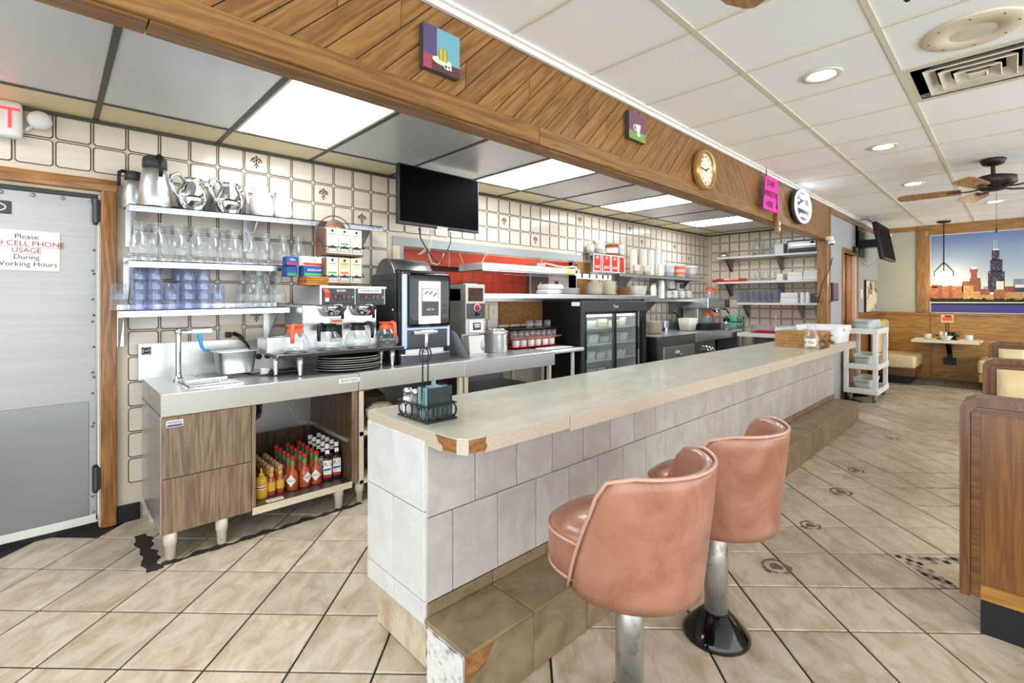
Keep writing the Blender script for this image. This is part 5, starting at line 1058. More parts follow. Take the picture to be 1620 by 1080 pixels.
for s_, z in enumerate(SHZ):
    x = fx0 + .11
    for i in range(5):
        w_ = rnd.uniform(.17, .21); h_ = rnd.uniform(.08, .125); k = rnd.choice(kinds)
        if x + w_ > fx1 - .1: break
        o = tag(pan('food_tub', 0, w_, 0, .22, 0, h_, k[1], taper=.015, rim=.0, r=.02).build('food_tub', loc=(x, fy0 + .16, z + E_)), '%s on the %s fridge shelf, %s from the left' % (k[0], ('top', 'second', 'third', 'bottom')[s_], ORD[i]), 'container', 'food tubs in the fridge'); x += w_ + .03
st = thing('side_table', (3.70, 3.30, 0), 'low steel side table with rounded edge between counter and fridge', 'table')
MB().box(3.675, 4.29, 3.34, 3.93, .90, .912, 'steel').tube([(3.66 + .02, 3.335, .892), (4.29, 3.335, .892)], .022, 'white_metal', 10).build('tabletop', st, world=True)
for x, y in ((4.15, 3.37), (4.22, 3.88), (3.72, 3.88)): MB().cyl((x, y, 0), (x, y, .90), .022, 'white_metal', n=14).build('leg', st, world=True)
tag(MB().box(3.72, 4.18, 3.385, 3.535, .912 + E_, .925, 'white_plastic', .004, seg=1).build('cutting_board'), 'white cutting board on the side table before the mug trays', 'board')
# ---- plates and boxes on the pass shelf
PSZ = 1.503 + E_
PL = MB().lathe([(0, .002), (.07, .0), (.075, .003), (.118, .016), (.12, .018), (.116, .019), (.07, .007), (0, .006)], 'cream_china', n=24, cap=False).mesh('plate')
PLW = MB().lathe([(0, .002), (.07, .0), (.075, .003), (.118, .016), (.12, .018), (.116, .019), (.07, .007), (0, .006)], 'white_china', n=24, cap=False).mesh('plate')
PB = MB().lathe([(0, .002), (.07, .0), (.075, .003), (.113, .011), (.115, .013), (.111, .014), (.07, .007), (0, .006)], 'kraft', n=24, cap=False).mesh('plate')
def pile(name, me, x, y, z, n, dz, desc, where, cat, grp, jit=.004):
    for k in range(n):
        obj(name, me, x + random.uniform(-jit, jit), y + random.uniform(-jit, jit), z + dz * k, '%s, %s from the bottom of the %s' % (desc, ORD[k] if k < 12 else 'topmost', where), cat, grp)
pile('dinner_plate', PL, X(940, 3.72), 3.72, PSZ, 8, .0195, 'cream plate', 'plate stack left of the price signs', 'plate', 'cream plates, left stack')
pile('dinner_plate', PL, X(962, 3.72), 3.72, PSZ, 9, .0195, 'cream plate', 'tall plate stack under the price signs', 'plate', 'cream plates, right stack')
pile('dinner_plate', PLW, X(902, 3.73), 3.73, PSZ, 4, .0195, 'white plate', 'white stack left of the cream plates', 'plate', 'white plates on the pass shelf')
pile('side_plate', PB, X(985, 3.72), 3.72, PSZ, 7, .0145, 'tan plate', 'tan stack right of the cream plates', 'plate', 'tan plates on the pass shelf')
CL = MB().box(-.13, .13, -.1, .1, 0, .05, 'white_plastic', .015).box(-.12, .12, -.09, .09, .05, .06, 'tub_white', .004, seg=1).mesh('carton')
for k in range(2): obj('foam_carton', CL, X(877, 3.8) + .02 * k, 3.88, PSZ + .062 * k + E_, 'white foam carton behind the white plates, %s one' % ('lower', 'upper')[k], 'carton', 'foam cartons on the pass shelf')
t = thing('plastic_basin', (X(1006, 3.76), 3.76, PSZ), 'wide milky plastic bowl on the pass shelf beside the tan plates', 'bowl')
MB().lathe([(.12, 0), (.135, .01), (.16, .13), (.165, .135), (.156, .132), (.125, .012), (0, .01)], 'cream_china', n=28, cap=False).build('bowl', t)
def cup_stack(x, y, z, n, r, h, dz, mt, desc, where, grp):
    me = MB().lathe([(r * .78, h), (r * .8, h - .002), (r, .004), (r * 1.05, 0), (r * .985, 0), (r * .775, h - .004), (0, h - .004)], mt, n=16, cap=False).lathe([(r * .78, h), (0, h)], mt, n=16, cap=False).mesh('cup')
    for k in range(n): obj('paper_cup', me, x, y, z + dz * k + E_, '%s, %s from the bottom of the %s' % (desc, ORD[k], where), 'cup', grp)
cup_stack(X(1033, 3.62), 3.62, PSZ, 3, .042, .085, .03, 'cream_china', 'upturned cream cup', 'stack ending the pass shelf', 'cream cups on the pass shelf')

# ================================================================== RIGHT WALL SHELVES
def shelf2(x0, x1, y0, z, label, brackets, bw=.30):
    t = thing('wall_shelf', (x0, 4.0, z), label, 'shelf', 'steel shelves beyond the fridge')
    MB().box(x0, x1, y0, 3.999, z - .006, z, 'steel').box(x0, x1, y0, y0 + .008, z - .045, z, 'steel').box(x1 - .006, x1, y0, 3.999, z - .045, z, 'steel').build('board', t, world=True)
    for b in brackets: MB().prism([(y0 + .03, z - .008), (3.998, z - .008), (3.998, z - bw), (3.95, z - bw)], b - .004, b + .004, 'steel_dark', 'X').build('bracket', t, world=True)
    return z
u1 = shelf2(5.50, 8.02, 3.65, 1.805, 'upper steel wall shelf crowded with cup towers and white buckets', (5.9, 6.85, 7.65))
u2 = shelf2(6.12, 8.15, 3.66, 1.462, 'lower steel wall shelf with patterned bags beyond the fridge', (6.6, 7.45), .26)
u0 = shelf2(5.13, 5.95, 3.86, 2.075, 'small high shelf above the red price signs', (5.2, 5.9), .10)
for i, (px0, px1, l) in enumerate(((939, 951, '$4.95'), (953, 965.5, '$10.95'), (967, 977.5, '$14.95'), (979, 988, ''))):
    a, b = X(px0, 3.835), X(px1, 3.835); z0, z1 = 1.82, 2.055
    t = thing('price_card', ((a + b) / 2, 3.835, z0), 'red price card hanging under the small high shelf, %s from the left' % ORD[i], 'sign', 'red price cards')
    MB().box(a, b, 3.834, 3.838, z0, z1, 'paper').build('card', t, world=True); MB().box(a + .012, b - .012, 3.8325, 3.8342, z0 + .012, z1 - .01, 'red').build('red_print', t, world=True)
    if l:
        text('price_print', l, .05, t, ((a + b) / 2, 3.831, z0 + .062), RY, 'paper', world=True, sx=.85); text('number_print', str(('#5', '#2', '#3')[i]), .05, t, ((a + b) / 2, 3.831, z1 - .045), RY, 'paper', world=True)
    MB().tube([((a + b) / 2, 3.836, z1), ((a + b) / 2, 3.862, 2.07)], .002, 'steel', 4).build('hook', t, world=True)
# order ticket rail
t = thing('ticket_rail', (5.1, 3.70, 1.74), 'white ticket rail with dark clips above the plates', 'rail')
MB().box(X(912, 3.70), X(967, 3.70), 3.695, 3.71, 1.70, 1.765, 'white_metal', .004, seg=1).build('bar', t, world=True)
for px in (921, 933, 944, 954, 962): MB().box(X(px, 3.69) - .012, X(px, 3.69) + .012, 3.688, 3.696, 1.715, 1.765, 'dark_grey').build('clip', t, world=True)
MB().box(X(940, 3.75), X(966, 3.75), 3.74, 3.82, 1.79, 1.80, 'steel').tube([(X(916, 3.7), 3.705, 1.76), (X(920, 3.9), 3.93, 1.9)], .004, 'steel', 5).tube([(X(962, 3.7), 3.705, 1.76), (X(962, 3.8), 3.80, 1.80)], .004, 'steel', 5).build('support', t, world=True)
def tub_(x, y, z, r, h, mt, name, label, cat, lid=None, band=None):
    t = thing(name, (x, y, z + E_), label, cat); MB().lathe([(r * .86, 0), (r * .88, .003), (r, h - .01), (r * 1.04, h - .008), (r * 1.04, h), (r * .98, h), (r * .9, .006), (0, .006)], mt, n=20, cap=False).lathe([(r * .86, 0), (0, 0)], mt, n=20, cap=False).build('tub', t)
    if lid: MB().lathe([(r * 1.05, h - .012), (r * 1.06, h + .008), (r * 1.0, h + .012), (0, h + .012)], lid, n=20).build('lid', t)
    if band: MB().lathe([(r * .90 + .003, h * .18), (r * .97 + .003, h * .70)], band, n=20, cap=False).build('printed_band', t)
    return t
tub_(X(934, 3.93), 3.93, u0, .055, .10, 'white_plastic', 'plastic_cup', 'short white plastic cup on the small high shelf', 'cup')
tub_(X(948, 3.93), 3.93, u0, .065, .165, 'white_plastic', 'deli_container', 'tall white container on the small high shelf', 'container')
tub_(X(968, 3.93), 3.93, u0, .085, .13, 'orange_plastic', 'ice_cream_tub', 'orange and white tub with brown lid on the small high shelf', 'tub', 'brown_card', 'paper')
tub_(X(983.5, 3.93), 3.935, u0, .05, .16, 'white_plastic', 'labelled_carton', 'white carton with blue print at the right end of the small high shelf', 'carton', None, 'tub_grey')
for i, (px, y, n, r, h, dz, mt, d) in enumerate(((1002, 3.87, 7, .058, .15, .038, 'cream_china', 'cream paper cup'), (1017, 3.89, 7, .062, .16, .04, 'cream_china', 'large cream paper cup'), (1029, 3.87, 8, .056, .15, .036, 'white_plastic', 'white foam cup'), (1040, 3.85, 8, .05, .15, .045, 'white_plastic', 'tall white foam cup'), (1046, 3.90, 6, .05, .15, .04, 'tub_grey', 'translucent cup'))):
    cup_stack(X(px, y), y, u1, n, r, h, dz, mt, 'upturned ' + d, '%s tower, upper shelf' % ORD[i], 'cup towers on the upper shelf')
for i, (px, w_) in enumerate(((1008, .12), (1024, .13))):
    tub_(X(px, 3.70), 3.71, u1, .053 + .004 * i, .13, 'cream_china', 'plastic_bowl', 'cream round tub in front of the cup towers, %s one' % ('left', 'right')[i], 'tub')
cup_stack(X(1043, 3.70), 3.69, u1, 4, .038, .09, .03, 'cream_china', 'upturned small cream cup', 'front stack by the buckets', 'small cups before the buckets')
tub_(X(1061, 3.84), 3.87, u1, .088, .20, 'white_plastic', 'plastic_bucket', 'plain white bucket behind the cup stack', 'bucket')
BK2 = tub_(X(1076, 3.76), 3.77, u1, .095, .205, 'white_plastic', 'plastic_bucket', 'white bucket with orange print on the upper shelf', 'bucket', None, None)
for za, zb_ in ((.13, .175), (.05, .08)): MB().lathe([(.0975 - .013 * (1 - za / .2), za), (.0975 - .013 * (1 - zb_ / .2), zb_)], 'orange_plastic', n=20, cap=False).build('printed_band', BK2)
tub_(X(1094, 3.76), 3.77, u1, .095, .19, 'white_plastic', 'plastic_bucket', 'white bucket last on the upper shelf', 'bucket', 'white_plastic')
cup_stack(X(1046, 3.72), 3.72, u2, 7, .05, .11, .028, 'white_plastic', 'upturned white cup', 'front tower, lower shelf', 'white cups on the lower shelf')
cup_stack(X(1034, 3.82), 3.82, u2, 5, .05, .11, .03, 'cream_china', 'upturned cream cup', 'rear stack, lower shelf', 'cream cups on the lower shelf')
rnd = random.Random(31)
for i, (px, y, z, s_) in enumerate(((1056, 3.82, 0, 1), (1060, 3.80, .155, 1), (1066, 3.76, 0, .8), (1077, 3.76, 0, .85), (1074, 3.82, .135, 1.15), (1088, 3.78, 0, .9), (1086, 3.84, .14, .9))):
    t = thing('coffee_bag', (X(px, y), y, u2 + E_ + z), '%s bag of coffee on the lower shelf, %s from the left' % ('brown-spotted white', ORD[i]), 'bag', 'coffee bags on the lower shelf')
    MB().box(-.075 * s_, .075 * s_, -.05, .05, 0, .13, 'foil_bag', .028, seg=3).build('bag', t)
    if i == 4: MB().box(-.07, .06, -.056, -.045, .03, .11, 'brown_card', .01).build('dark_label', t)

# ================================================================== RIGHT STEEL CABINETS
rc = thing('steel_cabinet', (5.84, 3.25, 0), 'stainless cabinet with drawer beside the fridge', 'cabinet')
a, b, y0, zt = 5.84, 6.86, 3.25, .95
MB().box(a, b, y0, 3.97, zt - .014, zt, 'steel').build('countertop', rc, world=True)
MB().box(a, b, y0 + .006, 3.97, .1, zt - .014, 'steel_shelf').box(a, b, y0, y0 + .012, .845, zt - .006, 'steel_shelf').build('carcass', rc, world=True)
d = MB().box(a + .10, b - .03, y0 - .004, y0 + .008, .56, .80, 'steel', .003, seg=1).build('drawer', rc, world=True)
MB().tube([(a + .50 + .05 * math.cos(t_), y0 - .018, .70 + .03 * math.sin(t_)) for t_ in [k * PI / 6 for k in range(12)]], .009, 'chrome', 6, closed=True).build('handle', d, world=True)
MB().box(a, b, 3.955, 3.985, zt, zt + .13, 'steel').build('backsplash', rc, world=True)
rc2 = thing('steel_sink_unit', (6.87, 3.25, 0), 'stainless sink unit with dark opening and tap knobs, right of the drawer cabinet', 'cabinet')
a, b = 6.87, 8.62
MB().box(a, b, y0, 3.97, zt - .014, zt, 'steel').box(a, b, y0 - .003, y0 + .012, .82, zt - .002, 'steel', .003, seg=1).build('countertop', rc2, world=True)
MB().box(a, 7.55, y0 + .01, 3.97, .1, .82, 'steel_shelf').box(8.45, b, y0 + .01, 3.97, .1, .82, 'steel').box(7.55, 8.45, 3.6, 3.97, .1, .82, 'black_matte').build('carcass', rc2, world=True)
m = MB()
for i in range(3): m.lathe([(.02, 0), (.024, .01), (.02, .03), (0, .035)], 'chrome', (7.2 + .1 * i, y0 - .0, .73 - .02 * i), 12, 'Y'); m.tube([(7.2 + .1 * i, y0 - .02, .70), (7.22 + .1 * i, y0 - .05, .66), (7.26 + .08 * i, y0 - .04, .62)], .010, 'chrome', 6)
m.build('tap_knobs', rc2, world=True)
MB().box(a, b, 3.955, 3.985, zt, zt + .13, 'steel').build('backsplash', rc2, world=True)
CZ = .95 + E_
pile('dinner_plate', PL, X(1034, 3.62), 3.62, CZ, 9, .0205, 'cream plate', 'stack on the drawer cabinet', 'plate', 'cream plates on the drawer cabinet')
tub_(X(1052, 3.72), 3.72, .95, .06, .17, 'steel_shelf', 'steel_jar', 'steel jar beside the plates on the drawer cabinet', 'jar')
t = thing('gooseneck_tap', (X(1074, 3.84), 3.84, CZ), 'black gooseneck tap at the back of the cabinets', 'faucet')
MB().cyl((0, 0, 0), (0, 0, .12), .014, 'black').tube([(0, 0, .12), (-.01, 0, .20), (-.07, 0, .26), (-.16, 0, .285), (-.2, 0, .275)], .013, 'black', 8).build('spout', t)
t = thing('ice_bin', (X(1084, 3.66), 3.62, CZ), 'cream square bin standing on the cabinets', 'bin')
o = pan('bin', -.13, .13, -.11, .11, 0, .20, 'cream_china', taper=.022, rim=.0, r=.02).build('bin', t)
# second brewer
b2 = thing('coffee_brewer', (8.0, 3.55, CZ), 'small steel coffee brewer by the kitchen corner', 'coffee maker')
MB().box(7.62, 8.40, 3.42, 3.86, CZ, CZ + .10, 'black', .01).box(7.72, 8.36, 3.62, 3.88, CZ + .10, CZ + .42, 'steel', .006, seg=1).box(7.62, 8.42, 3.40, 3.88, CZ + .36, CZ + .52, 'steel', .008, seg=1).build('housing', b2, world=True)
MB().box(8.27, 8.42, 3.385, 3.402, CZ + .37, CZ + .49, 'dark_grey', .004, seg=1).box(8.31, 8.36, 3.378, 3.386, CZ + .40, CZ + .46, 'red').build('switch_panel', b2, world=True)
f = MB().lathe([(.055, CZ + .28), (.07, CZ + .29), (.095, CZ + .34), (.095, CZ + .36)], 'chrome', (8.12, 3.48, 0), 20).build('brew_funnel', b2, world=True)
MB().tube([(8.18, 3.40, CZ + .34), (8.24, 3.36, CZ + .33), (8.27, 3.34, CZ + .27)], .013, 'black', 6).build('handle', f, world=True)
place(dO, 7.80, 3.50, CZ + .1015, 'orange-handled decanter on the small brewer near the kitchen corner', 'decanter', 'decanters on the small brewer', .3)
place(dO, X(1126, 3.62), 3.66, CZ + .5215, 'orange-handled decanter on top of the small brewer', 'decanter', 'decanters on the small brewer', .4)
place(dB, 8.10, 3.305, CZ, 'black-handled decanter before the small brewer', 'decanter', 'decanters on the small brewer', 1.9)
t = thing('egg_crate', (X(1159, 3.45), 3.42, CZ), 'mint green egg crates leaning by the small brewer', 'crate')
m = MB()
for k in range(2):
    z = .115 * k; m.box(-.16, .16, -.10, .10, z, z + .10, 'teal', .01)
    for i in range(5): m.lathe([(.022, 0), (.016, .012), (0, .014)], 'white_plastic' if i % 2 else 'dark_grey', (-.12 + .06 * i, -.10, z + .055), 8, 'Y')
m.build('crate', t)
# corner table with pink trays
ct = thing('corner_table', (8.5, 2.6, 0), 'white steel corner table below the end wall shelves', 'table')
MB().box(8.28, 8.94, 1.95, 3.20, .885, .90, 'white_metal').box(8.27, 8.285, 1.95, 3.20, .84, .905, 'white_metal').box(8.90, 8.945, 1.95, 3.20, .90, 1.02, 'steel').box(8.3, 8.9, 1.97, 3.18, .45, .465, 'steel').build('tabletop', ct, world=True)
for x, y in ((8.31, 3.15), (8.31, 2.0), (8.88, 3.15), (8.88, 2.0)): MB().box(x - .02, x + .02, y - .02, y + .02, 0, .885, 'steel').build('leg', ct, world=True)
for k in range(2): tag(pan('t', 8.33, 8.75, 2.55, 3.05, 0, .02, 'pink_tray', taper=.03, rim=.005, r=.04).build('pink_tray', loc=(.02 * k, -.05 * k, .9015 + .0215 * k)), 'pink plastic tray on the corner table, %s of two' % ('lower', 'upper')[k], 'tray', 'pink trays on the corner table')
obj('glass_carafe', CAR, 8.55, 2.70, .9015 + .025, 'glass carafe standing on the pink trays', 'carafe', None)
tub_(8.45, 2.15, .90, .035, .13, 'blue_plastic', 'spray_bottle', 'blue bottle standing on the corner table', 'bottle')
tub_(8.50, 2.85, .465, .09, .16, 'cream_china', 'plastic_bucket', 'cream bucket on the lower level of the corner table', 'bucket')
t = thing('wall_outlet', (8.95, 2.17, 1.02 + .10), 'grimy outlet with a black plug on the end wall', 'outlet'); MB().box(-.012, -.001, -.06, .06, -.06, .06, 'cream_metal', .003, seg=1).build('cover_plate', t); MB().box(-.05, -.01, -.03, .01, -.02, .02, 'black', .006).tube([(-.05, -.01, 0), (-.09, -.06, .0), (-.10, -.14, -.05)], .006, 'black', 6).build('plug', t)
# ---- end wall shelves
XE = 8.63
def eshelf(z, y1, label, br):
    t = thing('wall_shelf', (8.95, y1, z), label, 'shelf', 'white shelves on the end wall')
    MB().box(XE, 8.949, 1.82, y1, z - .035, z, 'white_metal', .003, seg=1).build('board', t, world=True)
    for y in br: MB().prism([(XE + .04, z - .036), (8.948, z - .036), (8.948, z - .25), (8.91, z - .25)], y - .02, y + .02, 'steel_dark', 'Y').build('bracket', t, world=True)
    return z + E_
e1 = eshelf(2.205, 3.70, 'top white shelf on the end wall', (3.55, 2.72)); e2 = eshelf(1.765, 3.70, 'middle white shelf on the end wall', (3.55, 2.70)); e3 = eshelf(1.395, 3.34, 'lowest white shelf on the end wall', (3.25, 2.4))
Yx = lambda px: oX(px, 480, 8.75)[0]
t = thing('steel_bowl', (8.76, Yx(1145), e1), 'upturned steel bowl on the top end wall shelf', 'bowl'); MB().lathe([(.11, 0), (.10, .05), (.06, .09), (0, .10)], 'steel', n=24).build('bowl', t)
def ejar(px, z, r, h, label, neck=True):
    t = thing('glass_jar', (8.78, Yx(px), z), label, 'jar'); MB().lathe([(0, .003), (r, 0), (r, h * .55), (r * (.6 if neck else 1), h * .72), (r * (.62 if neck else 1), h), (r * .56, h)], 'glass', n=18, cap=False).build('jar', t)
ejar(1198, e1, .085, .30, 'tall clear jar with narrow neck on the top end wall shelf'); ejar(1216, e1, .10, .24, 'wide clear jar on the top end wall shelf', False)
t = thing('milky_box', (8.78, Yx(1234), e1), 'milky plastic box beside the chrome appliance', 'box'); MB().box(-.08, .08, -.07, .07, 0, .17, 'tub_white', .01).build('box', t)
t = thing('toaster', (8.77, Yx(1271), e1), 'long chrome and black appliance at the end of the top shelf', 'appliance'); MB().box(-.11, .13, -.22, .22, 0, .20, 'steel_dark', .03, seg=3).build('housing', t)
MB().box(-.115, -.108, -.2, .19, .02, .07, 'black').box(-.116, -.108, -.19, .15, .11, .13, 'chrome').lathe([(.028, 0), (.028, .015), (0, .016)], 'black', (-.11, -.15, .14), 12, 'X').build('control_front', t)
tr_ = tag(MB().box(8.66, 8.92, Yx(1180), Yx(1130), 0, .012, 'red', .005, seg=1).box(8.66, 8.67, Yx(1180), Yx(1130), .0, .03, 'red').build('red_tray', loc=(0, 0, e2)), 'red tray with small packets on the middle end wall shelf', 'tray')
for i in range(4): tag(MB().box(-.03, .03, -.06, .06, 0, .045, ('red', 'paper', 'peach', 'red')[i], .012).build('snack_packet', loc=(8.78, Yx(1138 + 12 * i), e2 + .013)), '%s packet on the red tray, %s from the left' % (('red', 'white', 'peach', 'red')[i], ORD[i]), 'packet', 'packets on the red tray')
for i, px in enumerate((1190, 1201, 1212, 1223)): obj('glass_carafe', CAR, 8.74, Yx(px), e2 + .002, 'clear carafe on the middle end wall shelf, %s from the left' % ORD[i], 'carafe', 'carafes on the end wall', s=.92)
for i, (px, w_, h_) in enumerate(((1236, .10, .11), (1260, .22, .13), (1284, .20, .15))):
    t = thing('napkin_stack', (8.77, Yx(px), e2), 'white paper stack on the middle end wall shelf, %s from the left' % ORD[i], 'paper', 'white stacks on the middle shelf'); MB().box(-.1, .1, -w_ / 2, w_ / 2, 0, h_ * .5, 'white_plastic', .006, seg=1).box(-.095, .095, -w_ / 2 + .004, w_ / 2 - .004, h_ * .5, h_, 'paper', .006, seg=1).build('stack', t)
TT = MB().lathe([(.034, 0), (.0345, .004), (.045, .205), (.046, .21), (.043, .21), (.031, .006), (0, .005)], 'tumbler_pale', n=14, cap=False).mesh('tall_tumbler')
for r in range(2):
    for i in range(7): obj('tall_tumbler', TT, 8.70 + .11 * r, Yx(1171 + 9.6 * i + 3 * r), e3, 'tall clear tumbler on the lowest end-wall shelf, %s from left, %s row' % (ORD[i], ('front', 'rear')[r]), 'tumbler', 'tall tumblers on the end wall')
t = thing('napkin_stack', (8.76, Yx(1251), e3), 'wide white box stack on the lowest end wall shelf', 'box'); MB().box(-.1, .1, -.13, .13, 0, .08, 'white_plastic', .006, seg=1).box(-.1, .1, -.125, .125, .082, .165, 'white_plastic', .006, seg=1).build('stack', t)
for i, px in enumerate((1270, 1279)): cup_stack(8.74, Yx(px), e3, 3, .04, .10, .035, 'white_plastic', 'white cup', '%s end stack on the lowest end-wall shelf' % ('left', 'right')[i], 'white cups on the end wall')
t = thing('dark_carton', (8.76, Yx(1291.5), e3), 'dark grey carton at the right end of the lowest shelf', 'box'); MB().box(-.08, .08, -.07, .07, 0, .14, 'dark_grey', .004, seg=1).box(-.082, -.079, -.04, .0, .11, .12, 'paper').build('carton', t)
# ================================================================== ON THE LUNCH COUNTER
CTZ = .945 + E_
kx, ky = 1.055, 1.585                                               # near corner of the rack
rk = thing('condiment_rack', (1.135, 1.70, CTZ), 'black wire condiment rack with loop handle on the counter corner', 'rack')
x0, x1, y0, y1 = 1.06, 1.205, 1.59, 1.805
m = MB()
for z in (CTZ + .004, CTZ + .066): m.tube([(x0, y0, z), (x1, y0, z), (x1, y1, z), (x0, y1, z)], .0035, 'black', 6, closed=True)
for x in (x0 + .035, x0 + .07, x0 + .105): m.tube([(x, y0, CTZ + .004), (x, y1, CTZ + .004)], .0025, 'black', 5)
m.tube([(x0 - .004, y0, CTZ + .002), (x1 + .004, y0, CTZ + .002)], .003, 'black', 5); m.build('wire_basket', rk, world=True)
def ring(c, pl): return [{'Y': (c[0] + .026 * math.cos(a), c[1], c[2] + .028 * math.sin(a)), 'X': (c[0], c[1] + .026 * math.cos(a), c[2] + .028 * math.sin(a))}[pl] for a in [k * PI / 8 for k in range(16)]]
for i in range(4): MB().tube(ring((x0, y0 + .03 + .05 * i, CTZ + .036), 'X'), .003, 'black', 5, closed=True).build('wire_ring', rk, world=True); MB().tube(ring((x1, y0 + .03 + .05 * i, CTZ + .036), 'X'), .003, 'black', 5, closed=True).build('wire_ring', rk, world=True)
for i in range(3): MB().tube(ring((x0 + .03 + .045 * i, y0, CTZ + .036), 'Y'), .003, 'black', 5, closed=True).build('wire_ring', rk, world=True); MB().tube(ring((x0 + .03 + .045 * i, y1, CTZ + .036), 'Y'), .003, 'black', 5, closed=True).build('wire_ring', rk, world=True)
hx, hy = 1.135, 1.712
m = MB()
for d in (-.008, .008): m.tube([(hx + d, hy - d, CTZ + .004), (hx + d, hy - d, CTZ + .215), (hx + d * .6, hy - d * .6, CTZ + .23)], .0034, 'black', 6)
for d in (-.004, .004): m.tube([(hx + .019 * math.cos(a) * ST + d, hy - .019 * math.cos(a) * CT - d, CTZ + .258 + .03 * math.sin(a)) for a in [k * PI / 8 for k in range(16)]], .0034, 'black', 6, closed=True)
m.build('loop_handle', rk, world=True)
def shaker(x, y, fill, label):
    t = thing('shaker', (x, y, CTZ + .009), label, 'shaker')
    MB().lathe([(.018, .001), (.021, .006), (.021, .058), (.018, .07), (0, .07)], fill, n=16).build('contents', t)
    MB().lathe([(.02, 0), (.0232, .004), (.0232, .06), (.019, .076), (.018, .082)], 'glass', n=16, cap=False).build('glass_body', t)
    MB().lathe([(.0195, .08), (.0195, .10), (.015, .106), (0, .107)], 'chrome', n=16).build('lid', t)
shaker(1.088, 1.772, 'salt', 'glass salt shaker with steel lid in the condiment rack'); shaker(1.098, 1.722, 'pepper', 'glass pepper shaker with steel lid in the condiment rack')
jb = thing('jelly_caddy', (1.14, 1.64, CTZ + .009), 'smoky plastic caddy of sweetener packets in the condiment rack', 'caddy')
a, b, c, d, z = 1.075, 1.195, 1.605, 1.675, CTZ + .009
MB().box(a, b, c, c + .003, z, z + .125, 'glass_smoke').box(a, b, d, d + .003, z, z + .125, 'glass_smoke').box(b - .003, b, c, d, z, z + .125, 'glass_smoke').box(a, a + .003, c, c + .02, z, z + .125, 'blue_grey_glass').box(a, a + .003, d - .02, d, z, z + .125, 'blue_grey_glass').box(a, b, (c + d) / 2 - .0015, (c + d) / 2 + .0015, z, z + .125, 'blue_grey_glass').box(a, b, c, d, z, z + .003, 'blue_grey_glass').build('box', jb, world=True)
MB().prism([(c + .02, z + .125), (d - .02, z + .125), (c + .042, z + .165), (c + .028, z + .165)], a + .05, a + .054, 'blue_grey_glass', 'X').box(a + .03, a + .08, c + .01, d - .01, z + .12, z + .127, 'blue_grey_glass').build('lifting_tab', jb, world=True)
for i in range(8): tag(MB().box(a + .008, b - .01, c + .006, c + .028, 0, .008, ('paper', 'ink_blue', 'paper', 'pale_green')[i % 4], .002, seg=1).box(a + .008, b - .01, c + .040, c + .062, 0, .008, ('paper', 'paper', 'green_print', 'ink_blue')[i % 4], .002, seg=1).build('sweetener_packet', jb, loc=(-1.14, -1.64, .004 + .0105 * i)))
MB().prism([(a + .012, z + .09), (b - .012, z + .07), (b - .012, z + .004), (a + .012, z + .004)], c + .004, c + .006, 'paper', 'Y').build('loose_card', jb, world=True)
# to-go bags, carafe with a note, tub and cart at the far end
bags = thing('paper_bags', (5.75, 1.55, CTZ), 'bundle of folded brown paper bags at the far end of the counter', 'bags')
for k in range(5):
    z = CTZ + .033 * k; rr = random.Random(k)
    MB().prism([(1.34 + rr.uniform(-.02, .04), z), (1.77, z), (1.775 + rr.uniform(-.01, .005), z + .018), (1.77, z + .031), (1.36 + rr.uniform(-.04, .03), z + .031), (1.345, z + .02)], 5.60, 6.0 - .02 * k, 'kraft', 'X').build('folded_bag', bags, world=True)
m = MB(); rr = random.Random(5)
for i in range(14):
    z = CTZ + .022 + rr.uniform(0, .11); y = rr.uniform(1.325, 1.37); x = 5.60 + rr.uniform(0, .3); m.box(x, x + .07, y - .03, y + .03, z, z + .02, 'kraft_dark', .008, rot=Matrix.Rotation(rr.uniform(-.6, .6), 3, 'X'), at=(x, y, z))
m.build('crumpled_mouths', bags, world=True)['kind'] = 'stuff'
tg = thing('glass_carafe', (5.50, 1.405, CTZ + .003), 'clear carafe with a handwritten note beside the paper bags', 'carafe')
MB().lathe([(0, .004), (.062, .0), (.066, .006), (.066, .10), (.058, .135), (.04, .175), (.034, .20), (.036, .215), (.046, .25), (.044, .25), (.032, .205)], 'glass', n=22, cap=False).build('carafe_glass', tg)
me_ = MB(); n = 8; vs = [(.0675 * math.cos(a), .0675 * math.sin(a), z_) for a in [PI + (-.75 + 1.5 * i / n) + .15 for i in range(n + 1)] for z_ in (.03, .105)]
me_.add(vs, [(2 * i, 2 * i + 1, 2 * i + 3, 2 * i + 2) for i in range(n)], 'paper', True); me_.build('paper_note', tg)
text('handwriting', 'To Go', .042, tg, (-.0725, .012, .068), (PI / 2, 0, -PI / 2 + .0), 'ink')
MB().box(-.012, .012, -.012, .012, .20, .2, 'paper').build('tag', tg) if 0 else None
t = thing('plastic_tub', (6.55, 1.55, CTZ), 'white plastic tub with handles behind the paper bags', 'tub')
pan('p', -.25, .25, -.235, .235, 0, .20, 'tub_white', taper=.03, rim=.0, r=.05, wall=.005).build('tub', t)
MB().box(-.262, -.25, -.15, .15, .15, .185, 'tub_white', .006).build('tub_handle', t); MB().box(-.15, .15, -.247, -.235, .14, .18, 'tub_white', .006).build('tub_handle', t); MB().box(-.247, -.242, -.16, -.02, .06, .12, 'paper').build('paper_label', t)
t = thing('grey_tub', (6.35, 1.88, CTZ), 'low grey tub beside the white plastic tub at the counter end', 'tub'); pan('p', -.2, .2, -.08, .08, 0, .17, 'tub_grey', taper=.02, rim=.0, r=.03).build('tub', t)
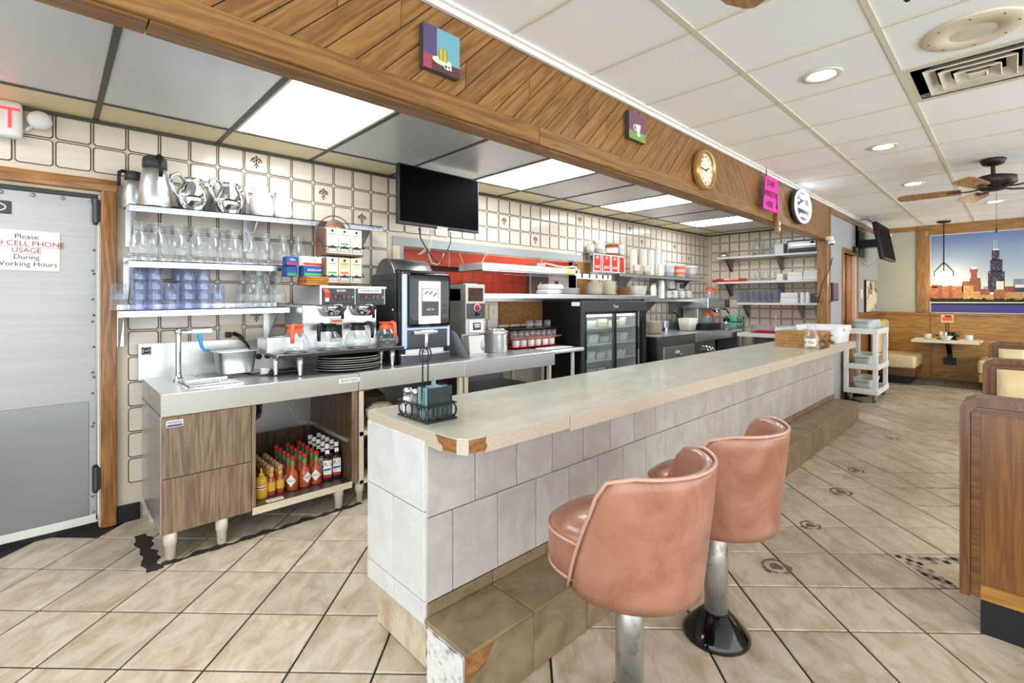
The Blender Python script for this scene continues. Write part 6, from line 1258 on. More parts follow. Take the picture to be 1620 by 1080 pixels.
# ---- white three-shelf cart with bus tubs
ct = thing('utility_cart', (8.4, 1.48, fz(8.4)), 'white three-shelf utility cart on grey casters past the counter', 'cart')
x0, x1, y0, y1, fz_ = 8.02, 8.80, 1.27, 1.655, fz(8.4)
for x in (x0, x1 - .05):
    for y in (y0, y1 - .055): MB().box(x, x + .05, y, y + .055, .165, 1.05, 'white_plastic', .006, seg=1).build('upright', ct, world=True)
for z in (.165, .50, .985): MB().box(x0 - .005, x1 + .005, y0 - .005, y1 + .0, z, z + .012, 'white_plastic').box(x0 - .008, x0 + .01, y0 - .008, y1, z - .01, z + .065, 'white_plastic', .004, seg=1).box(x1 - .01, x1 + .008, y0 - .008, y1, z - .01, z + .065, 'white_plastic', .004, seg=1).box(x0, x1, y0 - .01, y0 + .008, z - .01, z + .065, 'white_plastic', .004, seg=1).box(x0, x1, y1 - .012, y1, z - .01, z + .065, 'white_plastic', .004, seg=1).build('shelf', ct, world=True)
for i, (x, y) in enumerate(((x0 + .05, y0 + .04), (x1 - .05, y0 + .04), (x0 + .05, y1 - .07), (x1 - .05, y1 - .07))):
    z0 = fz(x); k = MB().lathe([(.03, -.014), (.056, -.016), (.062, -.012), (.062, .012), (.056, .016), (.03, .014)], 'caster', (x, y, z0 + .064), 18, 'Y').build('caster_wheel', ct, world=True)
    MB().lathe([(.032, -.0165), (.032, .0165)], 'tub_grey', (x, y, z0 + .064), 14, 'Y').box(x - .02, x + .02, y - .026, y - .018, z0 + .055, .165, 'steel').box(x - .02, x + .02, y + .018, y + .026, z0 + .055, .165, 'steel').build('caster_fork', k, world=True)
for z, l in ((.178, 'bottom'), (.513, 'middle'), (.998, 'top')):
    t = thing('bus_tub', (8.40, 1.46, z + E_), 'pale grey bus tub on the %s shelf of the cart' % l, 'tub', 'bus tubs on the cart')
    pan('p', -.30, .30, -.12, .12, 0, .165, 'tub_dirty' if l != 'top' else 'tub_grey', taper=.03, rim=.0, r=.05, wall=.005).build('tub', t)
    for a_ in (-.335, .295): MB().box(a_, a_ + .04, -.09, .09, .135, .165, 'tub_grey', .008).build('tub_handle', t)

# ================================================================== DINING ROOM
def cushion(m, x, y0, y1, z0, z1, th, mt, sgn=-1, n=8):
    """puffed panel on the plane X = x, bulging towards sgn"""
    vs = []; fs = []
    for i in range(n + 1):
        for j in range(n + 1):
            u, v = i / n * 2 - 1, j / n * 2 - 1; b = (1 - abs(u) ** 5) * (1 - abs(v) ** 5)
            vs.append((x + sgn * th * (.25 + .75 * b) if max(abs(u), abs(v)) < 1 else x, y0 + (y1 - y0) * i / n, z0 + (z1 - z0) * j / n))
    for i in range(n):
        for j in range(n): a = i * (n + 1) + j; q = (a, a + n + 1, a + n + 2, a + 1); fs.append(q[::-1] if sgn > 0 else q)
    return m.add(vs, [f[::-1] for f in fs], mt, True)
def booth(x, ye, zb, front, label, seat_front, seat_back):
    """double booth across the aisle wall: end at Y = ye, running to -Y, back panel at X = x"""
    t = thing('booth', (x, ye - .6, zb), label, 'booth', 'wooden booths along the aisle')
    yl = ye - 1.35; zt = 1.012 + zb; d = .13
    MB().box(x + .015, x + d - .015, yl, ye - .05, zb + .15, zt - .03, 'oak_panel_z').build('core_panel', t, world=True)
    rp = [(ye, zb + .155), (ye, zt - .05), (ye - .015, zt - .018), (ye - .05, zt), (yl, zt), (yl, zt - .035), (ye - .055, zt - .037), (ye - .034, zt - .062), (ye - .034, zb + .155)]
    MB().prism(rp, x - .006, x + d + .006, 'booth_trim', 'X').build('end_trim', t, world=True)
    rq = [(ye - .036, zb + .16), (ye - .036, zt - .06), (ye - .055, zt - .04), (yl, zt - .038), (yl, zt - .062), (ye - .066, zt - .064), (ye - .066, zb + .16)]
    MB().prism(rq, x + .002, x + .02, 'booth_trim_y', 'X').prism(rq, x + d - .02, x + d - .002, 'booth_trim_y', 'X').build('inner_moulding', t, world=True)
    MB().box(x + .006, x + d - .006, yl, ye - .06, zb + .152, zb + .215, 'oak_panel_y').build('bottom_rail', t, world=True)
    MB().box(x + .02 - (.45 if seat_back else 0), x + d - .0 + (.42 if seat_front else 0), yl, ye - .065, zb, zb + .152, 'black').build('plinth', t, world=True)
    for s_, on in ((1, seat_front), (-1, seat_back)):
        if not on: continue
        a = x + d if s_ > 0 else x; e = a + s_ * .50
        MB().box(a, e, yl, ye - .03, zb + .152, zb + .26, 'oak_panel_y').build('seat_base', t, world=True)
        MB().box(a + s_ * .01, e + s_ * .02, yl, ye - .025, zb + .26, zb + .44, 'cream_vinyl', .04, seg=3).build('seat_cushion', t, world=True)
        yy = ye - .072
        for i in range(6):
            w_ = .208 if i else .20; m = cushion(MB(), a + s_ * .003, yy - w_, yy, zb + .40, zt - .07, .05, 'cream_vinyl', s_); m.build('back_cushion', t, world=True); yy -= w_ + .004
    return t
booth(2.87, .165, 0, True, 'nearest oak booth, plain panelled back towards the camera, cut by the frame', True, False)
booth(4.89, .158, 0, True, 'middle booth with cream channelled back cushions, behind the nearest one', True, True)
booth(6.87, .18, fz(6.87), True, 'farthest booth with cream back cushions, nearest the skyline mural', True, True)
fb = fz(10.2)
bn = thing('corner_bench', (10.2, 1.35, fb), 'cream corner bench on black plinth against the wainscot', 'bench')
MB().box(9.88, 10.66, 1.14, 1.63, fb - .01, fb + .13, 'black').build('plinth', bn, world=True)
MB().box(9.80, 10.675, 1.085, 1.655, fb + .125, fb + .245, 'booth_trim_y', .004, seg=1).build('seat_rail', bn, world=True)
MB().box(9.79, 10.675, 1.07, 1.655, fb + .245, fb + .45, 'cream_vinyl', .05, seg=3).build('seat_cushion', bn, world=True)
MB().box(9.80, 10.67, 1.52, 1.656, fb + .455, fb + 1.0, 'cream_vinyl', .06, seg=4).build('back_cushion', bn, world=True)
b2_ = thing('corner_bench', (10.2, .0, fb), 'cream bench across the wall table, half hidden by booths', 'bench')
MB().box(9.88, 10.66, -.15, .30, fb - .01, fb + .13, 'black').build('plinth', b2_, world=True)
MB().box(9.80, 10.675, -.18, .355, fb + .125, fb + .245, 'oak_panel_y').box(9.79, 10.675, -.18, .37, fb + .245, fb + .45, 'cream_vinyl', .05, seg=3).build('seat_cushion', b2_, world=True)
tb = thing('wall_table', (10.3, .72, .80), 'pale wall-mounted table on black bracket under the mural', 'table')
MB().prism([(9.93, 1.14), (9.93, .36), (10.676, .34), (10.676, 1.16)][::-1], .775, .81, 'cream_box').box(9.93, 10.676, .35, .36, .775, .81, 'laminate_edge').build('tabletop', tb, world=True)
MB().prism([(10.675, .40), (10.66, .40), (10.64, .56), (10.35, .73), (10.05, .755), (10.05, .773), (10.675, .773)][::-1], .70, .76, 'black', 'Y').box(10.655, 10.676, .65, .81, .38, .50, 'black').box(10.3, 10.42, .78, .84, .74, .773, 'black').build('bracket', tb, world=True)
TTZ = .81 + E_
tbx = 10.08
for i, (y, l) in enumerate(((.96, 'left'), (.50, 'right'))):
    obj('coffee_cup', WM, 10.18, y - (.02 if i else 0), TTZ + .003, 'upturned white cup on the wall table, %s one' % l, 'cup', 'cups on the wall table', s=1.15)
    tag(MB().box(-.09, .09, -.13, .13, 0, .002, 'paper').build('paper_napkin', loc=(10.05, y + (.0 if not i else -.02), TTZ)), 'white napkin under the %s cup on the wall table' % l, 'napkin', 'napkins on the wall table')
t = thing('white_bowl', (10.08, .735, TTZ), 'small white bowl at the front of the wall table', 'bowl'); MB().lathe([(.04, 0), (.075, .05), (.085, .07), (.08, .07), (.03, .01), (0, .008)], 'white_china', n=20, cap=False).build('bowl', t)
t = thing('condiment_rack', (10.36, .74, TTZ), 'dark condiment rack with small menu card on the wall table', 'rack')
MB().box(-.08, .08, -.13, .13, 0, .008, 'black').tube([(-.09, -.14, .06), (.09, -.14, .06), (.09, .14, .06), (-.09, .14, .06)], .006, 'black', 6, closed=True).build('wire_basket', t)
MB().tube([(0, -.015, 0), (0, -.015, .25), (0, 0, .27), (0, .015, .25), (0, .015, 0)], .006, 'black', 6).build('handle', t)
for i, c in enumerate(('black', 'bronze', 'steel', 'white_china')): MB().lathe([(.03, .009), (.032, .09), (.022, .11), (.02, .125), (0, .127)], c, (-.03, -.08 + .05 * i, 0), 12).build('sauce_bottle', t)
MB().box(-.002, .002, -.075, .075, .27, .40, 'peach').box(-.0035, -.001, -.06, .06, .30, .35, 'orange_plastic').box(-.0035, -.001, -.05, .03, .355, .385, 'ink_red').build('menu_card', t)
# ---- mural of a lakeside skyline (a flat print in a white edge)
mu = thing('skyline_mural', (10.69, -.2, 1.225), 'wide flat print of a lakeside city skyline at dusk', 'mural')
sky = bpy.data.materials.new('mural_sky'); sky.use_nodes = True; nt = sky.node_tree; N = nt.nodes; L = nt.links; b = N['Principled BSDF']; b.inputs['Roughness'].default_value = .5
tc = N.new('ShaderNodeTexCoord'); sx = N.new('ShaderNodeSeparateXYZ'); mr = N.new('ShaderNodeMapRange'); mr.inputs['From Min'].default_value = .35; mr.inputs['From Max'].default_value = 1.25; cr = N.new('ShaderNodeValToRGB')
L.new(tc.outputs['Object'], sx.inputs[0]); L.new(sx.outputs['Z'], mr.inputs['Value']); L.new(mr.outputs[0], cr.inputs[0]); L.new(cr.outputs[0], b.inputs['Base Color'])
cr.color_ramp.elements[0].color = lin('#efe9cf'); cr.color_ramp.elements[1].color = lin('#6a84b4'); e = cr.color_ramp.elements.new(.35); e.color = lin('#b4c2cc'); M['mural_sky'] = sky
mat('mural_lake', '#4a4691', .5, noise=('#3f3c83', (3, 6, 50), .3, .7)); mat('mural_brick', '#bb7a50', .6, noise=('#93543a', (9, 22, 30), .38, .6)); mat('mural_amber', '#cfa665', .6, noise=('#a87a45', (9, 20, 26), .35, .6)); mat('mural_tower', '#37344c', .6, noise=('#a89a8a', (9, 34, 40), .36, .44)); mat('mural_tree', '#26301f', .8); mat('mural_red', '#8e4f45', .6, noise=('#d08a6c', (9, 24, 30), .32, .42)); mat('mural_pale', '#f3e6cf', .6); mat('mural_grey', '#7f8ea6', .6, noise=('#aab4c4', (9, 30, 20), .35, .5))
px = 10.694
def mq(y0, y1, z0, z1, mt, k, nm=None): return MB().quad([(px - .0006 * k, y0, z0), (px - .0006 * k, y1, z0), (px - .0006 * k, y1, z1), (px - .0006 * k, y0, z1)], mt)
MB().box(px, 10.699, -2.6, .975, 1.23, 2.53, 'paper').build('print_sheet', mu, world=True)
o = MB().quad([(px - .0005, -2.59, .135 + 1.225), (px - .0005, .968, .135 + 1.225), (px - .0005, .968, 1.295 + 1.225), (px - .0005, -2.59, 1.295 + 1.225)], 'mural_sky').build('printed_sky', mu, world=True)
def pz(p): return oX(810, p, 10.7)[1]
Zp = lambda y, pxx: (HORIZ - y) * (10.7 * CT + oX(pxx, 480, 10.7)[0] * ST) / FPX + CAMH
Yp = lambda p: oX(p, 480, 10.7)[0]
m = MB()
def bl(p0, p1, ytop, ybot, mt, k, mm=None):
    (mm or m).quad([(px - .0006 * k, Yp(p0), Zp(ybot, p0)), (px - .0006 * k, Yp(p1), Zp(ybot, p0)), (px - .0006 * k, Yp(p1), Zp(ytop, p0)), (px - .0006 * k, Yp(p0), Zp(ytop, p0))], mt)
lk = MB(); lk.quad([(px - .0008, -2.59, 1.238), (px - .0008, .968, 1.238), (px - .0008, .968, Zp(480, 1467)), (px - .0008, -2.59, Zp(480, 1467))], 'mural_lake'); lk.build('printed_lake', mu, world=True)
lk = MB(); lk.quad([(px - .0009, -2.59, Zp(482, 1467)), (px - .0009, .968, Zp(482, 1467)), (px - .0009, .968, Zp(471, 1467)), (px - .0009, -2.59, Zp(471, 1467))], 'mural_tree'); lk.quad([(px - .0012, -2.59, Zp(479, 1467)), (px - .0012, .968, Zp(479, 1467)), (px - .0012, .968, Zp(477.6, 1467)), (px - .0012, -2.59, Zp(477.6, 1467))], 'mural_pale'); lk.build('printed_shore', mu, world=True)
bl(1467, 1524, 453, 472, 'mural_brick', 2); bl(1484, 1491, 451, 472, 'mural_red', 3); bl(1500, 1507, 451.5, 472, 'mural_red', 3); bl(1474, 1484, 450, 455, 'mural_brick', 2); bl(1524, 1551, 461, 473, 'mural_amber', 3); bl(1522, 1540, 452, 462, 'mural_amber', 2)
bl(1522, 1552, 445, 462, 'mural_red', 1.5); bl(1534, 1551, 440, 460, 'mural_red', 1.6); bl(1536, 1546, 428, 445, 'mural_red', 1.7); bl(1534.5, 1547, 424, 431, 'mural_red', 1.8); bl(1536.5, 1545.5, 422, 426, 'mural_pale', 1.9)
bl(1551, 1566, 457, 468, 'mural_red', 1.9); bl(1551, 1580, 466, 474, 'mural_amber', 2.2); bl(1556, 1563, 453, 462, 'mural_grey', 1.7)
bl(1563, 1589.5, 429, 462, 'mural_tower', 1.5); bl(1566.5, 1586, 411, 430, 'mural_tower', 1.5); bl(1569, 1581, 396, 412, 'mural_tower', 1.5)
for p in (1572.5, 1576.5): bl(p, p + .7, 379, 396, 'mural_pale', 1.4)
bl(1571, 1580, 393.5, 396, 'mural_pale', 1.6)
bl(1576, 1588, 445, 462, 'mural_pale', 2.2); bl(1572, 1590, 458, 472, 'mural_brick', 2.4); bl(1589, 1621, 462, 474, 'mural_amber', 2.3); bl(1588, 1606, 453, 463, 'mural_red', 1.7); bl(1603, 1622, 441, 455, 'mural_grey', 1.6); bl(1606, 1640, 450, 462, 'mural_pale', 1.8); bl(1604, 1640, 455, 464, 'mural_tower', 2.0); bl(1620, 1760, 456, 473, 'mural_brick', 2.0); bl(1660, 1700, 430, 460, 'mural_grey', 1.5)
m.build('printed_buildings', mu, world=True)
m = MB()
for i in range(26):
    p = 1467 + 6.4 * i; hh = 3.2 + 1.8 * math.sin(i * 1.9)
    m.add([(px - .0022, Yp(p + 4.6 * math.cos(a)), Zp(476 - hh * math.sin(a) * 1.0, p)) for a in [PI * k / 6 for k in range(7)]], [tuple(range(7))], 'mural_tree')
m.build('printed_trees', mu, world=True)
# ---- pendant over the table
pd = thing('pendant_lamp', (10.29, .776, 2.70), 'small pendant lamp with glowing white shade over the wall table', 'lamp')
MB().lathe([(.0, 0), (.09, -.003), (.085, -.02), (.03, -.035), (.01, -.036)], 'bronze', n=20, cap=False).cyl((0, 0, -.03), (0, 0, -.70), .009, 'bronze').build('canopy_and_rod', pd)
MB().tube([(0, 0, -.66), (0, .035, -.70), (0, .085, -.77), (0, .112, -.81), (0, .112, -.88)], .009, 'bronze', 6).tube([(0, 0, -.66), (0, -.035, -.70), (0, -.085, -.77), (0, -.112, -.81), (0, -.112, -.88)], .009, 'bronze', 6).cyl((0, 0, -.70), (0, 0, -.80), .007, 'bronze').build('yoke', pd)
MB().lathe([(.03, -.79), (.06, -.80), (.03, -.805)], 'bronze', n=16).lathe([(.0, -.805), (.092, -.806), (.097, -.82), (.097, -.94), (.092, -.965), (0, -.966)], 'pendant_on', n=24, cap=False).build('shade', pd)
# ---- ceiling lights, speaker, vent, fans
for i, (x, y, mt) in enumerate(((3.14, .75, 'downlight_on'), (4.97, .75, 'downlight_on'), (6.77, .76, 'downlight_cool'), (8.74, .17, 'downlight_on'))):
    t = thing('downlight', (x, y, 2.70), 'round recessed ceiling downlight, %s from the camera' % ORD[i], 'light', 'recessed downlights'); 
    MB().lathe([(.062, .004), (.07, -.002), (.098, -.004), (.1, -.001), (.1, .003)], 'ceil_tee' if i < 2 else 'white_metal', n=28, cap=False).build('trim_ring', t); MB().lathe([(0, -.001), (.066, -.001)], mt, n=24, cap=False).build('lens', t)
t = thing('ceiling_speaker', (3.13, .135, 2.70), 'large round cream ceiling speaker by the vent', 'speaker')
MB().lathe([(.185, .003), (.186, -.004), (.18, -.008), (.085, -.010), (.083, -.006)], 'cream_metal', n=40, cap=False).build('baffle', t)
m = MB()
for r in range(9): m.lathe([(.009 * r + .004, -.0085), (.009 * r + .008, -.0095), (.009 * r + .012, -.0085)], 'ceil_tee', n=24, cap=False)
m.lathe([(0, -.007), (.086, -.007)], 'ivory', n=24, cap=False); m.build('grille', t)
m = MB()
for i in range(8): m.lathe([(0, -.011), (.005, -.011), (.006, -.0085)], 'steel_dark', (.155 * math.cos(i * PI / 4), .155 * math.sin(i * PI / 4), 0), 8, cap=False)
m.build('screws', t)['kind'] = 'stuff'
va, vb, vc, vd = GX[7], GX[8], GY[2], GY[1]
t = thing('ceiling_vent', ((va + vb) / 2, (vc + vd) / 2, 2.70), 'square cream stepped ceiling vent next to the speaker', 'vent')
cx_, cy_ = (va + vb) / 2, (vc + vd) / 2
MB().box(va + .012, vb - .012, vc + .012, vd - .012, 2.74, 2.75, 'black').build('duct', t, world=True)
for i, r in enumerate((.285, .215, .155, .095, .04)):
    z1, r2 = 2.70 - .004 * i + .0, r - .045; m = MB()
    for k in range(4):
        a = k * PI / 2; R_ = Matrix.Rotation(a, 3, 'Z')
        pts = [(r, -r, 0), (r, r, 0), (r2 if i else r - .012, (r2 if i else r - .012), .035 if i else 0), (r2 if i else r - .012, -(r2 if i else r - .012), .035 if i else 0)]
        vs = [R_ @ Vector(p) for p in pts]; m.add([(cx_ + v.x, cy_ + v.y, z1 + v.z) for v in vs], [(0, 1, 2, 3)], 'ceil_tee')
        if i < 5: m.add([(cx_ + v.x, cy_ + v.y, z1 + v.z) for v in [R_ @ Vector(p) for p in [(r + (.007 if i == 0 else 0), -r, 0), (r + (.007 if i == 0 else 0), r, 0), (r - (.022 if i == 0 else .004), r - (.022 if i == 0 else 0), -.006 if i else -.001), (r - (.022 if i == 0 else .004), -r + (.022 if i == 0 else 0), -.006 if i else -.001)]]], [(0, 1, 2, 3)], 'ceil_tee')
    m.build('louvre_ring', t, world=True)
MB().box(cx_ - .035, cx_ + .035, cy_ - .035, cy_ + .035, 2.683, 2.687, 'ceil_tee').build('centre_plate', t, world=True)
def fan(x, y, ang, label, zt=2.70):
    t = thing('ceiling_fan', (x, y, zt), label, 'fan', 'ceiling fans')
    MB().lathe([(.0, 0), (.085, -.002), (.088, -.015), (.07, -.045), (.03, -.06), (0, -.06)], 'bronze', n=24).cyl((0, 0, -.05), (0, 0, -.14), .016, 'bronze').build('canopy', t)
    MB().lathe([(.02, -.135), (.08, -.145), (.15, -.165), (.155, -.18), (.155, -.225), (.12, -.245), (.09, -.25), (.085, -.275), (.03, -.285), (0, -.285)], 'bronze', n=30).build('motor_housing', t)
    for k in range(5):
        a = ang + k * 2 * PI / 5; R_ = Matrix.Rotation(a, 3, 'Z') @ Matrix.Rotation(math.radians(13), 3, 'X')
        prof = [(.21, -.05), (.26, -.062), (.60, -.075), (.655, -.06), (.67, -.03), (.67, .03), (.655, .06), (.60, .075), (.26, .062), (.21, .05)]
        vs = [R_ @ Vector((u, v, .0)) + Vector((0, 0, -.265)) for u, v in prof] + [R_ @ Vector((u, v, .006)) + Vector((0, 0, -.265)) for u, v in prof]
        n = len(prof); bl_ = MB(); bl_.add(vs, [list(range(n))[::-1], list(range(n, 2 * n))] + [(i, (i + 1) % n, n + (i + 1) % n, n + i) for i in range(n)], 'fan_wood'); bl_.build('blade', t)
        br_ = MB(); R2 = Matrix.Rotation(a, 3, 'Z'); vs = [R2 @ Vector(p) + Vector((0, 0, -.262)) for p in ((.07, -.018, 0), (.16, -.02, -.012), (.29, -.03, -.008), (.31, 0, -.006), (.29, .03, -.008), (.16, .02, -.012), (.07, .018, 0))]
        vs += [v + Vector((0, 0, .008)) for v in vs]; br_.add(vs, [list(range(7))[::-1], list(range(7, 14))] + [(i, (i + 1) % 7, 7 + (i + 1) % 7, 7 + i) for i in range(7)], 'bronze'); br_.build('blade_iron', t)
    MB().tube([(.03, -.02, -.285), (.03, -.02, -.62)], .002, 'bronze', 4).lathe([(.004, -.66), (.007, -.655), (.007, -.62), (.003, -.615)], 'bronze', (.03, -.02, 0), 8).build('pull_chain', t)
wood('fan_wood', '#b98b58', '#8d6438', 'X', fine=20)
fan(6.11, .13, math.radians(20), 'dark ceiling fan with tan blades in the dining room')
fan(1.23, .17, math.radians(47), 'ceiling fan above the camera, only one blade tip in view')
# ---- things on the beam
BY = 1.682
def painting(x0, x1, z0, z1, label, kind):
    t = thing('small_painting', ((x0 + x1) / 2, 1.672, (z0 + z1) / 2), label, 'painting', 'small canvases on the beam'); w_, h_ = (x1 - x0) / 2, (z1 - z0) / 2; f = -.0125
    MB().box(-w_, w_, -.012, .016, -h_, h_, 'dark_grey').build('canvas', t); m = MB()
    def q(a, b, c, d, mt, k=0): m.box(-w_ + a * 2 * w_, -w_ + b * 2 * w_, f - .0004 * k - .0004, f, -h_ + c * 2 * h_, -h_ + d * 2 * h_, mt)
    if kind == 0:
        q(0, 1, 0, 1, 'p_teal'); q(0, .36, .33, 1, 'p_purple', 1); q(0, .36, 0, .33, 'p_red', 1); q(.22, 1, 0, .25, 'p_brown', 2)
        m.lathe([(0, 0), (.32 * w_, 0)], 'pale_green', (0, f - .0018, -h_ + .52 * h_), 16, 'Y', cap=False, sx=1.7, sy=.55); m.box(-.2 * w_, .3 * w_, f - .003, f, -h_ * .45, h_ * .12, 'p_green'); m.box(-.1 * w_, -.02 * w_, f - .0034, f, -h_ * .45, h_ * .1, 'yellow_label'); m.box(.1 * w_, .18 * w_, f - .0034, f, -h_ * .45, h_ * .1, 'yellow_label')
        m.lathe([(0, 0), (.14 * w_, 0)], 'paper', (.28 * w_, f - .0036, -h_ * .66), 10, 'Y', cap=False); m.prism([(.1 * w_, -h_ * .55), (.3 * w_, -h_ * .66), (.1 * w_, -h_ * .78)], f - .0036, f - .003, 'paper', 'Y'); m.prism([(.5 * w_, -h_ * .5), (.5 * w_, -h_ * .8), (.3 * w_, -h_ * .66)], f - .0036, f - .003, 'paper', 'Y')
    else:
        q(0, 1, 0, 1, 'p_mauve'); q(0, 1, 0, .32, 'p_grass', 1); m.prism([(-.3 * w_, h_ * .15), (.35 * w_, h_ * .2), (.2 * w_, -h_ * .45), (-.05 * w_, -h_ * .45)], f - .002, f, 'paper', 'Y'); m.tube([(-.3 * w_, f - .002, h_ * .1), (-.5 * w_, f - .002, h_ * .0), (-.45 * w_, f - .002, -h_ * .25), (-.15 * w_, f - .002, -h_ * .3)], .004, 'paper', 5); m.lathe([(0, 0), (.22 * w_, 0)], 'paper', (.1 * w_, f - .0022, -h_ * .58), 12, 'Y', cap=False, sy=.4)
    m.build('painted_picture', t)
for n_, c_ in (('p_teal', '#6fa6b5'), ('p_purple', '#5a4a70'), ('p_red', '#a04a55'), ('p_brown', '#5d3838'), ('p_green', '#8a9a4a'), ('p_mauve', '#7a5563'), ('p_grass', '#7da05a')): mat(n_, c_, .7)
painting(1.09, 1.275, 2.385, 2.565, 'small square painting of a striped cup, left one on the beam', 0); painting(2.60, 2.795, 2.45, 2.622, 'small square painting of a white cup on green, right one on the beam', 1)
ck = thing('wall_clock', (3.655, 1.66, 2.442), 'round brass-rimmed wall clock on the oak beam', 'clock')
MB().lathe([(.128, .03), (.145, .0), (.15, -.018), (.142, -.032), (.128, -.034), (.12, -.02), (.118, -.012)], 'brass', n=40, axis='Y', cap=False).build('rim', ck) if 0 else None
mat('brass', '#c9a06a', .3, .7)
MB().lathe([(.15, -.022), (.155, .0), (.152, .022), (.142, .034), (.13, .032), (.122, .016)], 'brass', n=40, axis='Y', cap=False).build('rim', ck)
MB().lathe([(0, .012), (.125, .012)], 'ivory', n=32, axis='Y', cap=False).build('dial', ck)
MB().box(-.085, .012, -.0155, -.0135, -.012, -.004, 'ink', rot=Matrix.Rotation(.12, 3, 'Y'), at=(0, 0, 0)).box(-.004, .004, -.0165, -.0145, -.01, .055, 'ink', rot=Matrix.Rotation(1.25, 3, 'Y'), at=(0, 0, 0)).build('hands', ck)
for n_ in range(12): a = n_ * PI / 6; text('numeral', str(n_ or 12), .026, ck, (.10 * math.sin(a), -.0135, .10 * math.cos(a)), RY, 'ink')
pk = thing('pink_sign', (5.02, 1.62, 2.46), 'bright pink paper sign with a down arrow on the beam', 'sign', rz=-.04)
MB().prism([(-.14, .155), (.15, .155), (.20, -.165), (-.20, -.16)], -.002, .002, 'pink_paper', 'Y').prism([(-.14, .15), (-.115, .155), (-.125, .235), (-.135, .235)], -.003, .0, 'ink_red', 'Y').build('sheet', pk)
for i, (s_, sz) in enumerate((('STAFF', .085), ('WINDOW', .085), ('HERE', .085))): text('handwriting', s_, sz, pk, (-.02 if i < 2 else -.05, -.004, .09 - .1 * i), RY, 'ink', sx=.85)
MB().prism([(.12, -.02), (.135, -.02), (.138, -.10), (.16, -.10), (.13, -.145), (.10, -.10), (.118, -.10)], -.005, -.0022, 'ink', 'Y').build('arrow_print', pk)
t = thing('wood_tab', (5.33, 1.66, 2.22), 'short wooden strip with two round stickers hanging below the pink sign', 'board'); MB().box(-.055, .055, -.012, .014, -.10, .10, 'oak_z').lathe([(.0, .013), (.02, .013)], 'paper', (.02, 0, -.005), 12, 'Y', cap=False).lathe([(.0, .013), (.02, .013)], 'paper', (.02, 0, -.06), 12, 'Y', cap=False).build('strip', t)
nn = thing('neon_sign', (6.03, 1.645, 2.475), 'round white neon coffee sign hanging on the beam', 'sign')
MB().lathe([(.0, -.02), (.185, -.02), (.19, -.012), (.19, .012), (.185, .018), (0, .018)], 'dark_grey', n=40, axis='Y', cap=False, sx=1.55).build('backing', nn)
MB().tube([(.27 * math.cos(a), -.026, .172 * math.sin(a)) for a in [k * PI / 18 for k in range(36)]], .012, 'neon_white', 8, closed=True).build('neon_ring', nn)
text('neon_print', 'FRESH', .06, nn, (0, -.024, .10), RY, 'neon_white', ext=.004, sx=1.4); text('neon_print', 'Coffee', .13, nn, (0, -.024, .01), RY, 'neon_white', ext=.004, sx=1.35); text('neon_print', 'SERVED', .05, nn, (.02, -.024, -.10), RY, 'neon_white', ext=.004, sx=1.4)
MB().tube([(.2, -.01, .12), (.26, .0, .19), (.3, .0, .21)], .003, 'white_plastic', 5).build('cord', nn)
def dome_cam(x, y, z, label, hang):
    t = thing('security_camera', (x, y, z), label, 'camera'); MB().box(-.05, .05, -.04, .04, -.02, .03, 'white_plastic', .012).build('mount', t)
    MB().lathe([(.0, -.06), (.03, -.055), (.045, -.03), (.04, 0)], 'white_plastic', (-.03, -.03, -.02), 14).lathe([(0, -.075), (.018, -.07), (.026, -.056)], 'black_gloss', (-.04, -.04, -.015), 12).build('lens_dome', t); return t
dome_cam(7.30, 1.66, 2.235, 'white security camera on the end pillar of the beam', 0); dome_cam(10.62, 1.55, 2.62, 'small security camera in the far ceiling corner', 0)
t = thing('pillar_cable', (7.31, 1.75, 1.9), 'thin black cable hanging down the end pillar', 'cable'); MB().tube([(7.33, 1.80, 1.40), (7.325, 1.77, 1.52), (7.30, 1.73, 1.68), (7.315, 1.68, 1.80), (7.42, 1.672, 1.90), (7.47, 1.665, 2.0)], .005, 'black', 5).tube([(7.33, 1.80, 1.42), (7.36, 1.685, 1.41), (7.5, 1.66, 1.43)], .004, 'black', 5).build('cord', t, world=True)
# ---- on the corridor wall
t = thing('wall_plaque', (7.62, 1.69, 1.55), 'small framed plaque on the grey wall behind the pillar', 'plaque'); MB().box(-.14, .16, -.03, -.001, -.12, .12, 'black', .004, seg=1).box(-.10, .14, -.032, -.03, -.10, .10, 'p_mauve').build('frame', t)
t = thing('television', (9.25, 1.38, 2.32), 'tilted black television on the corridor wall bracket', 'television'); R_ = Matrix.Rotation(-.17, 3, 'X')
MB().box(-.50, .50, -.03, .03, -.28, .28, 'black', .01, rot=R_, at=(0, 0, 0)).build('body', t); MB().box(-.48, .48, -.033, -.029, -.26, .26, 'screen_off', rot=R_, at=(0, 0, 0)).build('screen', t); MB().box(-.1, .1, .02, .30, -.06, .06, 'black').box(-.18, .18, .28, .305, -.2, .2, 'black').build('wall_bracket', t)
MB().tube([(-.35, .05, .25), (-.38, .15, .34), (-.4, .25, .33)], .006, 'black', 5).tube([(-.1, .04, -.27), (-.05, .2, -.36), (.05, .28, -.30)], .004, 'tub_grey', 5).build('cord', t)
t = thing('framed_picture', (9.97, 1.69, 1.50), 'sepia picture in a thin black frame leaning on the wainscot', 'picture'); MB().box(-.42, .42, -.03, -.002, -.26, .27, 'black').build('frame', t)
mat('sepia', '#d9cbb0', .6, noise=('#4a3d30', (3, 3, 5), .40, .52)); MB().box(-.405, .415, -.0315, -.03, -.25, .26, 'sepia').build('print', t)
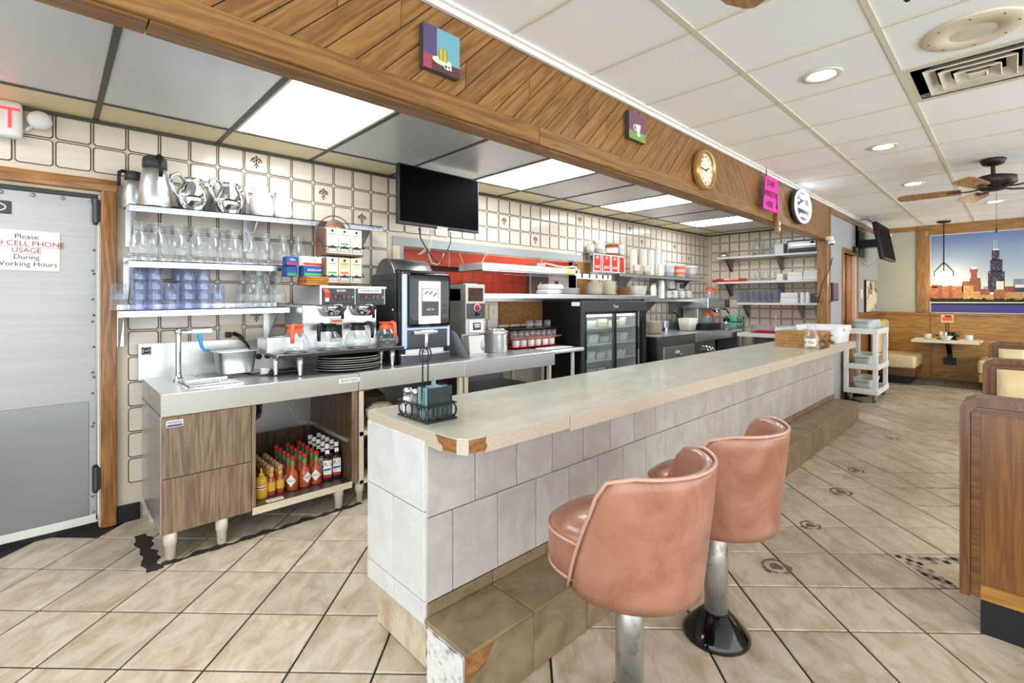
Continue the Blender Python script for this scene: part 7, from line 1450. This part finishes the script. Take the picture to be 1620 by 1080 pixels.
t = thing('light_switch', (9.36, 1.69, 1.54), 'white light switch beside the sepia picture', 'switch'); MB().box(-.05, .05, -.008, 0, -.07, .07, 'white_plastic', .003, seg=1).box(-.012, .012, -.014, -.008, -.02, .02, 'white_plastic').build('cover_plate', t)
t = thing('door_sensor', (8.75, 1.69, 2.20), 'small black box on the corridor door head', 'sensor'); MB().box(-.05, .05, -.06, -.019, -.045, .045, 'black', .006).box(-.02, .02, -.064, -.06, -.02, .02, 'tub_grey').build('box', t)
# ---- on the left wall and the steel door
ex = thing('exit_sign', (-.265, 3.95, 2.459), 'white exit sign with glowing red letters, cut by the frame', 'sign')
MB().box(-.17, .145, -.03, .035, -.105, .105, 'white_plastic', .03, seg=3).build('housing', ex); text('red_letters', 'EXIT', .17, ex, (-.012, -.032, -.002), RY, 'red_glow', ext=.0015, sx=.86)
t = thing('emergency_lamp', (-.05, 3.95, 2.482), 'round white emergency lamp head beside the exit sign', 'lamp'); MB().lathe([(.0, .045), (.035, .042), (.052, .025), (.055, .0), (.03, -.03)], 'white_plastic', n=24, axis='Y', cap=False).cyl((0, .01, -.0), (-.06, .03, -.06), .01, 'white_plastic').build('lamp_head', t)
ns = thing('door_notice', (-.14, 4.013, 1.737), 'taped paper notice with red lettering on the steel door', 'notice')
MB().box(-.36, .176, -.003, 0, -.13, .105, 'ivory').build('laminated_edge', ns); MB().box(-.35, .165, -.0035, -.003, -.125, .095, 'paper').build('sheet', ns)
for i, (s_, sz, mt) in enumerate((('Please', .048, 'ink'), ('NO CELL PHONE', .050, 'ink_red'), ('USAGE', .048, 'ink_red'), ('During', .046, 'ink'), ('Working Hours', .048, 'ink'))):
    text('notice_print', s_, sz * .83, ns, (.034, -.0042, .068 - .040 * i), RY, mt, sx=1.02)
    if mt == 'ink_red': w_ = .155 if i == 1 else .065; MB().box(.034 - w_, .034 + w_, -.0045, -.004, .068 - .040 * i - .020, .068 - .040 * i - .018, 'ink_red').build('underline', ns)
t = thing('door_badge', (-.255, 4.013, 1.968), 'black badge with an oval outline on the steel door', 'badge'); MB().box(-.13, .087, -.006, 0, -.036, .038, 'dark_grey', .004, seg=1).tube([(-.02 + .085 * math.cos(a), -.0065, .029 * math.sin(a)) for a in [k * PI / 10 for k in range(20)]], .0035, 'paper', 5, closed=True).box(-.05, .035, -.0075, -.006, -.014, .014, 'paper').build('plate', t)
